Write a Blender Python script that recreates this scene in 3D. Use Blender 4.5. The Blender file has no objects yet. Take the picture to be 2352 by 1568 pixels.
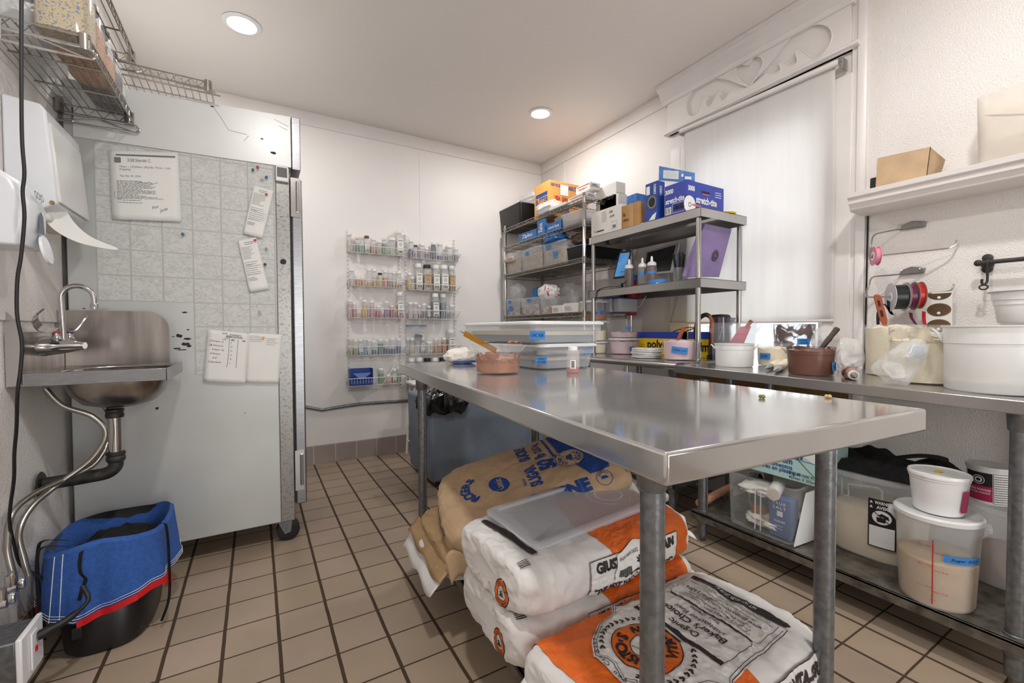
import bpy, bmesh, math, random
from math import sin, cos, pi, radians as R, sqrt, atan2
from mathutils import Vector, Matrix, noise, Euler
random.seed(7)
COL = bpy.context.scene.collection

# ------------------------------------------------------------------ camera geometry (2352x1568 photograph)
F_PX, YAW, PITCH, ROLL = 1000.57, 0.53125, 0.02553, -0.00399
CAM = Vector((-2.5477, -3.7347, 1.0485))
def ray(px, py):
    x = px - 1176; y = py - 784
    cr, sr = cos(ROLL), sin(ROLL)
    X = x*cr + y*sr; Y = -x*sr + y*cr
    u = X/F_PX; v2 = Y/F_PX
    cp, sp = cos(PITCH), sin(PITCH)
    d = cp - v2*sp; v = sp + v2*cp
    c, s = cos(YAW), sin(YAW)
    return Vector((u*c + d*s, -u*s + d*c, -v))
def at(px, py, x=None, y=None, z=None):
    """point of the photograph's pixel on a plane of the room"""
    r = ray(px, py)
    if x is not None: t = (x-CAM.x)/r.x
    elif y is not None: t = (y-CAM.y)/r.y
    else: t = (z-CAM.z)/r.z
    return CAM + r*t
def at_dist(px, py, P):
    """point on the pixel's ray at the horizontal distance of P"""
    r = ray(px, py); h = Vector((r.x, r.y)).length
    d = Vector((P[0]-CAM.x, P[1]-CAM.y)).length
    return CAM + r*(d/h)
def fit(l, r_, top, bot, z, k=0.0):
    """centre, radius and height of an upright round thing standing at height z"""
    zf = z if callable(z) else (lambda y: z)
    zz = zf(-2.5)
    for _ in range(4):
        f = at((l+r_)/2, bot, z=zz); zz = zf(f.y)
    dv = Vector((f.x-CAM.x, f.y-CAM.y)); dF = dv.length
    cosoff = cos(math.atan(((l+r_)/2-1176)/F_PX))
    w = (r_-l)*cosoff*cosoff/F_PX
    rad = w*dF/(2-w)
    c = Vector((f.x, f.y, zz)) + Vector((dv.x, dv.y, 0)).normalized()*rad
    h = at_dist((l+r_)/2, top, c).z - zz
    return c, rad, h

# ------------------------------------------------------------------ materials
def lin(c):
    return tuple(((v/255)/12.92 if v/255 <= .04045 else ((v/255+.055)/1.055)**2.4) for v in c)
MATS = {}
def mat(name, col, rough=.5, metal=0., alpha=1., bump=0., bscale=60., var=.06, vscale=8., trans=0., emit=0., stretch=None, col2=None, thr=None, sub=0., coat=0., transl=0., rvar=0.):
    if name in MATS: return MATS[name]
    m = bpy.data.materials.new(name); m.use_nodes = True
    nt = m.node_tree; N = nt.nodes; L = nt.links
    b = N['Principled BSDF']
    c1 = lin(col); c2 = lin(col2) if col2 else tuple(max(0, v*(1-var*2.2)) for v in c1)
    tc = N.new('ShaderNodeTexCoord'); mp = N.new('ShaderNodeMapping')
    if stretch: mp.inputs['Scale'].default_value = stretch
    L.new(tc.outputs['Object'], mp.inputs['Vector'])
    n = N.new('ShaderNodeTexNoise'); n.inputs['Scale'].default_value = vscale; n.inputs['Detail'].default_value = 4
    L.new(mp.outputs[0], n.inputs['Vector'])
    cr = N.new('ShaderNodeValToRGB')
    lo, hi = thr if thr else (.35, .7)
    cr.color_ramp.elements[0].position = lo; cr.color_ramp.elements[1].position = hi
    cr.color_ramp.elements[0].color = (*c1, 1); cr.color_ramp.elements[1].color = (*c2, 1)
    L.new(n.outputs['Fac'], cr.inputs['Fac']); L.new(cr.outputs['Color'], b.inputs['Base Color'])
    b.inputs['Roughness'].default_value = rough; b.inputs['Metallic'].default_value = metal
    if rvar:
        mr = N.new('ShaderNodeMapRange'); mr.inputs[3].default_value = rough; mr.inputs[4].default_value = rough+rvar
        mr.inputs[1].default_value = .4; mr.inputs[2].default_value = .7
        L.new(n.outputs['Fac'], mr.inputs[0]); L.new(mr.outputs[0], b.inputs['Roughness'])
    b.inputs['Alpha'].default_value = alpha
    b.inputs['Transmission Weight'].default_value = trans
    if coat: b.inputs['Coat Weight'].default_value = coat
    if sub: b.inputs['Subsurface Weight'].default_value = sub
    if emit:
        b.inputs['Emission Color'].default_value = (*c1, 1); b.inputs['Emission Strength'].default_value = emit
    if bump:
        n2 = N.new('ShaderNodeTexNoise'); n2.inputs['Scale'].default_value = bscale; n2.inputs['Detail'].default_value = 3
        L.new(mp.outputs[0], n2.inputs['Vector'])
        bp = N.new('ShaderNodeBump'); bp.inputs['Strength'].default_value = bump; bp.inputs['Distance'].default_value = .01
        L.new(n2.outputs['Fac'], bp.inputs['Height']); L.new(bp.outputs[0], b.inputs['Normal'])
    if transl:
        t = N.new('ShaderNodeBsdfTranslucent'); t.inputs['Color'].default_value = (*c1, 1)
        mx = N.new('ShaderNodeMixShader'); mx.inputs[0].default_value = transl
        L.new(b.outputs[0], mx.inputs[1]); L.new(t.outputs[0], mx.inputs[2])
        L.new(mx.outputs[0], N['Material Output'].inputs['Surface'])
    MATS[name] = m
    return m
def M(name): return MATS[name]

mat('white wall paint', (238,234,231), .42, bump=.12, bscale=900, var=.02, vscale=1.2)
mat('textured wall paint', (236,231,227), .38, bump=.35, bscale=170, var=.03, vscale=1.5)
mat('ceiling paint', (236,230,225), .7, var=.02, vscale=.8)
mat('trim paint', (232,227,224), .35, var=.03, vscale=3)
mat('blind fabric', (240,238,236), .7, var=.03, vscale=2, stretch=(1,14,1), transl=.45)
mat('stainless', (180,177,175), .2, .85, var=.07, vscale=2.5, rvar=.08)
mat('stainless top', (196,194,191), .09, .74, var=.08, vscale=2.2, rvar=.08, bump=.015, bscale=5)
mat('stainless edge', (150,150,152), .3, .9, var=.1, vscale=30, stretch=(1,1,8))
mat('stainless brushed', (168,160,154), .28, .95, var=.2, vscale=3.5, stretch=(6,6,.6))
mat('chrome', (196,194,192), .16, .95, var=.03, vscale=4)
mat('chrome wire', (165,160,152), .28, .9, var=.1, vscale=30)
mat('galvanized', (132,135,138), .4, .75, var=.16, vscale=60, bump=.1, bscale=80)
mat('galvanized worn', (132,126,116), .45, .6, var=.3, vscale=25, bump=.1, bscale=60)
mat('fridge panel', (197,199,197), .38, .25, var=.07, vscale=2.2, bump=.04, bscale=5)
mat('fridge upper panel', (220,221,220), .3, .1, var=.04, vscale=3)
mat('pitted steel', (150,148,144), .35, .7, var=.22, vscale=90, thr=(.5,.75))
mat('dark rubber', (28,27,27), .6, var=.2, vscale=40)
mat('black plastic', (22,22,24), .4, var=.1)
mat('black cloth', (20,20,22), .9, var=.3, vscale=40, bump=.5, bscale=40)
mat('black bag', (12,12,13), .22, var=.2, bump=.8, bscale=22)
mat('white plastic', (236,236,236), .3, var=.02)
mat('dispenser white', (226,229,234), .28, var=.02)
mat('grey plastic', (116,128,144), .5, var=.12, vscale=5)
mat('iron pipe', (66,64,62), .5, .4, var=.25, vscale=30, bump=.15, bscale=90)
mat('cord black', (20,18,18), .5)
mat('paper', (232,232,228), .8, var=.02)
mat('paper warm', (224,220,212), .8, var=.03)
mat('print grey', (120,120,120), .8)
mat('print black', (25,22,22), .7)
mat('print brown', (45,33,32), .7)
mat('print blue', (28,70,148), .65)
mat('print white', (240,240,240), .6)
mat('kraft paper', (198,168,134), .75, var=.08, vscale=14, bump=.1, bscale=30)
mat('kraft dark', (182,150,110), .75, var=.1, vscale=14)
mat('cardboard', (186,140,88), .8, var=.06, vscale=20)
mat('orange carton', (222,160,82), .7, var=.04)
mat('sack white', (226,224,222), .55, var=.03, vscale=10, bump=.35, bscale=13)
mat('sack orange', (228,106,26), .5, var=.06, vscale=9, bump=.25, bscale=14)
mat('tape blue', (58,134,208), .6, var=.05, vscale=60)
mat('frosted plastic', (230,232,234), .3, alpha=.36, var=.02)
mat('frosted box', (228,231,236), .3, alpha=.36, var=.02)
mat('tub wall', (232,232,232), .2, alpha=.13, var=.02)
mat('steel tube', (186,183,180), .2, .9, var=.04, vscale=3)
mat('dimmed far wall', (128,124,120), .6, var=.05)  # unseen wall, tone darkened to dim its reflection in the steel
mat('frosted clear', (228,231,234), .22, alpha=.24, var=.02)
mat('clear plastic', (222,226,228), .12, alpha=.22, var=.02)
mat('clear film', (235,236,238), .15, alpha=.3, var=.05, bump=.9, bscale=25)
mat('frost lid', (236,238,240), .3, alpha=.85, var=.02)
mat('frosted blue tint', (226,229,236), .25, alpha=.42, var=.03)
mat('milky plastic', (232,233,232), .32, alpha=.88, var=.02, vscale=12)
mat('jar clear', (225,226,226), .12, alpha=.3, var=.02)
mat('wood handle', (150,62,28), .4, var=.15, vscale=15)
mat('silicone brown', (158,78,48), .45, var=.08)
mat('cloth white', (236,230,222), .95, bump=.7, bscale=90, var=.05)
mat('red strap', (206,18,30), .6, var=.08)
mat('blue denim', (50,96,176), .85, var=.12, vscale=80, bump=.5, bscale=300)
mat('gold', (178,128,52), .25, .9)
mat('lamp glow', (255,250,242), .5, emit=9)
mat('blue box', (24,66,156), .4, var=.04)
mat('blue royal', (38,62,168), .4, var=.04)
mat('yellow box', (240,200,0), .5, var=.03)
mat('green soft', (150,210,120), .6)
mat('purple folder', (146,126,176), .55, var=.1, vscale=8)
mat('aqua carton', (182,216,214), .55, var=.02)
mat('wood sill', (150,120,70), .7, var=.35, vscale=6, col2=(92,72,44))
mat('brown frosting', (172,110,74), .4, var=.25, vscale=16, col2=(142,84,54), bump=.5, bscale=30)
mat('chocolate', (92,50,36), .35, var=.2, vscale=14, bump=.4, bscale=30)
mat('cream', (246,236,210), .5, var=.06, vscale=10, bump=.3, bscale=20)
mat('pink cream', (226,196,206), .5, var=.08, vscale=12, bump=.3, bscale=20)
mat('flour', (232,218,190), .85, var=.04, vscale=8)
mat('sugar tan', (214,182,138), .85, var=.06, vscale=30, bump=.2, bscale=200)
mat('brown sugar', (142,106,78), .85, var=.1, vscale=20)
mat('glass', (240,245,245), .02, alpha=.12, var=0)

# ------------------------------------------------------------------ mesh building
class MB:
    def __init__(s): s.v = []; s.f = []; s.m = []; s.cur = 0
    def add(s, vs, fs):
        o = len(s.v); s.v += [tuple(v) for v in vs]
        for f in fs: s.f.append(tuple(i+o for i in f)); s.m.append(s.cur)
        return s
    def box(s, a, b, rot=None, org=(0,0,0)):
        x0,y0,z0 = a; x1,y1,z1 = b
        vs = [Vector(p) for p in ((x0,y0,z0),(x1,y0,z0),(x1,y1,z0),(x0,y1,z0),(x0,y0,z1),(x1,y0,z1),(x1,y1,z1),(x0,y1,z1))]
        if rot is not None: vs = [rot @ (v-Vector(org)) + Vector(org) for v in vs]
        return s.add(vs, [(0,3,2,1),(4,5,6,7),(0,1,5,4),(1,2,6,5),(2,3,7,6),(3,0,4,7)])
    def rings(s, rings, closed=True, cap0=True, cap1=True):
        n = len(rings[0]); vs = [p for r in rings for p in r]; fs = []
        for k in range(len(rings)-1):
            for i in range(n if closed else n-1):
                j = (i+1) % n
                fs.append((k*n+i, k*n+j, (k+1)*n+j, (k+1)*n+i))
        if cap0: fs.append(tuple(reversed(range(n))))
        if cap1: fs.append(tuple(range((len(rings)-1)*n, len(rings)*n)))
        return s.add(vs, fs)
    def lathe(s, prof, n=28, c=(0,0,0), sx=1., sy=1., cap0=True, cap1=True, power=2.):
        rs = []
        for r, z in prof:
            ring = []
            for i in range(n):
                a = 2*pi*i/n
                if power == 2.: k = 1.
                else: k = (abs(cos(a))**power + abs(sin(a))**power)**(-1/power)
                ring.append((c[0]+r*k*cos(a)*sx, c[1]+r*k*sin(a)*sy, c[2]+z))
            rs.append(ring)
        return s.rings(rs, True, cap0, cap1)
    def tube(s, pts, r, n=8, closed=False, caps=True):
        pts = [Vector(p) for p in pts]; rs = []; up = None; m = len(pts)
        for i, p in enumerate(pts):
            if closed: t = pts[(i+1) % m] - pts[i-1]
            else: t = pts[min(i+1, m-1)] - pts[max(i-1, 0)]
            if t.length < 1e-9: t = Vector((0,0,1))
            t.normalize()
            if up is None: up = Vector((0,0,1)) if abs(t.z) < .9 else Vector((1,0,0))
            a = t.cross(up)
            if a.length < 1e-6: a = t.orthogonal()
            a.normalize(); b = a.cross(t).normalized(); up = b
            rr = r[i] if isinstance(r, (list, tuple)) else r
            rs.append([p + (a*cos(2*pi*k/n) + b*sin(2*pi*k/n))*rr for k in range(n)])
        if closed:
            rs.append(rs[0]); caps = False
        return s.rings(rs, True, caps, caps)
    def ribbon(s, pts, wv, th=.001):
        """flat strip through pts; wv = half-width vector or list of them"""
        rs = []
        for i, p in enumerate(pts):
            w = Vector(wv[i] if isinstance(wv, list) else wv); p = Vector(p)
            q = Vector(pts[min(i+1, len(pts)-1)]) - Vector(pts[max(i-1, 0)])
            nn = q.cross(w).normalized()*th/2
            rs.append([p-w-nn, p+w-nn, p+w+nn, p-w+nn])
        return s.rings(rs)
    def grid(s, fn, nu, nv, closed_u=False):
        vs = [fn(i/nu if not closed_u else i/nu, j/nv) for j in range(nv+1) for i in range(nu if closed_u else nu+1)]
        w = nu if closed_u else nu+1; fs = []
        for j in range(nv):
            for i in range(nu):
                k = (i+1) % w
                fs.append((j*w+i, j*w+k, (j+1)*w+k, (j+1)*w+i))
        return s.add(vs, fs)
    def prism(s, poly, d):
        """polygon (list of 3D points) extruded by the vector d"""
        n = len(poly); d = Vector(d); P = [Vector(p) for p in poly]
        return s.add(P+[p+d for p in P], [tuple(reversed(range(n))), tuple(range(n, 2*n))] + [(i, (i+1) % n, n+(i+1) % n, n+i) for i in range(n)])
    def sphere(s, c, r, n=12, sc=(1,1,1)):
        prof = []
        for k in range(n//2+1):
            a = -pi/2 + pi*k/(n//2); prof.append((max(cos(a)*r, 1e-4), sin(a)*r))
        rs = [[(c[0]+q*cos(2*pi*i/n)*sc[0], c[1]+q*sin(2*pi*i/n)*sc[1], c[2]+z*sc[2]) for i in range(n)] for q, z in prof]
        return s.rings(rs)
    def obj(s, name, material, parent=None, loc=None, smooth=True, bev=0., rot=None, solid=0., sub=0):
        me = bpy.data.meshes.new(name); me.from_pydata(s.v, [], s.f)
        mats = material if isinstance(material, (list, tuple)) else [material]
        for m in mats: me.materials.append(MATS[m] if isinstance(m, str) else m)
        if len(mats) > 1: me.polygons.foreach_set('material_index', s.m)
        bm = bmesh.new(); bm.from_mesh(me); bmesh.ops.recalc_face_normals(bm, faces=bm.faces); bm.to_mesh(me); bm.free()
        if smooth:
            me.polygons.foreach_set('use_smooth', [True]*len(me.polygons))
            if hasattr(me, 'set_sharp_from_angle'): me.set_sharp_from_angle(angle=R(38))
        me.update()
        o = bpy.data.objects.new(name, me); COL.objects.link(o)
        if parent: o.parent = parent
        if loc is not None: o.location = loc
        if rot is not None: o.rotation_euler = rot
        if bev:
            b = o.modifiers.new('bevel', 'BEVEL'); b.width = bev; b.segments = 2; b.limit_method = 'ANGLE'; b.angle_limit = R(35)
        if solid:
            q = o.modifiers.new('solid', 'SOLIDIFY'); q.thickness = solid; q.offset = 0
        if sub:
            q = o.modifiers.new('sub', 'SUBSURF'); q.levels = sub; q.render_levels = sub
        return o
def tag(o, label=None, cat=None, group=None, kind=None):
    if label: o['label'] = label
    if cat: o['category'] = cat
    if group: o['group'] = group
    if kind: o['kind'] = kind
    return o
def thing(name, label, cat, loc=(0,0,0), rz=0., group=None, rot=None):
    o = bpy.data.objects.new(name, None); COL.objects.link(o); o.empty_display_size = .05
    o.location = loc; o.rotation_euler = rot if rot else (0, 0, rz)
    return tag(o, label, cat, group)
def copy_tree(o, parent=None):
    c = o.copy(); COL.objects.link(c); c.parent = parent
    for ch in list(o.children): copy_tree(ch, c)
    return c
def struct(name, mb, m, **k):
    o = mb.obj(name, m, **k); o['kind'] = 'structure'; return o
def B(a, b): return MB().box(a, b)
def smooth_path(pts, k=6, closed=False):
    P = [Vector(p) for p in pts]; n = len(P); out = []
    for i in range(n if closed else n-1):
        if closed: p0, p1, p2, p3 = P[i-1], P[i], P[(i+1) % n], P[(i+2) % n]
        else: p0, p1, p2, p3 = P[max(i-1,0)], P[i], P[i+1], P[min(i+2,n-1)]
        for j in range(k):
            t = j/k
            out.append(.5*((2*p1)+(-p0+p2)*t+(2*p0-5*p1+4*p2-p3)*t*t+(-p0+3*p1-3*p2+p3)*t**3))
    if not closed: out.append(P[-1])
    return out

# ------------------------------------------------------------------ lettering and flat prints
_dg = {}
def text_mesh(s, bold=0., space=1., shear=0.):
    key = (s, bold, space, shear)
    if key in _dg: return _dg[key]
    cu = bpy.data.curves.new('t', 'FONT'); cu.body = s; cu.size = 1.; cu.offset = bold; cu.space_character = space; cu.shear = shear
    cu.resolution_u = 3; cu.align_x = 'CENTER'; cu.align_y = 'CENTER'
    o = bpy.data.objects.new('t', cu); COL.objects.link(o)
    dg = bpy.context.evaluated_depsgraph_get(); dg.update()
    me = o.evaluated_get(dg).to_mesh()
    vs = [tuple(v.co) for v in me.vertices]; fs = [tuple(p.vertices) for p in me.polygons]
    o.evaluated_get(dg).to_mesh_clear()
    bpy.data.objects.remove(o); bpy.data.curves.remove(cu)
    xs = [v[0] for v in vs] or [0]; ys = [v[1] for v in vs] or [0]
    cx = (min(xs)+max(xs))/2; cy = (min(ys)+max(ys))/2
    vs = [(v[0]-cx, v[1]-cy) for v in vs]
    _dg[key] = (vs, fs, max(xs)-min(xs), max(ys)-min(ys))
    return _dg[key]
class Print:
    """flat shapes in (u, v) metres laid on a surface by a map function"""
    def __init__(s, fn, maxlen=None): s.fn = fn; s.mb = MB(); s.maxlen = maxlen
    def _put(s, vs, fs, lift=0.):
        if s.maxlen:
            bm = bmesh.new(); V = [bm.verts.new((v[0], v[1], 0)) for v in vs]
            for f in fs:
                try: bm.faces.new([V[i] for i in f])
                except ValueError: pass
            bmesh.ops.triangulate(bm, faces=bm.faces)
            for _ in range(7):
                es = [e for e in bm.edges if e.calc_length() > s.maxlen]
                if not es: break
                bmesh.ops.subdivide_edges(bm, edges=es, cuts=1)
                bmesh.ops.triangulate(bm, faces=[f for f in bm.faces if len(f.verts) > 3])
            bm.verts.index_update()
            vs = [(v.co.x, v.co.y) for v in bm.verts]; fs = [[v.index for v in f.verts] for f in bm.faces]; bm.free()
        s.mb.add([s.fn(v[0], v[1], lift) for v in vs], fs)
    def poly(s, pts, lift=0.):
        if len(pts) > 4 or s.maxlen:
            bm = bmesh.new(); f = bm.faces.new([bm.verts.new((p[0], p[1], 0)) for p in pts])
            bmesh.ops.triangulate(bm, faces=[f]); bm.verts.index_update()
            vs = [(v.co.x, v.co.y) for v in bm.verts]; fs = [[v.index for v in q.verts] for q in bm.faces]; bm.free()
            s._put(vs, fs, lift)
        else: s._put(pts, [tuple(range(len(pts)))], lift)
        return s
    def rect(s, u0, v0, u1, v1, lift=0.): return s.poly([(u0,v0),(u1,v0),(u1,v1),(u0,v1)], lift)
    def ring(s, u, v, r0, r1, a0=0., a1=2*pi, n=40, sy=1., lift=0., rot=0.):
        vs = []; fs = []
        for i in range(n+1):
            a = a0+(a1-a0)*i/n
            for r in (r0, r1):
                x, y = r*cos(a), r*sin(a)*sy
                vs.append((u+x*cos(rot)-y*sin(rot), v+x*sin(rot)+y*cos(rot)))
        for i in range(n): fs.append((2*i, 2*i+1, 2*i+3, 2*i+2))
        s._put(vs, fs, lift); return s
    def disc(s, u, v, r, n=32, sy=1., lift=0., rot=0.):
        pts = [(r*cos(2*pi*i/n), r*sin(2*pi*i/n)*sy) for i in range(n)]
        return s.poly([(u+x*cos(rot)-y*sin(rot), v+x*sin(rot)+y*cos(rot)) for x, y in pts], lift)
    def line(s, pts, w, lift=0.):
        for a, b in zip(pts[:-1], pts[1:]):
            dx, dy = b[0]-a[0], b[1]-a[1]; l = sqrt(dx*dx+dy*dy) or 1; nx, ny = -dy/l*w/2, dx/l*w/2
            s._put([(a[0]+nx,a[1]+ny),(a[0]-nx,a[1]-ny),(b[0]-nx,b[1]-ny),(b[0]+nx,b[1]+ny)], [(0,1,2,3)], lift)
        return s
    def frame(s, u0, v0, u1, v1, w, lift=0.): return s.line([(u0,v0),(u1,v0),(u1,v1),(u0,v1),(u0,v0)], w, lift)
    def text(s, t, u, v, h, bold=.0, rot=0., width=None, space=1., lift=0., shear=0.):
        vs, fs, w, hh = text_mesh(t, bold, space, shear)
        k = h/.72; kx = k if width is None else width/w
        out = [(x*kx, y*k) for x, y in vs]
        s._put([(u+x*cos(rot)-y*sin(rot), v+x*sin(rot)+y*cos(rot)) for x, y in out], fs, lift); return s
    def arc_text(s, t, u, v, r, h, a0, a1, bold=0., inward=False, sy=1., lift=0.):
        n = len(t)
        for i, ch in enumerate(t):
            if ch == ' ': continue
            a = a0+(a1-a0)*(i+.5)/n
            s.text(ch, u+r*cos(a), v+r*sin(a)*sy, h, bold, rot=(a+pi/2 if inward else a-pi/2), lift=lift)
        return s
    def scribble(s, u, v, w, h, n=6, lw=.001, seed=0):
        rnd = random.Random(seed); pts = []
        for i in range(n*3): pts.append((u-w/2+w*i/(n*3-1), v+(rnd.random()-.5)*h))
        return s.line(pts, lw)
    def lines(s, u0, v0, u1, v1, rows, h, seed=0, fill=.8):
        """rows of small print shown as broken bars"""
        rnd = random.Random(seed)
        for k in range(rows):
            y = v1-(v1-v0)*(k+.5)/rows; x = u0; end = u0+(u1-u0)*(fill+(1-fill)*rnd.random())
            while x < end:
                w = (u1-u0)*(.04+.1*rnd.random()); s.rect(x, y-h/2, min(x+w, end), y+h/2); x += w+(u1-u0)*.02
        return s
    def bars(s, u0, v0, u1, v1, n=16, seed=0):
        rnd = random.Random(seed); x = u0; st = (u1-u0)/n
        for k in range(n):
            w = st*(.3+.45*rnd.random()); s.rect(x, v0, x+w, v1); x += st
        return s
    def obj(s, name, m, parent=None, label=None):
        o = s.mb.obj(name, m, parent, smooth=False)
        if label: o['label'] = label
        return o
def plane_fn(o, u, v, eps=.0008):
    o, u, v = Vector(o), Vector(u).normalized(), Vector(v).normalized(); n = u.cross(v).normalized()
    return lambda a, b, l=0.: o + u*a + v*b + n*(eps+l)
def smear_shell(parent, r0, r1, z0, z1, base, n, m, name='smears'):
    q = MB(); q.lathe([(r0, z0), (r1, z1)], n, cap0=False, cap1=False); return q.obj(name, m, parent)
def smear_mat(name, col, lo, hi, sc=14):
    m = mat(name, col, .35, var=.2, vscale=30, bump=.3, bscale=30); nt = m.node_tree; N = nt.nodes; L = nt.links
    tc = N.new('ShaderNodeTexCoord'); n = N.new('ShaderNodeTexNoise'); n.inputs['Scale'].default_value = sc; n.inputs['Detail'].default_value = 5; n.inputs['Distortion'].default_value = 1.2
    L.new(tc.outputs['Object'], n.inputs['Vector']); r = N.new('ShaderNodeMapRange'); r.inputs[1].default_value = lo; r.inputs[2].default_value = hi; L.new(n.outputs['Fac'], r.inputs[0]); L.new(r.outputs[0], N['Principled BSDF'].inputs['Alpha']); return m
smear_mat('smear chocolate', (92,50,36), .50, .55, 11)
smear_mat('smear brown', (160,94,58), .44, .52, 26)
smear_mat('smear cream', (240,228,196), .50, .56, 18)
def cyl_fn(c, r, a0, eps=.0008, r1=None, h=None, sx=1., sy=1., power=2.):
    """u runs round an upright cone from angle a0, v is height"""
    def fn(a, b, l=0.):
        rr = r if r1 is None else r+(r1-r)*b/h
        t = a0 + a/max(rr, .001)
        if power != 2.: rr = rr*(abs(cos(t))**power + abs(sin(t))**power)**(-1/power)
        return Vector((c[0]+(rr+eps+l)*cos(t)*sx, c[1]+(rr+eps+l)*sin(t)*sy, c[2]+b))
    return fn
def facing(c):
    """angle from a point towards the viewpoint"""
    return atan2(CAM.y-c[1], CAM.x-c[0])
def tape(parent, fn, u, v, w=.055, h=.028, txt=None, seed=0, rot=0., maxlen=.01):
    """strip of blue painter's tape with handwriting"""
    f2 = lambda a, b, l=0.: fn(u + a*cos(rot)-b*sin(rot), v + a*sin(rot)+b*cos(rot), l)
    rnd = random.Random(seed)
    P = Print(f2, maxlen); j = lambda: (rnd.random()-.5)*.003
    P.poly([(-w/2+j(),-h/2+j()),(w/2+j(),-h/2),(w/2+j(),h/2+j()),(-w/2+j(),h/2)], .0004)
    o = P.obj('tape_label', 'tape blue', parent, 'blue tape label with black handwriting')
    Q = Print(f2, maxlen)
    if txt:
        ls = txt.split('\n')
        for k, t in enumerate(ls): Q.text(t, 0, (len(ls)/2-.5-k)*h*.42, h*(.34 if len(ls) == 1 else .26), .01, width=min(w*.8, len(t)*h*.3), shear=.3, lift=.0009)
    else: Q.scribble(0, 0, w*.7, h*.3, 5, .0012, seed)
    Q.obj('handwriting', 'print black', o)
    return o
# ================================================================== THE ROOM
T = .162
CZ = 2.74
XL, YF = -3.21, -6.2
def floor_material():
    m = bpy.data.materials.new('quarry tile floor'); m.use_nodes = True; nt = m.node_tree; N = nt.nodes; L = nt.links; b = N['Principled BSDF']
    tc = N.new('ShaderNodeTexCoord'); sp = N.new('ShaderNodeSeparateXYZ'); L.new(tc.outputs['Object'], sp.inputs[0])
    def mth(op, a, bb=None, c=None):
        n = N.new('ShaderNodeMath'); n.operation = op
        for i, v in enumerate((a, bb, c)):
            if v is None: continue
            if isinstance(v, (int, float)): n.inputs[i].default_value = v
            else: L.new(v, n.inputs[i])
        return n.outputs[0]
    nz = N.new('ShaderNodeTexNoise'); nz.inputs['Scale'].default_value = 9; L.new(tc.outputs['Object'], nz.inputs['Vector'])
    wob = mth('MULTIPLY', mth('SUBTRACT', nz.outputs['Fac'], .5), .02)
    gx = mth('ADD', mth('ADD', mth('DIVIDE', sp.outputs[0], T), 13.407+40), wob)
    gy = mth('ADD', mth('ADD', mth('DIVIDE', sp.outputs[1], T), -.116+60), wob)
    ix, iy = mth('ROUND', gx), mth('ROUND', gy)
    dx = mth('ABSOLUTE', mth('SUBTRACT', gx, ix)); dy = mth('ABSOLUTE', mth('SUBTRACT', gy, iy))
    mx = mth('LESS_THAN', dx, .034); my = mth('LESS_THAN', dy, .019)
    g = mth('MAXIMUM', mx, my)
    cmb = N.new('ShaderNodeCombineXYZ'); L.new(mth('FLOOR', gx), cmb.inputs[0]); L.new(mth('FLOOR', gy), cmb.inputs[1])
    wn = N.new('ShaderNodeTexWhiteNoise'); L.new(cmb.outputs[0], wn.inputs['Vector'])
    cr = N.new('ShaderNodeValToRGB'); e = cr.color_ramp.elements
    e[0].color = (*lin((166,149,130)), 1); e[1].color = (*lin((177,157,141)), 1); q = e.new(.5); q.color = (*lin((170,151,129)), 1)
    L.new(wn.outputs['Value'], cr.inputs[0])
    n2 = N.new('ShaderNodeTexNoise'); n2.inputs['Scale'].default_value = 3.2; n2.inputs['Detail'].default_value = 6; L.new(tc.outputs['Object'], n2.inputs['Vector'])
    mr = N.new('ShaderNodeMapRange'); mr.inputs[1].default_value = .3; mr.inputs[2].default_value = .75; mr.inputs[3].default_value = 1.04; mr.inputs[4].default_value = .84
    L.new(n2.outputs['Fac'], mr.inputs[0])
    mul = N.new('ShaderNodeMix'); mul.data_type = 'RGBA'; mul.blend_type = 'MULTIPLY'; mul.inputs[0].default_value = 1
    L.new(cr.outputs[0], mul.inputs[6]); L.new(mr.outputs[0], mul.inputs[7])
    mix = N.new('ShaderNodeMix'); mix.data_type = 'RGBA'; L.new(g, mix.inputs[0]); L.new(mul.outputs[2], mix.inputs[6]); mix.inputs[7].default_value = (*lin((68,52,38)), 1)
    L.new(mix.outputs[2], b.inputs['Base Color'])
    ro = mth('ADD', mth('MULTIPLY', g, .35), .42); L.new(ro, b.inputs['Roughness'])
    bp = N.new('ShaderNodeBump'); bp.inputs['Strength'].default_value = .5; bp.inputs['Distance'].default_value = .004; bp.invert = True
    L.new(g, bp.inputs['Height']); L.new(bp.outputs[0], b.inputs['Normal'])
    MATS['floor'] = m
floor_material()
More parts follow.
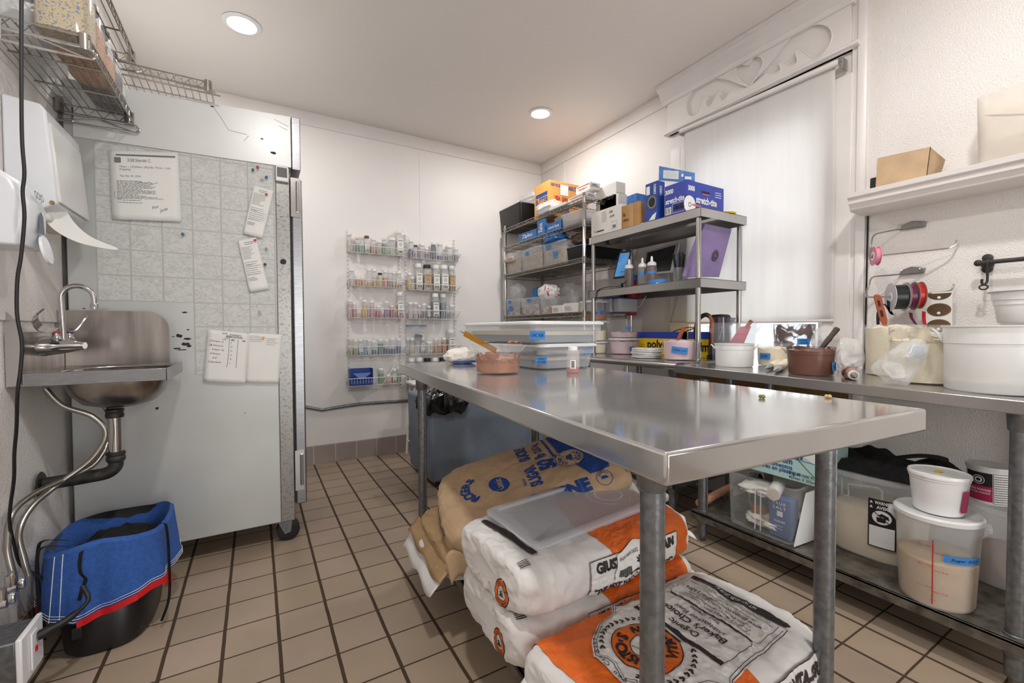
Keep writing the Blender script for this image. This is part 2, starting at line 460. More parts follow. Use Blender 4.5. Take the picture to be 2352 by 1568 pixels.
def base_material():
    m = bpy.data.materials.new('base tile'); m.use_nodes = True; nt = m.node_tree; N = nt.nodes; L = nt.links; b = N['Principled BSDF']
    tc = N.new('ShaderNodeTexCoord'); sp = N.new('ShaderNodeSeparateXYZ'); L.new(tc.outputs['Object'], sp.inputs[0])
    a = N.new('ShaderNodeMath'); a.operation = 'MULTIPLY_ADD'; a.inputs[1].default_value = 1/T; a.inputs[2].default_value = 53.407; L.new(sp.outputs[0], a.inputs[0])
    r = N.new('ShaderNodeMath'); r.operation = 'ROUND'; L.new(a.outputs[0], r.inputs[0])
    d = N.new('ShaderNodeMath'); d.operation = 'SUBTRACT'; L.new(a.outputs[0], d.inputs[0]); L.new(r.outputs[0], d.inputs[1])
    ab = N.new('ShaderNodeMath'); ab.operation = 'ABSOLUTE'; L.new(d.outputs[0], ab.inputs[0])
    lt = N.new('ShaderNodeMath'); lt.operation = 'LESS_THAN'; lt.inputs[1].default_value = .022; L.new(ab.outputs[0], lt.inputs[0])
    mix = N.new('ShaderNodeMix'); mix.data_type = 'RGBA'; L.new(lt.outputs[0], mix.inputs[0])
    nz = N.new('ShaderNodeTexNoise'); nz.inputs['Scale'].default_value = 5; L.new(tc.outputs['Object'], nz.inputs['Vector'])
    cr = N.new('ShaderNodeValToRGB'); cr.color_ramp.elements[0].color = (*lin((152,138,130)), 1); cr.color_ramp.elements[1].color = (*lin((132,118,110)), 1); L.new(nz.outputs[0], cr.inputs[0])
    L.new(cr.outputs[0], mix.inputs[6]); mix.inputs[7].default_value = (*lin((176,164,156)), 1)
    L.new(mix.outputs[2], b.inputs['Base Color']); b.inputs['Roughness'].default_value = .45
    MATS['base tile'] = m
base_material()
struct('floor', B((XL-.1, YF-.1, -.05), (.1, .1, 0)), 'floor')
lights_xy = [(-2.586,-.88), (-.608,-.885), (-2.4,-3.3), (-1.05,-3.5)]  # last two are unseen, added to fill the front half with light
struct('ceiling', B((XL-.1, YF-.1, CZ), (.1, .1, CZ+.05)), 'ceiling paint')
struct('wall_back', B((XL-.1, 0, 0), (.1, .1, CZ)), 'white wall paint')
struct('wall_left', B((XL-.1, YF-.1, 0), (XL, 0, CZ)), 'textured wall paint')
# front wall behind the camera with an opening added for fill light
w = MB(); w.box((XL, YF-.1, 0), (-2.3, YF, CZ)); w.box((-1.2, YF-.1, 0), (0, YF, CZ)); w.box((-2.3, YF-.1, 2.1), (-1.2, YF, CZ))
struct('wall_front', w, 'dimmed far wall')
# right wall with its window opening
WY0, WY1, WZ0, WZ1 = -2.60, -1.80, .80, 2.2
w = MB(); w.box((0, YF-.1, 0), (.14, WY0, CZ)); w.box((0, WY1, 0), (.14, 0, CZ)); w.box((0, WY0, 0), (.14, WY1, WZ0)); w.box((0, WY0, WZ1), (.14, WY1, CZ))
struct('wall_right', w, 'textured wall paint')
# base tile course and painted bands
def cove(y=0.):
    return MB().prism([(XL, 0, 0), (XL, -.018, 0), (XL, -.018, .008), (XL, -.012, .02), (XL, -.010, .132), (XL, -.006, .142), (XL, 0, .144)], (-XL, 0, 0))
struct('baseboard_back', cove(), 'base tile')
struct('baseboard_left', B((XL, YF, 0), (XL+.01, 0, .14)), 'base tile')
struct('trim_1', B((XL, -.008, CZ-.105), (0, 0, CZ)), 'trim paint', bev=.002)
struct('trim_2', B((-.010, -1.60, CZ-.10), (0, 0, CZ)), 'trim paint', bev=.002)
# battens over the wall panel joints
sx = at(965, 400, y=0).x
struct('trim_3', B((sx-.008, -.003, .144), (sx+.008, 0, CZ-.105)), 'white wall paint')
sy = at(1297, 385, x=0).y
struct('trim_4', B((-.003, sy-.012, 0), (0, sy+.012, CZ-.1)), 'white wall paint')
# moulded strip at the edge of the window surround
cy = -2.745
struct('trim_5', MB().prism([(0, cy-.03, .0), (-.012, cy-.03, 0), (-.020, cy-.018, 0), (-.020, cy+.004, 0), (-.012, cy+.012, 0), (-.012, cy+.03, 0), (0, cy+.03, 0)], (0, 0, CZ)), 'trim paint')

# ------------------------------------------------------------------ window
def window():
    t = thing('window_1', None, None, (0, (WY0+WY1)/2, WZ0)); t['kind'] = 'structure'
    def pt(name, mb, m, **k):
        o = mb.obj(name, m, t, **k); o.matrix_parent_inverse = Matrix.Translation(t.location).inverted(); return o
    fr = MB()
    for a, b in (((.04, WY0, WZ0), (.09, WY0+.045, WZ1)), ((.04, WY1-.045, WZ0), (.09, WY1, WZ1)), ((.04, WY0, WZ0), (.09, WY1, WZ0+.05)), ((.04, WY0, WZ1-.05), (.09, WY1, WZ1)), ((.045, WY0, 1.48), (.085, WY1, 1.52))): fr.box(a, b)
    pt('sash', fr, 'trim paint', bev=.003)
    pt('pane', B((.062, WY0+.04, WZ0+.04), (.066, WY1-.04, WZ1-.04)), 'glass')
    pt('sill', B((-.05, WY0-.1, WZ0-.035), (.04, WY1+.1, WZ0)), 'trim paint', bev=.004)
    pt('apron', B((-.025, WY0-.12, WZ0-.16), (0, WY1+.1, WZ0-.035)), 'wood sill', bev=.002)
    # jambs
    j = MB(); j.box((-.022, -1.72, .0), (0, -1.64, 2.30)); j.box((-.022, WY1, .0), (-.012, -1.72, 2.3))
    j.box((-.022, -2.72, .0), (0, WY0, 2.30))
    pt('casing', j, 'trim paint', bev=.003)
    # carved header
    def yz(px, py, x=-.035):
        p = at(1500+px/2.7606, py/2.7606, x=x); return (p.y, p.z)
    bz = (at(1971, 96, x=-.05).z+at(1537, 299, x=-.05).z)/2; top = 2.63; bot = bz-.012
    cu = bpy.data.curves.new('h', 'CURVE'); cu.dimensions = '2D'; cu.fill_mode = 'BOTH'; cu.extrude = .007; cu.bevel_depth = .002; cu.bevel_resolution = 2
    def spl(pts, sm=True):
        if sm: pts = [(p.x, p.y) for p in smooth_path([(a, b, 0) for a, b in pts], 4, True)]
        s = cu.splines.new('POLY'); s.points.add(len(pts)-1)
        for i, (a, b) in enumerate(pts): s.points[i].co = (-a, b, 0, 1)
        s.use_cyclic_u = True
    spl([(-1.625, bot), (-2.715, bot), (-2.715, top), (-1.625, top)], False)
    leafR = [(618,541),(700,486),(722,466),(770,468),(800,455),(812,435),(800,400),(822,388),(868,412),(905,405),(917,380),(907,335),(932,313),(975,342),(1012,366),(1062,355),(1112,300),(1136,225),(1110,168),(1040,154),(950,182),(870,238),(800,322),(720,425)]
    leafL = [(594,553),(540,528),(470,502),(380,497),(290,540),(228,608),(208,670),(220,722),(250,738),(288,712),(310,655),(333,612),(347,622),(330,650),(347,677),(375,660),(398,612),(424,578),(434,590),(420,618),(440,640),(470,612),(500,576)]
    heart = [(608,546),(548,505),(520,460),(528,420),(560,405),(598,412),(625,375),(660,356),(690,370),(697,410),(672,460),(640,510)]
    for sh in (leafR, leafL, heart): spl([yz(*p) for p in sh])
    o = bpy.data.objects.new('h', cu); COL.objects.link(o)
    dg = bpy.context.evaluated_depsgraph_get(); dg.update(); me = bpy.data.meshes.new_from_object(o.evaluated_get(dg))
    bpy.data.objects.remove(o)
    # curve x -> -y of the room, curve y -> z
    for v in me.vertices: v.co = Vector((-.028 - v.co.z, -v.co.x, v.co.y))
    me.materials.clear(); me.materials.append(MATS['trim paint']); me.flip_normals()
    c = bpy.data.objects.new('carved_header', me); COL.objects.link(c); c.parent = t; c.matrix_parent_inverse = Matrix.Translation(t.location).inverted()
    for sh in (leafR, leafL, heart):
        pp = [Vector((-.036, *yz(*p))) for p in sh]; pt('highlight_bead', MB().tube(smooth_path(pp, 4, True), .0038, 8, closed=True), 'trim paint')  # thin tubes added along the carving outlines to catch highlights
    pt('header_board', B((-.020, -2.715, bot), (0, -1.625, top)), 'trim paint')
    # crown moulding above, bead below
    prof = [(0, 2.62), (-.045, 2.62), (-.052, 2.628), (-.056, 2.645), (-.066, 2.652), (-.074, 2.672), (-.090, 2.690), (-.104, 2.700), (-.108, 2.712), (-.118, 2.716), (-.118, 2.738), (0, 2.738)]
    pt('crown_moulding', MB().prism([(x, -1.59, z) for x, z in prof], (0, -1.14, 0)), 'trim paint')
    pt('bead', MB().prism([(x, -1.60, z) for x, z in [(0,bz-.012),(-.040,bz-.012),(-.048,bz-.006),(-.048,bz+.006),(-.040,bz+.012),(0,bz+.012)]], (0, -1.15, 0)), 'trim paint')
    return t
window()
def blind():
    t = thing('roller_blind', 'white roller blind pulled down over the window, hanging from its thin roller', 'blind', (-.07, -2.16, 2.20))
    inv = Matrix.Translation(t.location).inverted()
    a, b = at(1563, 302, x=-.07), at(1926, 143, x=-.07)
    o = MB().tube([a, b], .015, 16).obj('roller', 'trim paint', t); o.matrix_parent_inverse = inv
    br = MB(); br.box((b.x-.004, b.y-.014, b.z-.03), (b.x+.06, b.y-.004, b.z+.022)); br.tube([(b.x, b.y+.002, b.z), (b.x, b.y-.016, b.z)], .008, 10)
    o = br.obj('bracket', 'stainless', t); o.matrix_parent_inverse = inv
    br = MB(); br.box((a.x-.004, a.y+.004, a.z-.02), (a.x+.06, a.y+.012, a.z+.02))
    o = br.obj('bracket', 'stainless', t); o.matrix_parent_inverse = inv
    zb = at(1700, 742, x=-.08).z
    zt = a.z
    def f(u, v):
        y = a.y-.018 + (b.y+.02-a.y+.018)*u
        z = zt + (zb-zt)*v
        # the lower left corner is pushed out and sideways
        k = max(0, (v-.55)/.45)**1.5
        y2 = y + k*.13*(1-u)**1.6
        x = -.058 + .026*min(1, v*2.2) - .002*sin(u*31+v*2)*(.3+v)
        return (x, y2, z)
    o = MB().grid(f, 60, 30).obj('blind_sheet', 'blind fabric', t, solid=.0012); o.matrix_parent_inverse = inv
    hem = MB().tube([Vector(f(u/20, 1.0))+Vector((0,0,.006)) for u in range(21)], .007, 8)
    o = hem.obj('hem_bar', 'trim paint', t); o.matrix_parent_inverse = inv
blind()
# ------------------------------------------------------------------ ceiling lamps
for i, (x, y) in enumerate(lights_xy):
    lab = ['round recessed ceiling light glowing above the white fridge', 'round recessed ceiling light glowing above the stocked wire rack'][i] if i < 2 else 'added unseen ceiling light filling the front half of the kitchen'
    t = thing('recessed_light', lab, 'ceiling light', (x, y, CZ), group='recessed ceiling lights')
    MB().lathe([(.062,-.001),(.090,-.001),(.095,-.004),(.090,-.007),(.072,-.010),(.064,-.004)], 48, cap0=False, cap1=False).obj('trim_ring', 'white plastic', t)
    MB().lathe([(.0005,-.006),(.066,-.006),(.068,-.004),(.066,-.002),(.0005,-.002)], 40).obj('lens', 'lamp glow', t)
    la = bpy.data.lights.new('ceiling_lamp', 'AREA'); la.shape = 'DISK'; la.size = .13; la.energy = 7. if i < 2 else 12.; la.color = (1, .98, .962)
    lo = bpy.data.objects.new('ceiling_lamp', la); COL.objects.link(lo); lo.location = (0, 0, -.012); lo.parent = t
# daylight from the sky through the window; added fill light behind the camera
def rect_light(name, loc, rot, sx, sy, e, col=(.93, .97, 1)):
    la = bpy.data.lights.new(name, 'AREA'); la.shape = 'RECTANGLE'; la.size = sx; la.size_y = sy; la.energy = e; la.color = col
    o = bpy.data.objects.new(name, la); COL.objects.link(o); o.location = loc; o.rotation_euler = rot; return o
rect_light('window_daylight', (.55, -2.2, 1.7), (0, R(90), 0), 1.8, 1.2, 12)
rect_light('added_rear_fill', (-1.75, YF-.35, 1.15), (R(90), 0, 0), 1.1, 2.0, 26, (1, .98, .96))
wd = bpy.data.worlds.new('sky'); bpy.context.scene.world = wd; wd.use_nodes = True
bgn = wd.node_tree.nodes['Background']; bgn.inputs[0].default_value = (.86, .93, 1, 1); bgn.inputs[1].default_value = .8
# ------------------------------------------------------------------ camera
cd = bpy.data.cameras.new('camera'); cam = bpy.data.objects.new('camera', cd); COL.objects.link(cam)
cd.sensor_width = 36.; cd.lens = 36.*F_PX/2352; cd.clip_start = .02
fwd = ray(1176, 784).normalized(); upv = -(ray(1176, 1784)-ray(1176, 784)).normalized()
right = fwd.cross(upv).normalized(); upv = right.cross(fwd)
mw = Matrix((right, upv, -fwd)).transposed().to_4x4(); mw.translation = CAM; cam.matrix_world = mw
sc = bpy.context.scene; sc.camera = cam
sc.view_settings.view_transform = 'Standard'; sc.view_settings.look = 'None'; sc.view_settings.gamma = 1; sc.view_settings.exposure = 0.75
sc.view_settings.use_curve_mapping = False
# ================================================================== LEFT: REFRIGERATOR
FY = -1.345
def fridge_materials():
    m = bpy.data.materials.new('patterned vinyl sheet'); m.use_nodes = True; nt = m.node_tree; N = nt.nodes; L = nt.links; b = N['Principled BSDF']
    tc = N.new('ShaderNodeTexCoord'); sp = N.new('ShaderNodeSeparateXYZ'); L.new(tc.outputs['Object'], sp.inputs[0])
    def mth(op, a, v):
        n = N.new('ShaderNodeMath'); n.operation = op
        for i, q in enumerate((a, v)):
            if isinstance(q, (int, float)): n.inputs[i].default_value = q
            elif q is not None: L.new(q, n.inputs[i])
        return n.outputs[0]
    out = []
    for ax, pitch, off, w in ((0, .1063, 3.101, .03), (2, .1072, -1.82, .026)):
        g = mth('DIVIDE', mth('ADD', sp.outputs[ax], off+pitch*20), pitch)
        d = mth('ABSOLUTE', mth('SUBTRACT', g, mth('ROUND', g, None)), None)
        out.append(mth('LESS_THAN', d, w))
    g = mth('MAXIMUM', out[0], out[1])
    n1 = N.new('ShaderNodeTexNoise'); n1.inputs['Scale'].default_value = 42; n1.inputs['Detail'].default_value = 6; n1.inputs['Distortion'].default_value = 1.6
    mp = N.new('ShaderNodeMapping'); mp.inputs['Scale'].default_value = (1,1,1.6); mp.inputs['Rotation'].default_value = (0, .5, 0); L.new(tc.outputs['Object'], mp.inputs[0]); L.new(mp.outputs[0], n1.inputs['Vector'])
    cr = N.new('ShaderNodeValToRGB'); e = cr.color_ramp.elements; e[0].position = .34; e[1].position = .58
    e[0].color = (*lin((184,186,184)), 1); e[1].color = (*lin((207,208,206)), 1); L.new(n1.outputs['Fac'], cr.inputs[0])
    mx = N.new('ShaderNodeMix'); mx.data_type = 'RGBA'; L.new(g, mx.inputs[0]); L.new(cr.outputs[0], mx.inputs[6]); mx.inputs[7].default_value = (*lin((180,180,177)), 1)
    L.new(mx.outputs[2], b.inputs['Base Color']); b.inputs['Roughness'].default_value = .5
    MATS['vinyl tiles'] = m
fridge_materials()
def fridge():
    t = thing('refrigerator', 'tall white and steel upright refrigerator side with patterned vinyl sheet and notes on it', 'refrigerator', (-2.80, -.95, 0))
    inv = Matrix.Translation(t.location).inverted()
    def pt(name, mb, m, par=t, **k):
        o = mb.obj(name, m, par, **k)
        o.matrix_parent_inverse = inv if par is t else Matrix.Identity(4); return o
    pt('body', B((-3.19, FY, .115), (-2.455, -.5, 2.05)), 'fridge panel', bev=.004)
    up = MB().prism([(-3.16, FY-.006, 1.823), (-2.386, FY-.006, 1.842), (-2.386, FY-.006, 2.088), (-3.16, FY-.006, 2.045)], (0, .1, 0))
    pt('upper_panel', up, 'fridge upper panel', bev=.002)
    pt('top_cap', B((-2.384, FY-.004, 1.835), (-2.345, -.5, 2.089)), 'stainless edge', bev=.003)
    pt('corner_post', B((-2.456, FY-.002, .115), (-2.395, -.5, 1.84)), 'pitted steel', bev=.003)
    pt('door', B((-2.388, FY-.004, .19), (-2.340, -.5, 1.79)), 'stainless edge', bev=.006)
    pt('gasket', B((-2.396, FY+.002, .2), (-2.386, -.5, 1.78)), 'dark rubber')
    v = MB().prism([(-3.101, FY-.0015, 1.82), (-2.458, FY-.0015, 1.838), (-2.458, FY-.0015, .856), (-2.784, FY-.0015, .856), (-2.784, FY-.0015, 1.179), (-3.101, FY-.0015, 1.179)], (0, .0012, 0))
    pt('vinyl_sheet', v, 'vinyl tiles')
    for z, h in ((1.70, .19), (.36, .20)):
        hb = MB(); hb.box((-2.392, FY-.010, z-h/2), (-2.350, FY-.004, z+h/2)); hb.tube([(-2.362, FY-.016, z-h*.36), (-2.362, FY-.016, z+h*.40)], .0075, 12)
        pt('hinge', hb, 'stainless', bev=.001)
    lk = MB().lathe([(.001, 0), (.011, 0), (.013, .004), (.001, .005)], 16)
    for v_i, q in enumerate(lk.v): lk.v[v_i] = (q[0]-2.428, FY-.004-q[2], q[1]+1.385)
    pt('lock', lk, 'dark rubber')
    # wall thermometer box on the post
    d = pt('thermometer', B((-2.455, FY-.022, 1.765), (-2.400, FY-.004, 1.838)), 'white plastic', bev=.005)
    s = MB().box((-2.449, FY-.0228, 1.784), (-2.406, FY-.0205, 1.830)).obj('display', 'print grey', d)
    # dents, bare patches and rust marks
    P = Print(plane_fn((0, FY-.0005, 0), (1,0,0), (0,0,1), .0006))
    rnd = random.Random(3)
    def blot(x, z, w, h, n=12, y=0):
        pts = [(x+cos(2*pi*i/n)*w*(.6+.5*rnd.random()), z+sin(2*pi*i/n)*h*(.5+.6*rnd.random())) for i in range(n)]
        P.poly(pts, y)
    for (px, py, w, h) in [(425,717,.012,.004),(398,773,.006,.002),(432,757,.006,.003),(412,771,.014,.010),(430,778,.016,.006),(426,790,.018,.009),(407,800,.014,.005),(434,794,.01,.006),(361,937,.006,.008),(563,948,.004,.002),(566,755,.002,.002),(193,708,.006,.002),(378,740,.003,.001),(418,803,.02,.003)]:
        q = at(px, py, y=FY); blot(q.x, q.z, w, h)
    for (px, py, w, h) in [(628,352,.014,.007),(602,320,.008,.003),(488,246,.009,.003)]:
        q = at(px, py, y=FY); blot(q.x, q.z, w, h, y=.0068)
    for (px, py) in [(645,498),(650,612),(640,472)]:
        q = at(px, py, y=FY); blot(q.x, q.z, .004, .002, y=.003)
    o = P.obj('scuff_marks', 'dark rubber', t); o.matrix_parent_inverse = inv
    P = Print(plane_fn((0, FY-.0065, 0), (1,0,0), (0,0,1), .0003))
    def L(*a):
        P.line([(at(x, y, y=FY).x, at(x, y, y=FY).z) for x, y in a], .0012)
    L((490,247),(507,270),(525,300),(567,310)); L((560,325),(571,313)); L((630,275),(662,292)); L((640,290),(660,300))
    o = P.obj('scratches', 'print grey', t); o.matrix_parent_inverse = inv
    # castors
    for i, (x, y) in enumerate(((-2.435, -1.28), (-2.435, -.58), (-3.12, -1.28), (-3.12, -.58))):
        fk = MB(); fk.box((x-.035, y-.035, .105), (x+.035, y+.035, .115)); fk.prism([(x-.035, y-.030, .105), (x+.030, y-.030, .105), (x+.022, y-.030, .045), (x-.004, y-.030, .038)], (0, .004, 0)); fk.prism([(x-.035, y+.026, .105), (x+.030, y+.026, .105), (x+.022, y+.026, .045), (x-.004, y+.026, .038)], (0, .004, 0))
        f = pt('caster', fk, 'galvanized')
        wh = MB(); rs = []
        for yy, r in ((-.024, .040), (-.020, .052), (.020, .052), (.024, .040)):
            rs.append([(x+.012+r*cos(2*pi*k/28), y+yy, .053+r*sin(2*pi*k/28)) for k in range(28)])
        wh.rings(rs); wo = wh.obj('wheel', 'dark rubber', f)
        MB().tube([(x+.012, y-.036, .053), (x+.012, y+.036, .053)], .008, 10).obj('axle', 'galvanized', f)
    return t
fridge()
def on_fridge(name, quad, th, label, cat, m='paper', group=None, bend=0.):
    """sheet of paper hung on the refrigerator side; quad of pixels, top-left first"""
    P = [at(x, y, y=FY-.006) for x, y in quad]
    c = P[0].lerp(P[2], .5)
    def f(u, v):
        a = P[0].lerp(P[1], u); b = P[3].lerp(P[2], u); q = a.lerp(b, v)
        return q - c + Vector((0, -.004-bend*(v**2)-.004*sin(u*3)*v, 0))
    mb = MB().grid(f, 8, 12)
    o = mb.obj(name, m, solid=.0006); o.location = c; tag(o, label, cat, group)
    U = (P[1]-P[0]); V = (P[0]-P[3]); W, H = U.length, V.length
    def fn(a, b, l=0.):
        u, v = a/W, 1-b/H; return Vector(f(u, v)) + Vector((0, -.0012-l, 0))
    return o, fn, W, H
def on_paper(o, name, P, m='print grey'): return P.obj(name, m, o)
# printed order sheet
o, fn, W, H = on_fridge('paper_sheet', [(251,345),(409,351),(417,510),(258,504)], 0, 'large printed order sheet with handwriting pinned near the top left of the refrigerator side', 'paper')
P = Print(fn, .03); P.rect(.02, H-.022, W-.01, H-.015); P.text('3/28 Sheriah C.', W*.42, H-.038, .013, .005, width=.078)
P.text('10am - 10:30am (Pacific Time - Los', W*.50, H-.066, .008, width=W*.74); P.text('Angeles)', W*.21, H-.077, .008, width=W*.16); P.text('Tue Mar 25, 2026', W*.28, H-.103, .007, width=W*.3)
P.lines(.02, .085, W*.66, H-.12, 14, .0022, 4, .5); P.lines(.02, .065, W*.5, .085, 2, .002, 9, .6); on_paper(o, 'printed_text', P)
P = Print(fn, .03); P.line([(.016,.112),(.012,.112),(.012,.088),(.028,.084),(.04,.088)], .0012); P.scribble(W*.52, H-.128, W*.3, .008, 9, .001, 2); P.scribble(W*.6, .088, W*.3, .006, 8, .001, 6)
P.text('Pot', W*.62, .055, .012, 0, rot=.4, shear=.4); P.text('Jade', W*.74, .044, .012, 0, rot=.4, shear=.4); on_paper(o, 'handwriting', P, 'print grey')
P = Print(fn, .03); P.rect(.015, H-.05, .036, H-.028); P.obj('logo_square', 'print grey', o)
# two till receipts
for k, (quad, lab) in enumerate(([[(583,425),(629,438),(603,548),(558,537)], 'upper narrow receipt pinned to the refrigerator side, its foot swung left'], [[(546,552),(588,545),(618,664),(573,671)], 'lower narrow receipt pinned to the refrigerator side, its foot swung right'])):
    o, fn, W, H = on_fridge('receipt', quad, 0, lab, 'receipt', group='receipts on the refrigerator')
    P = Print(fn, .03); P.lines(W*.3, H*.88, W*.8, H*.95, 2, .0025, k+1); P.lines(W*.1, H*.62, W*.7, H*.86, 9, .0018, k+5, .6); P.lines(W*.1, H*.3, W*.9, H*.58, 7, .0018, k+8, .7); P.rect(W*.08, H*.44, W*.92, H*.442); P.rect(W*.08, H*.33, W*.92, H*.332)
    P.text('To Give To', W*.3, H*.51, .006, .005, width=W*.36); P.lines(W*.1, H*.2, W*.6, H*.27, 3, .002, k+3, .6); on_paper(o, 'printed_text', P)
o, fn, W, H = on_fridge('paper_sheet', [(568,764),(648,768),(640,880),(564,878)], 0, 'nearly blank note sheet held by a yellow pin on the refrigerator side', 'paper', bend=.002)
P = Print(fn, .03); P.lines(W*.08, H*.82, W*.5, H*.96, 4, .0016, 4, .6); P.lines(W*.55, H*.76, W*.95, H*.92, 4, .0016, 7, .6); on_paper(o, 'printed_text', P)
o, fn, W, H = on_fridge('paper_sheet', [(478,756),(572,766),(564,880),(467,876)], 0, 'handwritten frosting inventory sheet with three columns on the refrigerator side', 'paper', bend=.003)
P = Print(fn, .02)
P.text('3/24', W*.4, H*.955, .008, .004, shear=.3); P.text('Inventory', W*.68, H*.94, .008, .006, width=W*.3, shear=.2); P.text('FROSTING', W*.68, H*.90, .009, .01, width=W*.33)
for t_, x in (('LG', .4), ('MD', .62), ('SM', .88)): P.text(t_, W*x, H*.84, .007, .004)
for k, t_ in enumerate(('Van', 'Choc', 'Van', 'Choc', 'CC', 'Caram')): P.text(t_, W*.22, H*(.79-.08*k), .007, .002, width=W*(.06*len(t_)), shear=.2)
for k, n in enumerate((2, 2, 3)):
    for q in range(n): P.line([(W*(.36+.025*q), H*(.77-.08*k)), (W*(.36+.025*q), H*(.80-.08*k))], .0012)
for k, n in enumerate((1, 2, 2, 2, 2, 1)):
    for q in range(n): P.line([(W*(.58+.025*q), H*(.77-.08*k)), (W*(.58+.025*q), H*(.80-.08*k))], .0012)
P.ring(W*.09, H*.79, .0035, .0045); P.ring(W*.09, H*.71, .0035, .0045)
P.line([(W*.53, H*.88), (W*.535, H*.5), (W*.52, H*.3)], .0013); P.line([(W*.74, H*.86), (W*.74, H*.3)], .0013); on_paper(o, 'handwriting', P, 'print black')
for k, (px, py, c, lab) in enumerate([(592,384,(200,30,36),'red push pin near the thermometer, topmost of the scattered pins'),(581,390,(20,110,90),'green push pin just left of the topmost red pin'),(612,407,(30,80,180),'blue push pin below and right of the topmost red pin'),(602,411,(196,196,120),'pale yellow push pin beside the blue pin'),(420,538,(20,110,120),'teal push pin alone below the large order sheet'),(612,447,(200,30,36),'red push pin holding the upper receipt'),(586,552,(200,30,36),'red push pin holding the lower receipt'),(523,772,(170,160,150),'grey push pin holding the frosting inventory sheet'),(605,775,(240,190,30),'yellow push pin holding the nearly blank note'),(612,571,(150,160,150),'grey green push pin on the vinyl right of the lower receipt'),(609,607,(40,44,48),'black push pin at the right edge of the lower receipt'),(597,716,(176,180,140),'dull yellow push pin alone below the receipts')]):
    q = at(px, py, y=FY-.014); m = mat('pin %d' % k, c, .35)
    pm = MB().lathe([(.001,0),(.0045,.0),(.0055,.002),(.003,.004),(.003,.009),(.006,.011),(.006,.013),(.001,.014)], 12)
    for i, p_ in enumerate(pm.v): pm.v[i] = (p_[0], -p_[2], p_[1])
    o = pm.obj('push_pin', m, loc=(q.x, FY-.0075, q.z)); tag(o, lab, 'push pin', 'push pins on the refrigerator')

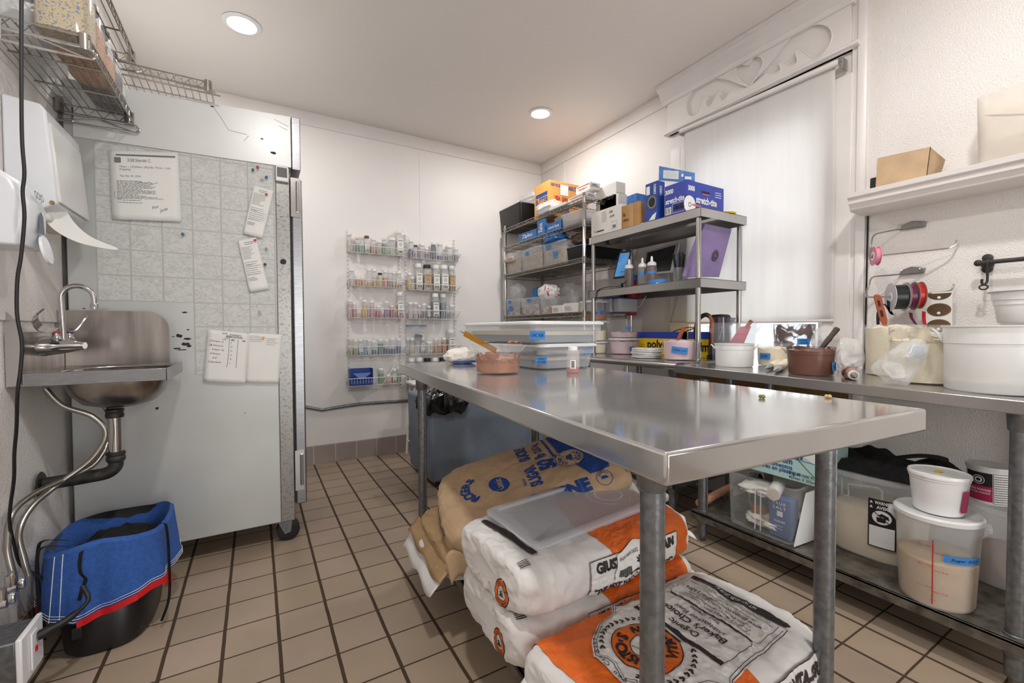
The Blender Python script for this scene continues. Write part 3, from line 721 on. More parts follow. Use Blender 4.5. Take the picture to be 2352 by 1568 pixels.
# ================================================================== HAND SINK
def sink():
    x0, x1, y0, y1, zr = -3.205, -2.822, -1.80, -1.42, .918
    t = thing('hand_sink', 'small wall mounted stainless steel hand sink beside the refrigerator', 'sink', (-3.0, -1.6, .70))
    inv = Matrix.Translation(t.location).inverted()
    def pt(name, mb, m, par=None, **k):
        o = mb.obj(name, m, par or t, **k)
        o.matrix_parent_inverse = inv if par is None else Matrix.Identity(4); return o
    rim = MB()
    cxx, cyy = -2.985, -1.60
    def loop(r, z, rect=False):
        out = []
        for k in range(48):
            a = 2*pi*k/48; c, s_ = cos(a), sin(a)
            if rect:
                q = min(abs((x1-cxx if c > 0 else cxx-x0)/c) if abs(c) > 1e-6 else 9, abs((y1-cyy if s_ > 0 else cyy-y0)/s_) if abs(s_) > 1e-6 else 9)
                out.append((cxx+c*q, cyy+s_*q, z))
            else:
                e = (abs(c)**2.6+abs(s_)**2.6)**(-1/2.6); out.append((cxx+c*e*r*1.0, cyy+s_*e*r*1.02, z))
        return out
    rim.rings([loop(0, zr-.036, True), loop(0, zr, True), loop(.152, zr-.006), loop(.146, zr-.02)], cap0=False, cap1=False)
    pt('rim', rim, 'stainless', solid=.002)
    lip = MB(); lip.box((x0, y0-.002, zr-.040), (x1+.002, y0+.002, zr+.003)); lip.box((x1-.002, y0-.002, zr-.040), (x1+.002, y1, zr+.003))
    pt('rim_lip', lip, 'stainless edge', bev=.0015)
    bw = MB(); bw.rings([loop(.148, zr-.008), loop(.144, zr-.05), loop(.130, zr-.09), loop(.10, zr-.125), loop(.05, zr-.142), loop(.02, zr-.146)], cap0=False, cap1=False)
    pt('basin', bw, 'stainless brushed', solid=.003)
    # side splash next to the refrigerator, rounded corner
    pts = [(x0, zr-.01), (-2.862, zr-.01), (-2.862, 1.055)] + [(-2.862-.075*(1-cos(a)), 1.055+.078*sin(a)) for a in [R(12*k) for k in range(1, 8)]] + [(x0, 1.133)]
    pt('side_splash', MB().prism([(x, y1+.002, z) for x, z in pts], (0, .003, 0)), 'stainless brushed', smooth=False)
    bx = B((x0, y0, zr-.01), (x0+.022, y1, 1.05)); pt('back_splash', bx, 'stainless brushed', bev=.004)
    nl = [Vector((XL+.003, -1.812, at(0, 706, y=-1.812).z)), at(10, 713, y=-1.812), at(38, 738, y=-1.812), at(47, 770, y=-1.812), at(47, 885, y=-1.812), Vector((XL+.003, -1.812, at(0, 890, y=-1.812).z))]
    pt('side_splash', MB().prism(nl, (0, .004, 0)), 'stainless', smooth=False)
    # faucet on the back splash
    fz = 1.0
    fb = MB()
    fb.rings([[(x0+.02+dx, -1.60+wy*cos(2*pi*k/20), 1.0+wz*sin(2*pi*k/20)) for k in range(20)] for dx, wy, wz in ((0, .085, .036), (.03, .080, .030), (.055, .06, .026), (.09, .035, .018), (.105, .028, .012))])
    fa = pt('faucet_body', fb, 'chrome')
    sp = [Vector((-3.135, -1.60, 1.01)), Vector((-3.137, -1.6, 1.10)), Vector((-3.139, -1.6, 1.165))]
    for k in range(1, 13):
        a = pi - pi*k/12; sp.append(Vector((-3.096+.044*cos(a), -1.6, 1.168+.046*sin(a))))
    sp += [Vector((-3.052, -1.6, 1.150))]
    pt('spout', MB().tube(sp, .0085, 14), 'chrome')
    pt('aerator', MB().lathe([(.010,0),(.0115,0),(.0115,.016),(.010,.02),(.009,.02)], 18, c=(-3.052,-1.6,1.132)), 'chrome')
    for k, (y, c) in enumerate(((-1.665, (176,60,48)), (-1.545, (60,60,110)))):
        hb = MB(); hb.lathe([(.014,0),(.016,.006),(.012,.012),(.010,.02),(.010,.028)], 18, c=(-3.135, y, 1.018))
        h = pt('handle', hb, 'chrome')
        MB().lathe([(.0105,0),(.0118,.002),(.0118,.006),(.0105,.008)], 18, c=(-3.135, y, 1.044)).obj('colour_ring', mat('ring %d' % k, c, .4), h)
        s_ = -1 if k == 0 else 1
        if k == 0: pp = [(-3.135,y,1.055), (-3.15,y-.02,1.055), (-3.165,y-.035,1.065), (-3.172,y-.045,1.09), (-3.166,y-.04,1.112), (-3.158,y-.035,1.118)]
        else: pp = [(-3.135,y,1.055), (-3.118,y+.004,1.058), (-3.105,y+.006,1.075), (-3.093,y+.008,1.098), (-3.088,y+.010,1.106)]
        MB().ribbon(smooth_path(pp, 5), (0, .0, .0) if False else (0.0, .011, .004) if k else (.004, .008, .008), .004).obj('wrist_blade', 'chrome', h)
    # drain
    dx, dy = -3.0, -1.62
    pt('drain_flange', MB().lathe([(.026,0),(.027,.012),(.024,.018),(.027,.024),(.027,.030),(.022,.032)], 24, c=(dx,dy,.735)), 'iron pipe')
    pt('tailpiece', MB().lathe([(.020,0),(.020,.15)], 24, c=(dx,dy,.60)), 'chrome')
    pt('slip_nut', MB().lathe([(.024,0),(.028,.006),(.028,.018),(.025,.022),(.028,.026),(.028,.034),(.021,.038)], 24, c=(dx,dy,.572)), 'iron pipe')
    tr = [Vector((dx, dy, .60)), Vector((dx, dy, .56))]
    for k in range(1, 8):
        a = R(90*k/7); tr.append(Vector((dx-.045+.045*cos(a), dy, .565-.035*sin(a)-.0)))
    tr += [Vector((-3.10, dy, .526)), Vector((-3.19, dy, .522))]
    pt('waste_arm', MB().tube(tr, .022, 18), 'iron pipe')
    es = MB().lathe([(.024,.006),(.040,.004),(.044,0)], 24, cap1=False)
    for i, p_ in enumerate(es.v): es.v[i] = (XL+.012+p_[2], dy+p_[1], .522+p_[0])
    pt('wall_escutcheon', es, 'iron pipe')
    # braided supply hoses down to the stop valves
    for name, pp in (('supply_hose', [(-3.155,-1.70,.86), (-3.115,-1.70,.80), (-3.045,-1.69,.755), (-3.01,-1.69,.69), (-3.045,-1.70,.61), (-3.12,-1.73,.545), (-3.165,-1.79,.50), (-3.18,-1.84,.44), (-3.165,-1.86,.36), (-3.155,-1.865,.31)]),
                     ('supply_hose', [(-3.06,-1.55,.80), (-3.03,-1.56,.74), (-3.02,-1.60,.66), (-3.05,-1.66,.58), (-3.11,-1.72,.555), (-3.165,-1.80,.535), (-3.188,-1.86,.50), (-3.185,-1.90,.42), (-3.17,-1.915,.34), (-3.165,-1.92,.30)])):
        pt(name, MB().tube(smooth_path(pp, 8), .0085, 10), 'chrome wire')
    for k, (px, py) in enumerate(((55,1338), (33,1372))):
        c = at(px, py, x=-3.135)
        vb = MB(); vb.tube([(c.x-.012, c.y-.004, c.z-.01), (-3.20, c.y-.004, c.z-.01)], .011, 12); vb.tube([(-3.16, c.y+.001, c.z-.012), (-3.16, c.y+.001, c.z+.03)], .011, 12)
        o = pt('stop_valve', vb, 'chrome')
        MB().lathe([(.001,0),(.016,.001),(.017,.008),(.014,.012),(.001,.013)], 14, c=(0,0,0), sy=.6).obj('valve_knob', 'chrome', o, loc=(c.x-.010, c.y, c.z), rot=(0, R(90), 0))
    return t
sink()
# painted lower edge of the wall panel above the sink
struct('trim_6', B((XL, -2.6, 1.085), (XL+.007, FY, CZ)), 'textured wall paint', bev=.002)

# ------------------------------------------------------------------ dispensers on the left wall
def towel_dispenser():
    y0, y1 = -1.80, -1.50
    zt = at(100, 238, y=y0).z; zb = at(137, 468, y=y0).z
    t = thing('paper_towel_dispenser', 'white wedge shaped paper towel dispenser on the wall above the sink', 'dispenser', (XL+.01, -1.65, zb))
    inv = Matrix.Translation(t.location).inverted()
    prof = [(XL+.008, zb-.03), (-3.13, zb-.028), (-3.086, zb), (-3.105, zt-.02), (-3.118, zt), (XL+.008, zt+.01)]
    o = MB().prism([(x, y0, z) for x, z in prof], (0, y1-y0, 0)).obj('housing', 'dispenser white', t, bev=.006); o.matrix_parent_inverse = inv
    cv = MB().prism([(-3.096, y0+.012, zb+.012), (-3.078, y0+.014, zb+.004), (-3.098, y0+.014, zt-.05), (-3.108, y0+.012, zt-.05)], (0, y1-y0-.028, 0)).obj('front_window', 'fridge upper panel', t, bev=.004); cv.matrix_parent_inverse = inv
    q = at(120, 465, y=y0)
    lk = MB().tube([(q.x, y0-.003, q.z), (q.x, y0+.01, q.z)], .006, 14).obj('lock', 'wood sill', t); lk.matrix_parent_inverse = inv
    bt = MB().box((XL+.02, y0+.02, zb-.055), (-3.11, y1-.02, zb-.028)).obj('paper_slot', 'paper warm', t, bev=.01); bt.matrix_parent_inverse = inv
    c = thing('paper_towel', 'loose white paper towel hanging out of the dispenser to the right', 'paper towel', (-3.1, -1.66, zb-.03))
    p0, p1, p2, p3 = at(118, 478, y=-1.74), at(150, 520, y=-1.72), at(200, 552, y=-1.68), at(272, 573, y=-1.60)
    n = Vector((-3.1, -1.66, zb-.03)); pts = smooth_path([p0, p1, p2, p3], 6)
    ws = []
    for i in range(len(pts)):
        k = i/(len(pts)-1); ws.append(Vector((.018, .035, .030))*(1-k)**.7*1.0 + Vector((.0, .001, .001)))
    MB().ribbon([p-n for p in pts], ws, .0008).obj('sheet', 'paper', c)
towel_dispenser()
def soap_dispenser():
    ya, yb = -2.02, -1.88
    zt = at(60, 392, y=ya).z; zb = at(80, 565, y=ya).z
    t = thing('soap_dispenser', 'white wall soap dispenser with grey sight window below the towel dispenser', 'dispenser', (XL+.01, -1.95, zb))
    inv = Matrix.Translation(t.location).inverted()
    def prof(k):
        return [(XL+.008, zb), (-3.10, zb), (-3.088+.006*k, zb+.06), (-3.088+.008*k, zb+.12), (-3.11+.006*k, zt-.025), (-3.14, zt), (XL+.008, zt+.006)]
    rs = []
    for k, y, ins in ((0, ya, .008), (.6, ya+.015, 0), (1, (ya+yb)/2, 0), (.6, yb-.015, 0), (0, yb, .008)):
        rs.append([(x-(ins if x > -3.19 else 0), y, z) for x, z in prof(k)])
    o = MB().rings(rs).obj('housing', 'dispenser white', t, bev=.006); o.matrix_parent_inverse = inv
    fn = plane_fn((-3.0785, -1.95, zt-.075), (0,1,0), (-.15,0,1), .001)
    # the brand name moulded on the front, read from the side
    P = Print(fn); P.text('GOJO', 0, .02, .022, .02, width=.06); P.lines(-.03, -.02, .03, -.005, 3, .0012, 2)
    o = P.obj('brand_mark', 'print grey', t); o.matrix_parent_inverse = inv
    P = Print(plane_fn((-3.0795, -1.95, zb+.075), (0,1,0), (0,0,1), .0015)); P.poly([(-.022,-.03),(.022,-.03),(.014,.02),(0,.035),(-.014,.02)])
    o = P.obj('sight_window', 'grey plastic', t); o.matrix_parent_inverse = inv
    pb = MB().lathe([(.001,0),(.03,.001),(.036,.004),(.034,.010),(.001,.014)], 24, sx=1.2)
    o = pb.obj('push_bar', 'dispenser white', t, loc=(-3.082, -1.93, zb+.002), rot=(0, R(80), 0)); o.matrix_parent_inverse = inv
soap_dispenser()

# ------------------------------------------------------------------ chrome wire shelves
def wire_shelf_mesh(W, L, step=.025, truss=.026, rw=.0022, collars=True, loops=False):
    """deck W along x, L along y, origin at the corner, top wires at z=0"""
    s = MB(); r2 = .0032
    n = int(L/step) if False else int(W/step)
    for k in range(1, n): s.tube([(W*k/n, .01, 0), (W*k/n, L-.01, 0)], rw, 5)
    m = max(2, int(L/.17))
    for k in range(1, m): s.tube([(0, L*k/m, -.005), (W, L*k/m, -.005)], r2, 6)
    for z in (.004, -truss):
        s.tube([(0, 0, z), (W, 0, z), (W, L, z), (0, L, z)], r2, 6, closed=True)
    def zig(a, b, cnt):
        a, b = Vector(a), Vector(b); pts = []
        for i in range(cnt*2+1):
            q = a.lerp(b, i/(cnt*2)); pts.append((q.x, q.y, .004 if i % 2 else -truss))
        s.tube(pts, .0018, 5)
    zig((0,0,0), (W,0,0), max(3, int(W/.045))); zig((0,L,0), (W,L,0), max(3, int(W/.045))); zig((0,0,0), (0,L,0), int(L/.045)); zig((W,0,0), (W,L,0), int(L/.045))
    if collars:
        for x in (.012, W-.012):
            for y in (.012, L-.012): s.lathe([(.0135,-.034),(.0165,-.034),(.0155,.014),(.0135,.014)], 16, c=(x, y, 0))
    return s
def left_shelf():
    t = thing('wall_wire_shelf', 'lower chrome wire shelf on the left wall carrying big sprinkle jars', 'wire shelf', (-3.205, -1.93, 1.935))
    wire_shelf_mesh(.235, .565).obj('wire_deck', 'chrome wire', t)
    for y in (.0, .565):
        e = MB()
        loop = [(0,y,-.03),(.22,y,-.03),(.245,y,-.036),(.252,y,-.046),(.245,y,-.056),(.22,y,-.06),(0,y,-.062)]
        e.tube(smooth_path(loop, 4), .0034, 7); e.tube([(0,y,-.062),(.12,y,-.03)], .003, 6); e.tube([(.12,y,-.03),(.225,y,-.058)], .0028, 6); e.tube([(.235,y,-.004),(.235,y,-.034)], .003, 6); e.tube([(.05,y,-.004),(.05,y,-.06)], .003, 6)
        e.obj('bracket', 'chrome', t)
    t2 = thing('wall_wire_shelf', 'upper chrome wire shelf on the left wall, cut off by the top of the photo', 'wire shelf', (-3.205, -1.93, 2.185))
    wire_shelf_mesh(.245, .565).obj('wire_deck', 'chrome wire', t2)
    for y in (.0, .565):
        e = MB(); loop = [(0,y,-.03),(.22,y,-.03),(.252,y,-.036),(.262,y,-.046),(.252,y,-.056),(.22,y,-.06),(0,y,-.062)]
        e.tube(smooth_path(loop, 4), .0034, 7); e.tube([(.24,y,-.004),(.24,y,-.034)], .003, 6); e.obj('bracket', 'chrome', t2)
    t3 = thing('wire_shelf_section', 'spare chrome wire shelf lying on top of the refrigerator', 'wire shelf', (-3.17, -1.41, 2.128))
    wire_shelf_mesh(.47, .36).obj('wire_deck', 'chrome wire', t3)
    for y in (0, .36):
        loop = [(.35,y,-.03),(.47,y,-.03),(.482,y,-.034),(.486,y,-.038),(.482,y,-.042),(.47,y,-.044),(.0,y,-.044)]
        MB().tube(smooth_path(loop, 4), .0034, 7).obj('bracket', 'chrome', t3)
left_shelf()
def big_jar(x, y, z, w, h, fill, fh, lidm, label, txt, k, lay=0):
    t = thing('sprinkle_jar', label, 'jar', (x, y, z), group='big sprinkle jars on the left wall shelf')
    MB().lathe([(w*.44,.0),(w*.5,.008),(w*.5,h*.72),(w*.42,h*.84),(w*.36,h*.88)], 24, power=4., cap1=False).obj('body', 'jar clear', t)
    MB().lathe([(w*.43,.003),(w*.485,.008),(w*.485,fh*h)], 24, power=4.).obj('sprinkles', fill, t)
    MB().lathe([(w*.4,h*.88),(w*.42,h*.89),(w*.42,h*.985),(w*.39,h)], 24).obj('lid', lidm, t)
    for s_, fn in enumerate((plane_fn((w*.43,0,h*.42),(0,1,0),(0,0,1),.0008), plane_fn((0,-w*.43,h*.42),(1,0,0),(0,0,1),.0008))):
        P = Print(fn); P.rect(-w*.3,-h*.26,w*.3,h*.26); o = P.obj('paper_label', 'paper', t)
        P = Print(fn); P.text(txt, 0, h*.18, w*.09, .01, width=w*.5, lift=.0005); P.lines(-w*.24, -h*.2, w*.24, h*.1, 8, .002, k, .7) if False else None
        P.text('SPRINKLES', 0, h*.08, w*.06, 0, width=w*.4, lift=.0005)
        for r_ in range(5): P.rect(-w*.24, -h*.18+r_*h*.04, w*(.24-.05*(r_ % 3)), -h*.17+r_*h*.04, .0005)
        P.obj('label_print', 'print grey', o)
mat('sprinkle orange', (206,150,66), .6, var=.5, vscale=160, col2=(188,66,50), thr=(.5,.62), bump=.6, bscale=200)
mat('sprinkle dark', (92,82,86), .6, var=.4, vscale=150, bump=.6, bscale=200)
mat('sprinkle mixed', (216,190,120), .6, vscale=170, col2=(70,100,170), thr=(.54,.6), bump=.6, bscale=200)
for k, (y, w, h, f, fh, lid, lb, tx) in enumerate(((-1.865,.125,.26,'sprinkle mixed',.55,'white plastic','nearest sprinkle jar on the left wall shelf, its lid above the photo edge','DECORATIFS'), (-1.74,.115,.20,'sprinkle orange',.6,'black plastic','black lidded jar of orange sprinkles, second from the near end of the wall shelf','CONFETTI'), (-1.62,.115,.19,'sprinkle orange',.45,'black plastic','black lidded sprinkle jar in the middle of the left wall shelf','CONFETTI'), (-1.50,.11,.175,'sprinkle dark',.5,'black plastic','dark filled sprinkle jar, second from the refrigerator end of the wall shelf','NONPAREILS'), (-1.41,.095,.155,'sprinkle dark',.35,'white plastic','squat sprinkle jar at the refrigerator end of the left wall shelf','SUGAR'))):
    big_jar(-3.035, y, 1.942, w, h, f, fh, lid, lb, tx, k)
for k, y in enumerate((-1.80, -1.62, -1.47)):
    t = thing('storage_tub', ['clear storage tub at the back of the wall shelf, near end', 'clear storage tub at the back of the wall shelf, middle', 'clear storage tub at the back of the wall shelf, refrigerator end'][k], 'tub', (-3.15, y, 1.942))
    MB().lathe([(.04,.0),(.045,.005),(.05,.15)], 20, power=5., cap1=False).obj('body', 'frosted plastic', t); MB().lathe([(.052,.15),(.053,.165),(.001,.168)], 20, power=5.).obj('lid', 'white plastic' if k else 'black plastic', t)

# hanging power cord on the left wall
c = [(50,-40),(49,60),(50,300),(56,395),(52,440),(56,500),(48,590),(40,640),(39,720),(50,785),(48,840),(40,905),(38,980),(33,1040),(32,1100),(24,1160),(22,1200),(30,1240),(46,1295),(80,1318),(118,1340)]
pts = [at(x, y, y=-2.08 if y < 900 else -2.08+.0006*(y-900)) for x, y in c]
o = MB().tube(smooth_path([p-pts[0] for p in pts], 5), .0042, 8).obj('hanging_cable', 'cord black', loc=pts[0]); tag(o, 'long black power cord hanging down in front of the left wall', 'cord')

# outlet box by the floor
def outlet():
    t = thing('outlet_box', 'surface mounted steel outlet box with white cover near the floor, left corner', 'outlet', (XL+.05, -2.06, .17))
    inv = Matrix.Translation(t.location).inverted()
    def pt(n, mb, m, **k):
        o = mb.obj(n, m, t, **k); o.matrix_parent_inverse = inv; return o
    pt('box', B((XL, -2.105, .115), (-3.105, -1.985, .235)), 'galvanized', bev=.004)
    pt('cover_plate', B((-3.105, -2.112, .108), (-3.092, -1.978, .242)), 'white plastic', bev=.004)
    pt('receptacle', B((-3.092, -2.065, .125), (-3.087, -2.025, .225)), 'dispenser white', bev=.003)
    pt('test_button', B((-3.088, -2.05, .168), (-3.084, -2.04, .182)), 'red strap')
    k = MB()
    for z in (.15, .20): k.tube([(-3.15, -2.107, z), (-3.15, -2.104, z)], .016, 18)
    pt('knockout', k, 'galvanized')
    p = [(-3.088,-2.03,.20),(-3.065,-2.02,.205),(-3.03,-2.0,.215),(-3.00,-1.96,.235),(-3.02,-1.93,.27)]
    o = MB().tube(smooth_path([Vector(q)-Vector(p[0]) for q in p], 5), [.013]*6+[.010]*6+[.006]*9, 10).obj('power_plug', 'cord black', loc=p[0]); tag(o, 'black plug pushed into the white outlet near the floor', 'plug')
    o = B((-.02,-.05,0), (.03,.05,.11)).obj('pipe_boot', 'kraft dark', loc=(-3.17,-2.20,.0), bev=.01); tag(o, 'brown stained block at the foot of the left wall by the outlet', 'block')
outlet()

# laundry bin with a blue mesh bag
def laundry():
    C0 = Vector((-3.0, -1.655, 0))
    t = thing('waste_bin', 'black plastic bin under the sink lined with a blue mesh bag', 'bin', C0)
    def lp(rx, ry, z, wav=0., n=64, cx=0., cy=0.):
        out = []
        for k in range(n):
            a = 2*pi*k/n; e = (abs(cos(a))**3.2+abs(sin(a))**3.2)**(-1/3.2)
            r = 1+wav*sin(a*5+1)+wav*.6*sin(a*9+2.3)
            out.append((cx+rx*e*r*cos(a), cy+ry*e*r*sin(a), z))
        return out
    MB().rings([lp(.105,.185,.0,cy=-.0), lp(.115,.195,.012), lp(.150,.205,.34)], cap1=False).obj('bin', 'black plastic', t, solid=.003)
    b = thing('mesh_laundry_bag', 'blue mesh laundry bag with red webbing trim folded over the black bin rim', 'laundry bag', C0)
    def zt(a): return .345 + .02*sin(a+2.6) + .012*sin(3*a)
    def ring(f, rx, ry, zf, wav):
        out = []
        for k in range(96):
            a = 2*pi*k/96; e = (abs(cos(a))**2.8+abs(sin(a))**2.8)**(-1/2.8); r = 1+wav*(sin(a*6+1)+.6*sin(a*11+2.3)+.4*sin(a*17))
            out.append((rx*e*r*cos(a), ry*e*r*sin(a), zf(a)))
        return out
    hem = lambda a: .155 + .035*max(0, cos(a+.35)) - .012*max(0, -sin(a)) + .008*sin(5*a)
    rs = [ring(0, .118, .172, lambda a: .245, .01), ring(0, .140, .198, lambda a: zt(a)-.03, .012), ring(0, .152, .212, lambda a: zt(a)+.006, .008), ring(0, .162, .222, lambda a: zt(a)-.004, .010), ring(0, .166, .226, lambda a: zt(a)-.05, .02), ring(0, .170, .230, lambda a: (zt(a)+hem(a))/2, .026), ring(0, .176, .234, lambda a: hem(a)+.02, .045), ring(0, .178, .236, hem, .05)]
    MB().rings(rs, cap0=False, cap1=False).obj('mesh', 'blue denim', b, solid=.0025)
    # hem stitches, centre seam and red webbing
    def hp(a, dz=0., dr=.004):
        k = int(a/(2*pi)*96) % 96; q = Vector(rs[-1][k]); q2 = Vector(rs[-1][(k+1) % 96]); q = q.lerp(q2, a/(2*pi)*96 % 1)
        d = Vector((q.x, q.y, 0)).normalized(); return Vector((q.x, q.y, 0)) + d*dr + Vector((0, 0, q.z+dz))
    st = MB()
    for dz in (.006, .014, .022): st.tube([hp(2*pi*k/96, dz, .0025 - dz*.06) for k in range(96)], .0009, 4, closed=True)
    st.obj('stitching', 'print white', b)
    for a0, a1, dz in ((R(262),R(300),.0), (R(300),R(335),.002), (R(200),R(222),.004), (R(258),R(268),.0)):
        MB().ribbon([hp(a0+(a1-a0)*k/10, dz, .006) for k in range(11)], (0,0,.011), .0015).obj('red_webbing', 'red strap', b)
    q = hp(R(335)); MB().ribbon([q, q+Vector((.006,-.004,-.02)), q+Vector((.004,-.003,-.05))], (.008,.008,0), .0015).obj('red_webbing', 'red strap', b)
    q = hp(R(258), 0, .006)
    MB().box((q.x-.012, q.y-.003, q.z-.045), (q.x+.012, q.y+.003, q.z-.01)).obj('buckle', 'black plastic', b, bev=.002)
    def rimp(a, dz=0, dr=.004):
        k = int(a/(2*pi)*96) % 96; q = Vector(rs[3][k]); d = Vector((q.x, q.y, 0)).normalized(); return q+d*dr+Vector((0,0,dz))
    # seam down the front
    a = R(243); k = int(a/(2*pi)*96)
    for dk in (-1, 1): MB().tube([Vector(rs[j][(k+dk) % 96])*1.008 for j in range(3, 8)], .0011, 4).obj('seam', 'print white', b)
    # black apron and its strings
    ap = thing('black_apron', 'crumpled black apron stuffed in the blue bag, its strings hanging out', 'apron', C0+Vector((0,0,.25)))
    def g(u, v):
        x, y = (u-.5)*.22, (v-.5)*.33; r = (x/.118)**2+(y/.175)**2
        z = .05*max(0, 1-r)**.6 + .022*noise.noise(Vector((x*16, y*16, 1))) + .014*noise.noise(Vector((x*40, y*34, 7)))
        return (x, y+.01, z+.01 if r < 1.2 else -.01)
    MB().grid(g, 40, 50).obj('cloth', 'black cloth', ap, solid=.003)
    L0 = Vector((0, 0, -.25))
    def strap(pts, w=.006): MB().ribbon([Vector(p)+L0 for p in smooth_path(pts, 6)], w if isinstance(w, (tuple, list)) else (w*.8, -w*.5, 0), .0016).obj('apron_string', 'black cloth', ap)
    f0 = rimp(R(262))
    strap([(f0.x+.01, f0.y+.05, .345), (f0.x+.002, f0.y+.008, .362), (f0.x, f0.y-.010, .335), (f0.x+.002, f0.y-.016, .30), (f0.x+.014, f0.y-.018, .275), (f0.x+.006, f0.y-.022, .25), (f0.x-.002, f0.y-.020, .215)])
    f0 = rimp(R(330))
    strap([(f0.x-.04, f0.y+.02, .35), (f0.x+.004, f0.y, .365), (f0.x+.014, f0.y-.004, .33), (f0.x+.018, f0.y-.006, .22), (f0.x+.016, f0.y-.012, .10), (f0.x-.004, f0.y-.03, .03)], .005)
    for da in (0, 14): 
        f0 = rimp(R(205+da))
        strap([(f0.x+.05, f0.y+.03, .345), (f0.x+.004, f0.y, .368), (f0.x-.008, f0.y-.010, .34), (f0.x-.008, f0.y-.014, .25), (f0.x-.002, f0.y-.02, .15), (f0.x+.006, f0.y-.02, .08+.0*da)], .006)
laundry()
# ================================================================== TABLES
def pipe_leg(par, x, y, ztop, zs, r=.0205, m='galvanized', foot=True):
    l = MB(); l.lathe([(r, .075), (r, ztop)], 20, c=(x, y, 0)); l.lathe([(r*.98, .0+.030), (r*1.02, .04), (r*1.05, .085), (r*1.05, .09)], 20, c=(x, y, 0))
    o = l.obj('leg', m, par)
    MB().lathe([(.011, 0), (.0125, .004), (.0125, .034)], 14, c=(x, y, 0)).obj('foot', 'galvanized worn', o)
    MB().lathe([(r+.0015, zs-.055), (r+.005, zs-.052), (r+.005, zs+.012), (r+.0015, zs+.014)], 20, c=(x, y, 0), cap0=False, cap1=False).obj('shelf_socket', 'galvanized', o)
    MB().lathe([(r+.001, ztop-.055), (r+.005, ztop-.05), (r+.008, ztop)], 20, c=(x, y, 0), cap0=False, cap1=False).obj('top_socket', 'galvanized', o)
    # rolled seam of the pipe
    dx, dy = .55, -.83
    MB().tube([(x+dx*r, y+dy*r, .1), (x+dx*r, y+dy*r, ztop-.05)], .0022, 6).obj('seam', m, o)
    return o
MT0 = Vector((-2.089, -3.350, 0)); MTR = -R(4.6)
def main_table():
    W, L, Z = .702, 1.73, .888
    t = thing('work_table', 'long stainless steel prep table in the middle of the kitchen, flour sacks stored beneath', 'table', MT0, MTR)
    B((0, 0, Z-.046), (W, L, Z)).obj('tabletop', 'stainless top', t, bev=.005)
    ap = MB()
    for a, b in (((.012, .012, Z-.050), (W-.012, .03, Z-.03)), ((.012, L-.03, Z-.050), (W-.012, L-.012, Z-.03)), ((.012, .012, Z-.050), (.03, L-.012, Z-.03)), ((W-.03, .012, Z-.050), (W-.012, L-.012, Z-.03))): ap.box(a, b)
    ap.obj('underframe', 'galvanized', t)
    sh = MB(); sh.box((.05, .10, .188), (W-.07, 1.52, .200)); sh.box((.05, .10, .160), (.06, 1.52, .2)); sh.box((W-.08, .10, .160), (W-.07, 1.52, .2))
    sh.obj('lower_shelf', 'galvanized worn', t, bev=.002)
    for x, y in ((.088, .117), (.625, .145), (.052, 1.487), (.625, 1.487)): pipe_leg(t, x, y, Z-.046, .195, .0193)
    return t
main_table()
def zt2(y): return .868 + (y+2.20)*(.868-.843)/1.24
mat('wt dark', (120,118,116), .3, .9)
def side_tables():
    # right hand worktop with square edge; its far end sits a little higher on its screw feet
    t = thing('work_table', 'stainless worktop along the right wall carrying frosting tubs, open shelf below', 'table', (-.35, -2.85, 0))
    inv = Matrix.Translation(t.location).inverted()
    y0, y1 = -3.60, -2.222
    s = MB()
    vs = []
    for x in (-.69, -.012):
        for y in (y0, y1):
            for z in (-.040, 0): vs.append((x, y, zt2(y)+z))
    s.add(vs, [(0,1,3,2),(4,6,7,5),(0,4,5,1),(2,3,7,6),(0,2,6,4),(1,5,7,3)])
    o = s.obj('tabletop', 'stainless', t, bev=.003); o.matrix_parent_inverse = inv
    sh = MB(); sh.box((-.69, y0+.05, .140), (-.05, -2.33, .150)); sh.box((-.69, y0+.05, .112), (-.68, -2.33, .15))
    o = sh.obj('lower_shelf', 'galvanized worn', t, bev=.002); o.matrix_parent_inverse = inv
    for x, y in ((-.648, -2.365), (-.648, -3.40), (-.07, -2.365), (-.07, -3.40)):
        o = pipe_leg(t, x, y, .805, .145, .0215, 'galvanized'); o.matrix_parent_inverse = inv
    # left hand worktop with a rolled front edge
    t = thing('work_table', 'stainless worktop with rolled front edge under the steel overshelf', 'table', (-.35, -1.78, 0))
    inv = Matrix.Translation(t.location).inverted()
    prof = [(-.012, .875), (-.63, .875), (-.650, .874), (-.664, .868), (-.670, .858), (-.668, .846), (-.658, .838), (-.645, .840), (-.636, .850), (-.626, .868), (-.012, .868)]
    o = MB().prism([(x, -1.30, z) for x, z in prof], (0, -.910, 0)).obj('tabletop', 'stainless', t); o.matrix_parent_inverse = inv
    o = MB().prism([(x, -2.210, z) for x, z in [(-.63,.876),(-.650,.875),(-.666,.868),(-.672,.857),(-.670,.845),(-.658,.836),(-.64,.838),(-.60,.838),(-.60,.876)]], (0, -.004, 0)).obj('end_cap', 'wt dark', t); o.matrix_parent_inverse = inv
    sh = MB(); sh.box((-.62, -2.17, .213), (-.05, -1.34, .225)); sh.box((-.62, -2.17, .185), (-.61, -1.34, .225)); sh.box((-.62, -2.17, .185), (-.05, -2.16, .225))
    o = sh.obj('lower_shelf', 'galvanized', t, bev=.002); o.matrix_parent_inverse = inv
    for x, y in ((-.58, -1.40), (-.58, -2.13), (-.07, -1.40), (-.07, -2.13)):
        o = pipe_leg(t, x, y, .845, .21, .0205, 'galvanized'); o.matrix_parent_inverse = inv
side_tables()
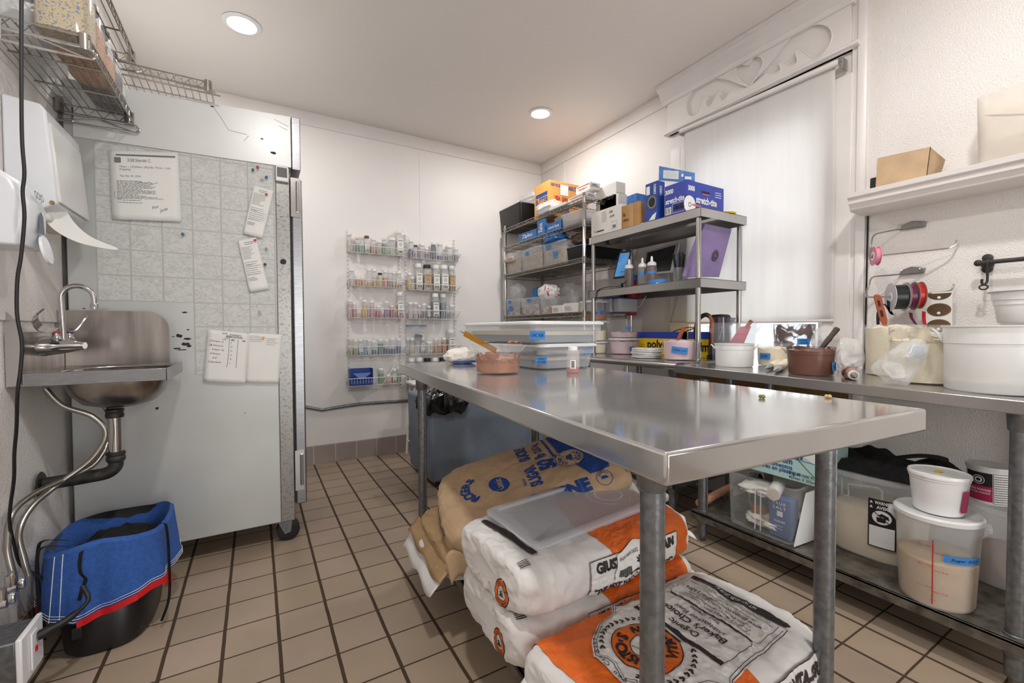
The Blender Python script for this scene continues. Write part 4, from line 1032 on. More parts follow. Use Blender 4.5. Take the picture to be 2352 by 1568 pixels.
# the pieces under the left worktop
def carton(name, label, cat, c, size, m, rz=0., group=None, faces=None, bev=.0015, rot=None):
    """closed box standing on its base centre c"""
    t = thing(name, label, cat, c, rz, group, rot)
    sx, sy, sz = size
    o = B((-sx/2, -sy/2, 0), (sx/2, sy/2, sz)).obj('carton', m, t, bev=bev)
    return t
carton('carton', 'plain white box on the low shelf under the rolled edge worktop', 'box', (-.50, -1.80, .2252), (.2, .28, .085), 'paper')

# ================================================================== SACKS
class Sack:
    def __init__(s, L, W, H, n=7., m=3.2, seed=0, amp=.006, lean=0., sag=0., pinch=None):
        s.A, s.Bw, s.C = L/2, W/2, H/2; s.n, s.m = n, m; s.seed = seed; s.amp = amp; s.sag = sag; s.pinch = pinch
        # arc length table of the cross-section, s from the top centre towards -y (front)
        s.tab = []; N = 400; px = None; acc = 0
        for i in range(N+1):
            a = 2*pi*i/N; y, z = -sin(a), cos(a)
            e = (abs(y)**m + abs(z)**m)**(-1/m); q = (y*e*s.Bw, z*e*s.C)
            if px: acc += sqrt((q[0]-px[0])**2+(q[1]-px[1])**2)
            s.tab.append((acc, q)); px = q
        s.P = acc
    def k(s, x): return max(1e-5, 1-abs(x/s.A)**s.n)**(1/s.n)
    def disp(s, p, nrm, lift):
        o = Vector((s.seed*3.1, s.seed*1.7, 0)); q = Vector(p)*7+o
        d = noise.noise(q)*.5 + abs(noise.noise(q*2.3))*-.7 + noise.noise(q*4.6)*.22 + abs(noise.noise(q*9+Vector((3,1,2))))*-.34
        r = Vector(p)+Vector(nrm)*(s.amp*(d+.25)*1.6+lift)
        if s.pinch:
            x0, sg = s.pinch; t = max(0, (sg*p[0]-sg*x0)/(s.A-abs(x0))) if True else 0
            t = min(1, t); r.z = r.z*(1-.72*t*t) ; r.y *= 1+.12*t*t
        r.z += s.sag*(p[0]/s.A)**2
        return r
    def nrm(s, p):
        x, y, z = p[0]/s.A, p[1]/s.Bw, p[2]/s.C; n, m = s.n, s.m
        c = (abs(y)**m+abs(z)**m)**(1/m); f = max(c, 1e-4)**(n-m)
        v = Vector((abs(x)**(n-1)*(1 if x > 0 else -1)/s.A, f*abs(y)**(m-1)*(1 if y > 0 else -1)/s.Bw, f*abs(z)**(m-1)*(1 if z > 0 else -1)/s.C))
        return v.normalized() if v.length > 1e-9 else Vector((0, 0, 1))
    def wrap(s, x, a, lift=0.):
        """x along the sack, a metres round it from the top centre (positive to the front, -y)"""
        a = a % s.P; f = a/s.P*400
        # arc table is nearly uniform; refine
        lo, hi = 0, 400
        while hi-lo > 1:
            md = (lo+hi)//2
            if s.tab[md][0] <= a: lo = md
            else: hi = md
        t = (a-s.tab[lo][0])/max(1e-9, s.tab[hi][0]-s.tab[lo][0]); q0, q1 = s.tab[lo][1], s.tab[hi][1]
        y, z = q0[0]+(q1[0]-q0[0])*t, q0[1]+(q1[1]-q0[1])*t
        k = s.k(x); p = (x, y*k, z*k); return s.disp(p, s.nrm(p), lift)
    def end(s, sg, y, z, lift=0.):
        c = (abs(y/s.Bw)**s.m+abs(z/s.C)**s.m)**(1/s.m)
        x = sg*s.A*max(1e-5, 1-min(.999, c)**s.n)**(1/s.n); p = (x, y, z); return s.disp(p, s.nrm(p), lift)
    def mesh(s, nu=130, nv=130):
        mb = MB(); rs = []
        for i in range(nu+1):
            a = -pi/2 + pi*i/nu; x = s.A*(abs(sin(a))**(.9))*(1 if a > 0 else -1)*.99999; rs.append([s.wrap(x, s.P*j/nv) for j in range(nv)])
        mb.rings(rs); return mb
    def box_z(s): return -s.C
def put(o, M_): o.matrix_world = M_
def logo_small(P, u, v, r):
    P['b'].ring(u, v, r*.90, r, n=28, sy=1.15); P['o'].ring(u, v, r*.58, r*.90, n=28, sy=1.15, lift=.0002); P['b'].ring(u, v, r*.52, r*.58, n=28, sy=1.15)
    P['b'].arc_text("GIUSTO'S", u, v, r*.74, r*.24, R(160), R(20), .02, sy=1.15, lift=.0006); P['b'].arc_text('VITA-GRAIN', u, v, r*.74, r*.22, R(205), R(335), .02, inward=True, sy=1.15, lift=.0006)
    P['b'].poly([(u-r*.3,v-r*.3),(u+r*.3,v-r*.3),(u+r*.1,v-r*.05),(u+r*.06,v+r*.2),(u-r*.1,v+r*.2),(u-r*.14,v-r*.05)], .0004)
    P['b'].line([(u-r*.3,v+r*.3),(u+r*.25,v)], r*.05, .0005); P['b'].line([(u-r*.25,v),(u+r*.25,v+r*.35)], r*.05, .0005)
    P['b'].text('888.873.6566', u, v-r*1.42, r*.26, .01, width=r*1.3)
def flour_sack(label, loc, rz, seed, kind, tilt=(0,0)):
    S = Sack(.64, .37, .145, 10., 3.8, seed, .0078)
    t = thing('flour_sack', label, 'sack', loc, group='white and orange flour sacks', rot=(tilt[0], tilt[1], rz))
    o = S.mesh().obj('bag', 'sack white', t, loc=(0, 0, S.C+.002))
    up = Vector((0, 0, S.C+.002)); W = lambda x, a, l=0.: S.wrap(x, a, .0022+l)+up
    # orange band right round the bag; foot is at -x
    PO = Print(lambda a, b, l=0.: W(a, b, l), .014)
    P_ = S.P; N = 24
    edge = [((-.065 if kind == 'front' else -.03)-.028*sin(2*pi*i/N*2+.5), -P_/2+P_*i/N) for i in range(N+1)]; edge2 = [(.285+.008*sin(i), -P_/2+P_*i/N) for i in range(N+1)]
    for i in range(N): PO.poly([edge[i], edge2[i], edge2[i+1], edge[i+1]])
    PO.obj('orange_band', 'sack orange', t)
    if kind == 'front':
        # white panel, logo and wording, reading with its head towards +x
        F = lambda u, v, l=0.: W(v, u, .0030+l)      # u to the right when reading, v up
        PW = Print(F, .010)
        PW.poly([(-.135,-.22),(.128,-.22),(.136,-.03),(.15,.02),(.165,.04),(.135,.07),(.12,.13),(.075,.19),(.04,.215),(0,.20),(-.04,.215),(-.075,.19),(-.12,.13),(-.135,.07),(-.165,.04),(-.15,.02),(-.145,-.03)])
        PW.obj('white_panel', 'sack white', t)
        K = Print(F, .010); l = .0020
        out = [(-.133,-.22),(-.142,-.03),(-.147,.02),(-.160,.04),(-.131,.068),(-.117,.128),(-.073,.186),(-.04,.210),(0,.195),(.04,.210),(.073,.186),(.117,.128),(.131,.068),(.160,.04),(.147,.02),(.142,-.03),(.133,-.22)]
        K.line(out, .0016, l); K.line([(x*.96, y*.965) for x, y in out], .0012, l)
        K.poly([(-.13,-.245),(.13,-.245),(.125,-.222),(-.125,-.222)], l)
        K.line([(-.118,-.215),(-.118,-.13),(-.105,-.12)], .0012, l); K.line([(.118,-.215),(.118,-.13),(.105,-.12)], .0012, l)
        K.text('Organic', -.0, -.030, .019, .012, width=.078, lift=l); K.text("Baker's Choice", 0, -.058, .021, .016, width=.168, lift=l); K.text('Unbleached Flour', 0, -.082, .013, .004, width=.135, lift=l); K.text('Item 104000', 0, -.106, .010, .002, width=.075, lift=l)
        K.poly([(-.11,-.122),(.11,-.122),(.108,-.116),(-.108,-.116)], l)
        for k, tx in enumerate(('Custom Freshly Milled Flours • Cracked Grains', 'Co-Packs & Mixes • Gluten-Free Ingredients', 'Custom Blends • Private Label Services')): K.text(tx, 0, -.136-.012*k, .008, .002, width=.19-.012*k, lift=l)
        K.text('www.giusto.com • (888)873-6566', 0, -.175, .012, .006, width=.20, lift=l); K.text('Certified Organic by QAI, San Diego, CA', 0, -.190, .006, 0, width=.16, lift=l); K.rect(-.11, -.205, .11, -.2035, l); K.text('Giusto Specialty Foods, So. San Francisco', 0, -.212, .006, 0, width=.2, lift=l)
        K.poly([(-.118,-.002),(.118,-.002),(.118,.012),(-.118,.012)], l); K.line([(-.118,-.002),(-.118,-.10),(-.11,-.118)], .0014, l); K.line([(.118,-.002),(.118,-.10),(.11,-.118)], .0014, l)
        K.poly([(-.03,.018),(.03,.018),(.03,.027),(-.03,.027)], l)
        # wheat ears
        for sg in (-1, 1):
            for i in range(13):
                a = R(-52+9*i)*1.0; cx, cy = sg*.098*cos(a), .098+.098*sin(a)*.98
                for q in (-1, 1):
                    b = a+pi/2+q*.5; ex, ey = cx+sg*cos(b)*.010+0*q, cy+sin(b)*.010
                    K.line([(cx, cy), (ex, ey)], .0042, l)
        K.ring(0, .098, .074, .0765, n=64, lift=l+.0004); K.ring(0, .098, .034, .036, n=40, lift=l+.0004)
        K.arc_text("GIUSTO'S", 0, .098, .055, .024, R(168), R(12), .05, lift=l+.0012); K.arc_text('VITA-GRAIN', 0, .098, .055, .021, R(196), R(344), .05, inward=True, lift=l+.0012)
        K.arc_text('The Best You Can Bake With', 0, .098, .112, .011, R(165), R(15), .005, lift=l)
        K.poly([(-.018,.075),(.02,.075),(.008,.092),(.005,.112),(-.005,.112),(-.008,.092)], l+.0004); K.line([(-.02,.12),(.018,.098)], .002, l); K.line([(-.016,.098),(.02,.122)], .002, l)
        K.obj('printing', 'print brown', t)
        R_ = Print(F, .010); R_.ring(0, .098, .036, .074, n=64, lift=l); R_.obj('orange_ring', 'sack orange', t)
        K = Print(F, .02); K.text('NET WT. 50 LBS. (22.68 Kg)', 0, -.234, .010, .01, width=.11, lift=.0034); K.obj('weight_print', 'print white', t)
        # box with the mill name on the side towards the viewer (+y side of this turned bag)
        G = lambda u, v, l=0.: S.wrap(-u, -(P_*.25) + v, .0040+l)+up
        BX = Print(G, .008); BX.rect(.0, -.05, .30, .045); BX.obj('white_panel', 'sack white', t)
        BX = Print(G, .008); BX.frame(.0, -.05, .30, .045, .0016, .0022); BX.text("GIUSTO'S VITA-GRAIN", .15, .018, .030, .05, width=.28, lift=.0022); BX.text('MILLS', .15, -.018, .026, .05, width=.12, lift=.0022); BX.obj('printing', 'print brown', t)
    else:
        G = lambda u, v, l=0.: S.wrap(u, (P_*.25) - v, .0040+l)+up
        BX = Print(G, .008); BX.poly([(-.115,-.055),(.22,-.055),(.22,.04),(-.115,.04)]); BX.obj('white_panel', 'sack white', t)
        BX = Print(G, .008); BX.frame(-.115, -.055, .22, .04, .0014, .0022); BX.text("GIUSTO'S VITA-GRAIN", .055, .020, .024, .055, width=.30, lift=.0022); BX.text('MILLS', .055, -.012, .024, .055, width=.11, lift=.0022); BX.text('"THE BEST YOU CAN BAKE WITH"', .055, -.040, .016, .03, width=.31, lift=.0022); BX.obj('printing', 'print brown', t)
        # logo and bars on the foot end
        E = lambda u, v, l=0.: S.end(-1, -u, v, .0014+l)+up
        D = {'b': Print(E, .01), 'o': Print(E, .01)}; logo_small(D, .085, -.022, .030)
        D['b'].obj('mill_logo', 'print brown', t); D['o'].obj('orange_ring', 'sack orange', t)
        K = Print(lambda u, v, l=0.: W(v, u, .0030+l), .02); K.poly([(-.12,-.275),(.12,-.255),(.12,-.235),(-.12,-.25)], 0); K.line([(-.14,-.22),(-.142,-.02),(-.15,.02),(-.165,.04),(-.16,.25)], .0016); K.bars(.128, -.30, .152, -.275, 5, 3); K.obj('printing', 'print brown', t)
        if kind == 'top':
            lb = Print(G, .008); lb.poly([(-.035,-.025),(.082,-.008),(.082,.050),(.045,.056),(-.025,.035)], .0040); o2 = lb.obj('address_label', 'paper', t)
            lb = Print(G, .008); [lb.rect(-.02+.0032*i, -.020, -.0182+.0032*i, .0, .0056) for i in range(14)]; lb.text("ORGANIC BAKERS CHOICE", .015, .030, .008, .004, width=.07, rot=.14, lift=.0056); 
            for i in range(10): lb.rect(.064, -.002+.0045*i, .078, .0008+.0045*i, .0056)
            lb.text('*', .052, .012, .03, .02, lift=.0056); lb.obj('label_print', 'print black', o2)
    # sewn flap at the head end
    fl = MB(); A = S.A
    fl.grid(lambda u, v: (A-.012+.055*v+.01*sin(u*9), (u-.5)*S.Bw*1.7, S.C+.002+(.018*sin(u*7+seed)+.012*sin(u*15))*v+(u-.5)*.10*v), 22, 4)
    fl.obj('sewn_flap', 'paper', t, solid=.002)
    return t
flour_sack('lower white and orange flour sack, flat on the shelf under the matching sack', (-1.702, -2.695, .200), R(-1), 1, 'side')
flour_sack('upper white and orange flour sack, second of two, with plastic lid on top', (-1.706, -2.695, .337), R(1.5), 2, 'top', (R(1.0), 0))
flour_sack('nearest flour sack between the front table legs, large round mill logo on top', (-1.722, -3.072, .200), pi+R(1), 3, 'front')
def sugar_sack():
    A = at(1046, 1222, z=.385); Bk = at(1000, 1058, z=.47); Cc = at(1425, 1085, z=.55)
    ex = (Cc-A); L = ex.length; ex.normalize(); ey = (Bk-A); W = ey.length; ez = ex.cross(ey).normalized(); ey = ez.cross(ex)
    L, W, H = .70, .46, .15
    c = A + ex*(L/2-.05) + ey*(W/2-.045) - ez*(H/2-.035)
    m = Matrix((ex, ey, ez)).transposed().to_4x4(); m.translation = c
    t = thing('sugar_sack', 'brown paper sugar sack with blue lettering propped up behind the plastic lid', 'sack'); t.matrix_world = m
    S = Sack(L, W, H, 5.5, 3.0, 5, .007)
    S.mesh().obj('bag', 'kraft paper', t)
    F = lambda u, v, l=0.: S.wrap(-v, -u, .0012+l)        # reads towards +y, head towards -x
    K = Print(F, .015)
    K.arc_text('ROGERS', -.03, .165, .075, .034, R(150), R(30), .05)
    K.text('Natural', -.10, .03, .016, .0, width=.045, shear=.3); K.text('SUGAR', -.075, -.01, .042, .05, width=.125); K.text('SUCRE', .10, -.01, .042, .05, width=.125)
    for i in range(9): K.disc(.012, .03-.009*i, .002, 8)
    K.text('50', -.035, -.075, .060, .06, width=.07); K.text('lb', .035, -.070, .045, .04, width=.03); K.text('22.67 kg', .11, -.075, .030, .03, width=.09)
    K.disc(-.055, .115, .048, 36, sy=.74, rot=.35)
    K.poly([(-.17,-.205),(-.06,-.155),(.02,-.135),(.18,-.13),(.18,-.29),(-.05,-.31),(-.17,-.27)], 0); K.line([(-.06,-.135),(.02,-.115),(.18,-.11)], .010)
    K.line([(-.17,-.20),(-.10,-.175),(-.06,-.165)], .006)
    K.obj('blue_print', 'print blue', t)
    K = Print(F, .015); K.disc(-.045, -.165, .054, 36, lift=.0006); K.obj('kraft_disc', 'kraft paper', t)
    K = Print(F, .015); K.ring(-.045, -.165, .052, .055, lift=.0012); K.arc_text('EXPORT', -.045, -.165, .039, .015, R(150), R(30), .03, lift=.0012); K.arc_text('EXPORT', -.045, -.165, .039, .015, R(210), R(330), .03, inward=True, lift=.0012)
    K.poly([(-.068,-.172),(-.02,-.178),(-.025,-.155),(-.055,-.150)], .0012); K.line([(-.07,-.185),(-.022,-.190)], .003, .0012); K.obj('export_mark', 'print blue', t)
    K = Print(F, .012); K.text('Lantic', -.055, .115, .026, .02, width=.068, lift=.0008); K.text('VACUUM', .05, -.24, .008, .0, width=.05, lift=.0008); K.obj('white_print', 'kraft paper', t)
    G = lambda u, v, l=0.: S.wrap(u, S.P*.25-.045-v, .0014+l)
    K = Print(G, .015); K.text('ROGERS', -.16, .006, .036, .06, width=.17); K.text('FINE', .115, .020, .046, .06, width=.13); K.disc(-.018, .018, .036, 32)
    K.ring(.235, .02, .027, .029, n=30); K.arc_text('EXPORT', .235, .02, .020, .008, R(150), R(30), .02); K.poly([(.222,.016),(.248,.014),(.245,.026),(.226,.028)]); K.obj('blue_print', 'print blue', t)
    K = Print(G, .015); K.text('Lantic', -.018, .018, .020, .02, width=.056, lift=.0008); K.obj('white_print', 'kraft paper', t)
    E = lambda u, v, l=0.: S.end(-1, -u, v, .0014+l)
    K = Print(E, .012); K.bars(-.17, -.01, -.10, .035, 14, 4); K.rect(-.085, .0, -.06, .028); K.text('SUCRE', -.02, .02, .02, .03, width=.06); K.text('ROGERS', .10, .02, .022, .04, width=.10); K.text('10 kg', -.02, -.012, .014, .02, width=.04); K.text('FIN', .10, -.02, .02, .04, width=.05); K.obj('blue_print', 'print blue', t)
    # twisted corner at the raised far end
    tw = MB(); tw.grid(lambda u, v: (L/2-.03+.075*v, -W/2+.04+.13*u*(1-.5*v)-.02*v, .035+.02*sin(u*12)*(.4+v)-.05*v*(u-.4)), 18, 6); tw.obj('crumpled_corner', 'kraft paper', t, solid=.002)
    # folded lower corner
    tw = MB(); tw.grid(lambda u, v: (-L/2-.006+.09*u, -W/2+.02-.040*v*(1-u*.6), -.02-.075*v+.02*sin(u*5)), 12, 6); tw.obj('folded_corner', 'kraft paper', t, solid=.002)
sugar_sack()
def plain_sack(name, label, loc, size, rz, m, seed, tilt=(0,0), flap=True):
    S = Sack(*size, 5, 2.6, seed, .011)
    t = thing(name, label, 'sack', loc, rot=(tilt[0], tilt[1], rz)); S.mesh(60, 64).obj('bag', m, t, loc=(0, 0, S.C))
    if flap:
        f = MB(); f.grid(lambda u, v: (-size[0]/2+.012-.045*v, (u-.5)*size[1]*.9, S.C+.01*sin(u*14+seed)*(v+.3)-.05*v), 20, 4); f.obj('folded_flap', m, t, solid=.002)
    return t
plain_sack('paper_sack', 'plain brown paper sack squashed under the sugar sack', (-1.70, -2.24, .262), (.62, .44, .075), R(-3), 'kraft dark', 8, (R(4), R(-3)))
plain_sack('paper_sack', 'white paper sack at the bottom of the pile, its edge hanging over the shelf rim', (-1.70, -2.22, .200), (.66, .46, .062), R(-4), 'sack white', 9)
plain_sack('paper_sack', 'brown paper sack at the back of the shelf behind the plastic lid', (-1.46, -2.20, .262), (.36, .36, .13), R(-20), 'kraft paper', 11, (R(3), R(-10)), False)
def tray_lid(name, label, c, L, W, rz, m='frosted blue tint', tilt=(0,0)):
    t = thing(name, label, 'lid', c, rot=(tilt[0], tilt[1], rz))
    def rr(l, w, r, z, n=6):
        out = []
        for sx, sy, a0 in ((1,1,0),(-1,1,90),(-1,-1,180),(1,-1,270)):
            for k in range(n+1):
                a = R(a0+90*k/n); out.append((sx*(l/2-r)+r*cos(a), sy*(w/2-r)+r*sin(a), z))
        return out
    mb = MB(); mb.rings([rr(L, W, .03, -.010), rr(L, W, .03, .002), rr(L-.014, W-.014, .026, .006), rr(L-.04, W-.04, .02, .006), rr(L-.056, W-.056, .018, -.001), rr(L*.5, W*.4, .01, -.0015), rr(.02, .01, .003, -.0015)], cap0=False)
    mb.obj('panel', m, t, solid=.002)
    P = Print(plane_fn((.12, 0, -.001), (1,0,0), (0,1,0), .0006)); P.ring(0, 0, .045, .050, sy=.9); P.ring(0, 0, .075, .078, sy=.9)
    P.obj('ridge_rings', 'frost lid', t)
    return t
tray_lid('tray_lid', 'large translucent storage lid lying on the upper flour sack', (-1.665, -2.665, .499), .57, .26, R(4.0), tilt=(R(3), R(-1.5)))

# grey bin with black liner, white stool behind
def grey_bin():
    t = thing('ingredient_bin', 'large grey plastic bin behind the prep table with a black liner at its corner', 'bin', (-1.12, -.78, 0))
    b = MB(); b.prism([(-.44, -.235, .04), (.44, -.235, .04), (.46, -.25, .60), (-.46, -.25, .60)], (0, .50, 0)); b.obj('tub', 'grey plastic', t, bev=.02)
    for x in (-.38, .38):
        for y in (-.18, .2):
            MB().tube([(x-.015, y, .025), (x+.015, y, .025)], .025, 16).obj('wheel', 'dark rubber', t)
    l = thing('bin_liner', 'black plastic liner bag bunched over the corner of the grey bin', 'bag', (-1.46, -.98, .60))
    def g(u, v):
        a = 2*pi*u; r = .13+.02*sin(a*5+1)+.012*sin(a*11); z = [.035, .045, .02, -.04, -.08, -.095][int(round(v*5))]
        k = [.5, .9, 1.1, 1.18, 1.05, .85][int(round(v*5))]
        return (r*k*cos(a)*1.15+.006*sin(a*17+v*9), r*k*sin(a)*.8, z+.014*sin(a*7+v*5))
    mb = MB(); mb.grid(g, 72, 5, closed_u=True); mb.obj('bag', 'black bag', l, solid=.003)
    s = thing('step_stool', 'white metal stool in the corner behind the grey bin', 'stool', (-1.38, -.20, 0))
    for x, y in ((-.075,-.055),(.14,-.055),(-.07,.12),(.14,.12)):
        MB().tube([(x, y, 0), (x*.75+.01, y*.7, .60)], .011, 10).obj('leg', 'white plastic', s)
    st = MB(); st.tube([(-.07,-.055,.12), (.13,-.055,.12)], .006, 8); st.obj('stretcher', 'white plastic', s)
    st = MB(); st.tube([(-.07,-.055,.12), (-.068,.12,.12)], .006, 8); st.obj('stretcher', 'white plastic', s)
    B((-.08, -.09, .60), (.14, .12, .625)).obj('seat', 'white plastic', s, bev=.008)
grey_bin()
# conduit along the back wall
cpts = [at(a, b, y=-.0125) for a, b in ((700,934),(740,941),(800,931),(830,927),(900,922),(970,918),(1100,913))]
o = MB().tube([p-cpts[0] for p in cpts], .012, 12).obj('conduit', 'galvanized', loc=cpts[0]); tag(o, 'grey metal conduit running along the back wall below the jar racks', 'conduit')
# ================================================================== SPRINKLE JAR RACKS ON THE BACK WALL
mat('rack white', (234,232,230), .4, var=.02)
def jmat(c, name=None):
    n = 'fill %d %d %d' % c
    return MATS[n].name if n in MATS else mat(n, c, .6, var=.18, vscale=120).name
ORD = ['first','second','third','fourth','fifth','sixth','seventh','eighth','ninth','tenth']
def standards():
    for k, (a, b, c) in enumerate(((797,527,905),(917,588,898),(931,538,897),(1043,551,840))):
        p, q = at(a, b, y=-.01), at(a, c, y=-.01)
        m = MB(); m.box((-.007,-.006,q.z-p.z), (.007,.006,0))
        t = m.obj('shelf_standard', 'rack white', loc=(p.x, -.006, p.z))
        tag(t, 'slotted white wall standard, %s from the left of the four behind the jar racks' % ORD[k], 'wall standard', 'slotted standards behind the jar racks')
        P = Print(plane_fn((0,-.0062,0),(1,0,0),(0,0,1),.0004)); n = int((p.z-q.z)/.032)
        for i in range(n): P.rect(-.002, q.z-p.z+.02+i*.032, .002, q.z-p.z+.033+i*.032)
        P.mb.obj('slots', 'print grey', t, smooth=False)
standards()
def J5(x): return 770+x/7.84
def K5(y): return 510+y/7.84
def J6(x): return 770+x/6.533
def K6(y): return 700+y/6.533
rows = {'L1':(797,923,559.7,577),'L2':(797,923,639.5,655),'L3':(797,923,708,729),'L4':(797,927,796.7,817),'L5':(797,928,870.7,887.5),
        'R1':(938,1050,573,591),'R2':(934,1050,650,665),'R3':(934,1050,711.5,731.5),'R4':(937,1050,794,814),'R5':(934,1050,862,880.6)}
rowname = {'1':'top','2':'second','3':'third','4':'fourth','5':'bottom'}
base_z = {}
def baskets():
    for k, (l, r, rim, bs) in rows.items():
        D = .10
        x0 = at(l, rim, y=-.02).x; x1 = at(r, rim, y=-.02).x
        zr = at(l, rim, y=-D).z; zb = at(l, bs, y=-D+.01).z; base_z[k] = zb
        side = 'left' if k[0] == 'L' else 'right'
        t = thing('wire_basket_shelf', 'white wire basket shelf of sprinkle jars, %s row of the %s jar rack' % (rowname[k[1]], side), 'basket shelf', ((x0+x1)/2, -.05, zb), group='white wire jar shelves')
        w = (x1-x0)/2; h = zr-zb; m = MB()
        n = int(2*w/.022)
        for i in range(n+1):
            x = -w+2*w*i/n; m.tube([(x,.045,h*.35),(x,.045,0),(x,-D/2+.008,0),(x,-D/2,h)], .0014, 4)
        m.obj('wires', 'rack white', t)
        f = MB(); f.tube([(-w,.045,h*.35),(-w,-D/2,h),(w,-D/2,h),(w,.045,h*.35)], .0028, 6); f.obj('rim', 'rack white', t)
        f = MB(); f.tube([(-w,-D/2+.01,-.001),(w,-D/2+.01,-.001)], .0018, 6); f.tube([(-w,.03,-.001),(w,.03,-.001)], .0018, 6); f.tube([(-w,.045,.0),(-w,-D/2,h)], .0016, 6); f.tube([(w,.045,.0),(w,-D/2,h)], .0016, 6); f.obj('base_rails', 'rack white', t)
baskets()
W_, K_, B_, N_ = (238,238,236), (34,34,38), (92,66,54), (236,204,170)
def jar(row, idx, cx, w, top, fill, frac, lid, desc, lab=None, yy=-.055, sq=False, side=None):
    z0 = base_z[row]+.003
    c = at(cx, 600, y=yy); r = (at(cx+w/2, 600, y=yy).x-at(cx-w/2, 600, y=yy).x)/2*.97
    h = max(.02, at(cx, top, y=yy).z-z0)
    r = min(r, .040)
    lname = {W_:'white', K_:'black', B_:'brown', N_:'peach'}[lid]
    rk = 'left' if row[0] == 'L' else 'right'
    t = thing('sprinkle_jar', '%s, %s lid, %s from left, %s row, %s rack' % (desc, lname, ORD[idx], rowname[row[1]], rk), 'jar', (c.x, yy, z0), group='sprinkle jars on the back wall racks')
    pw = 5. if sq else 2.
    MB().lathe([(r*.94,0),(r,.004),(r,h*.74),(r*.86,h*.82),(r*.80,h*.86)], 16, power=pw, cap1=False).obj('glass', 'jar clear', t)
    if frac > 0: MB().lathe([(r*.90,.003),(r*.93,.006),(r*.93,max(.01, h*.8*frac))], 16, power=pw).obj('sprinkles', jmat(fill), t)
    MB().lathe([(r*.84,h*.85),(r*.9,h*.86),(r*.9,h*.985),(r*.86,h)], 18).obj('lid', mat('lid %d' % lid[0], lid, .35), t)
    if lab:
        fn = plane_fn((0,-r*1.0,h*.38),(1,0,0),(0,0,1),.0012) if sq else cyl_fn((0,0,h*.38), r, -pi/2, .0012)
        P = Print(fn, None if sq else .006); P.rect(-r*.82,-h*.28,r*.82,h*.26); o = P.obj('paper_label', 'paper' if lab != 'tan' else 'kraft paper', t)
        P = Print(fn, None if sq else .006); P.rect(-r*.6,h*.17,r*.6,h*.20,.0006); P.rect(-r*.6,-h*.26,r*.6,-h*.20,.0006); P.rect(-r*.5,-h*.12,r*.5,-h*.10,.0006); P.ring(0, h*.04, r*.22, r*.34, n=16, lift=.0006); P.obj('label_print', 'print grey', o)
    return t
g5 = lambda *rows_: rows_
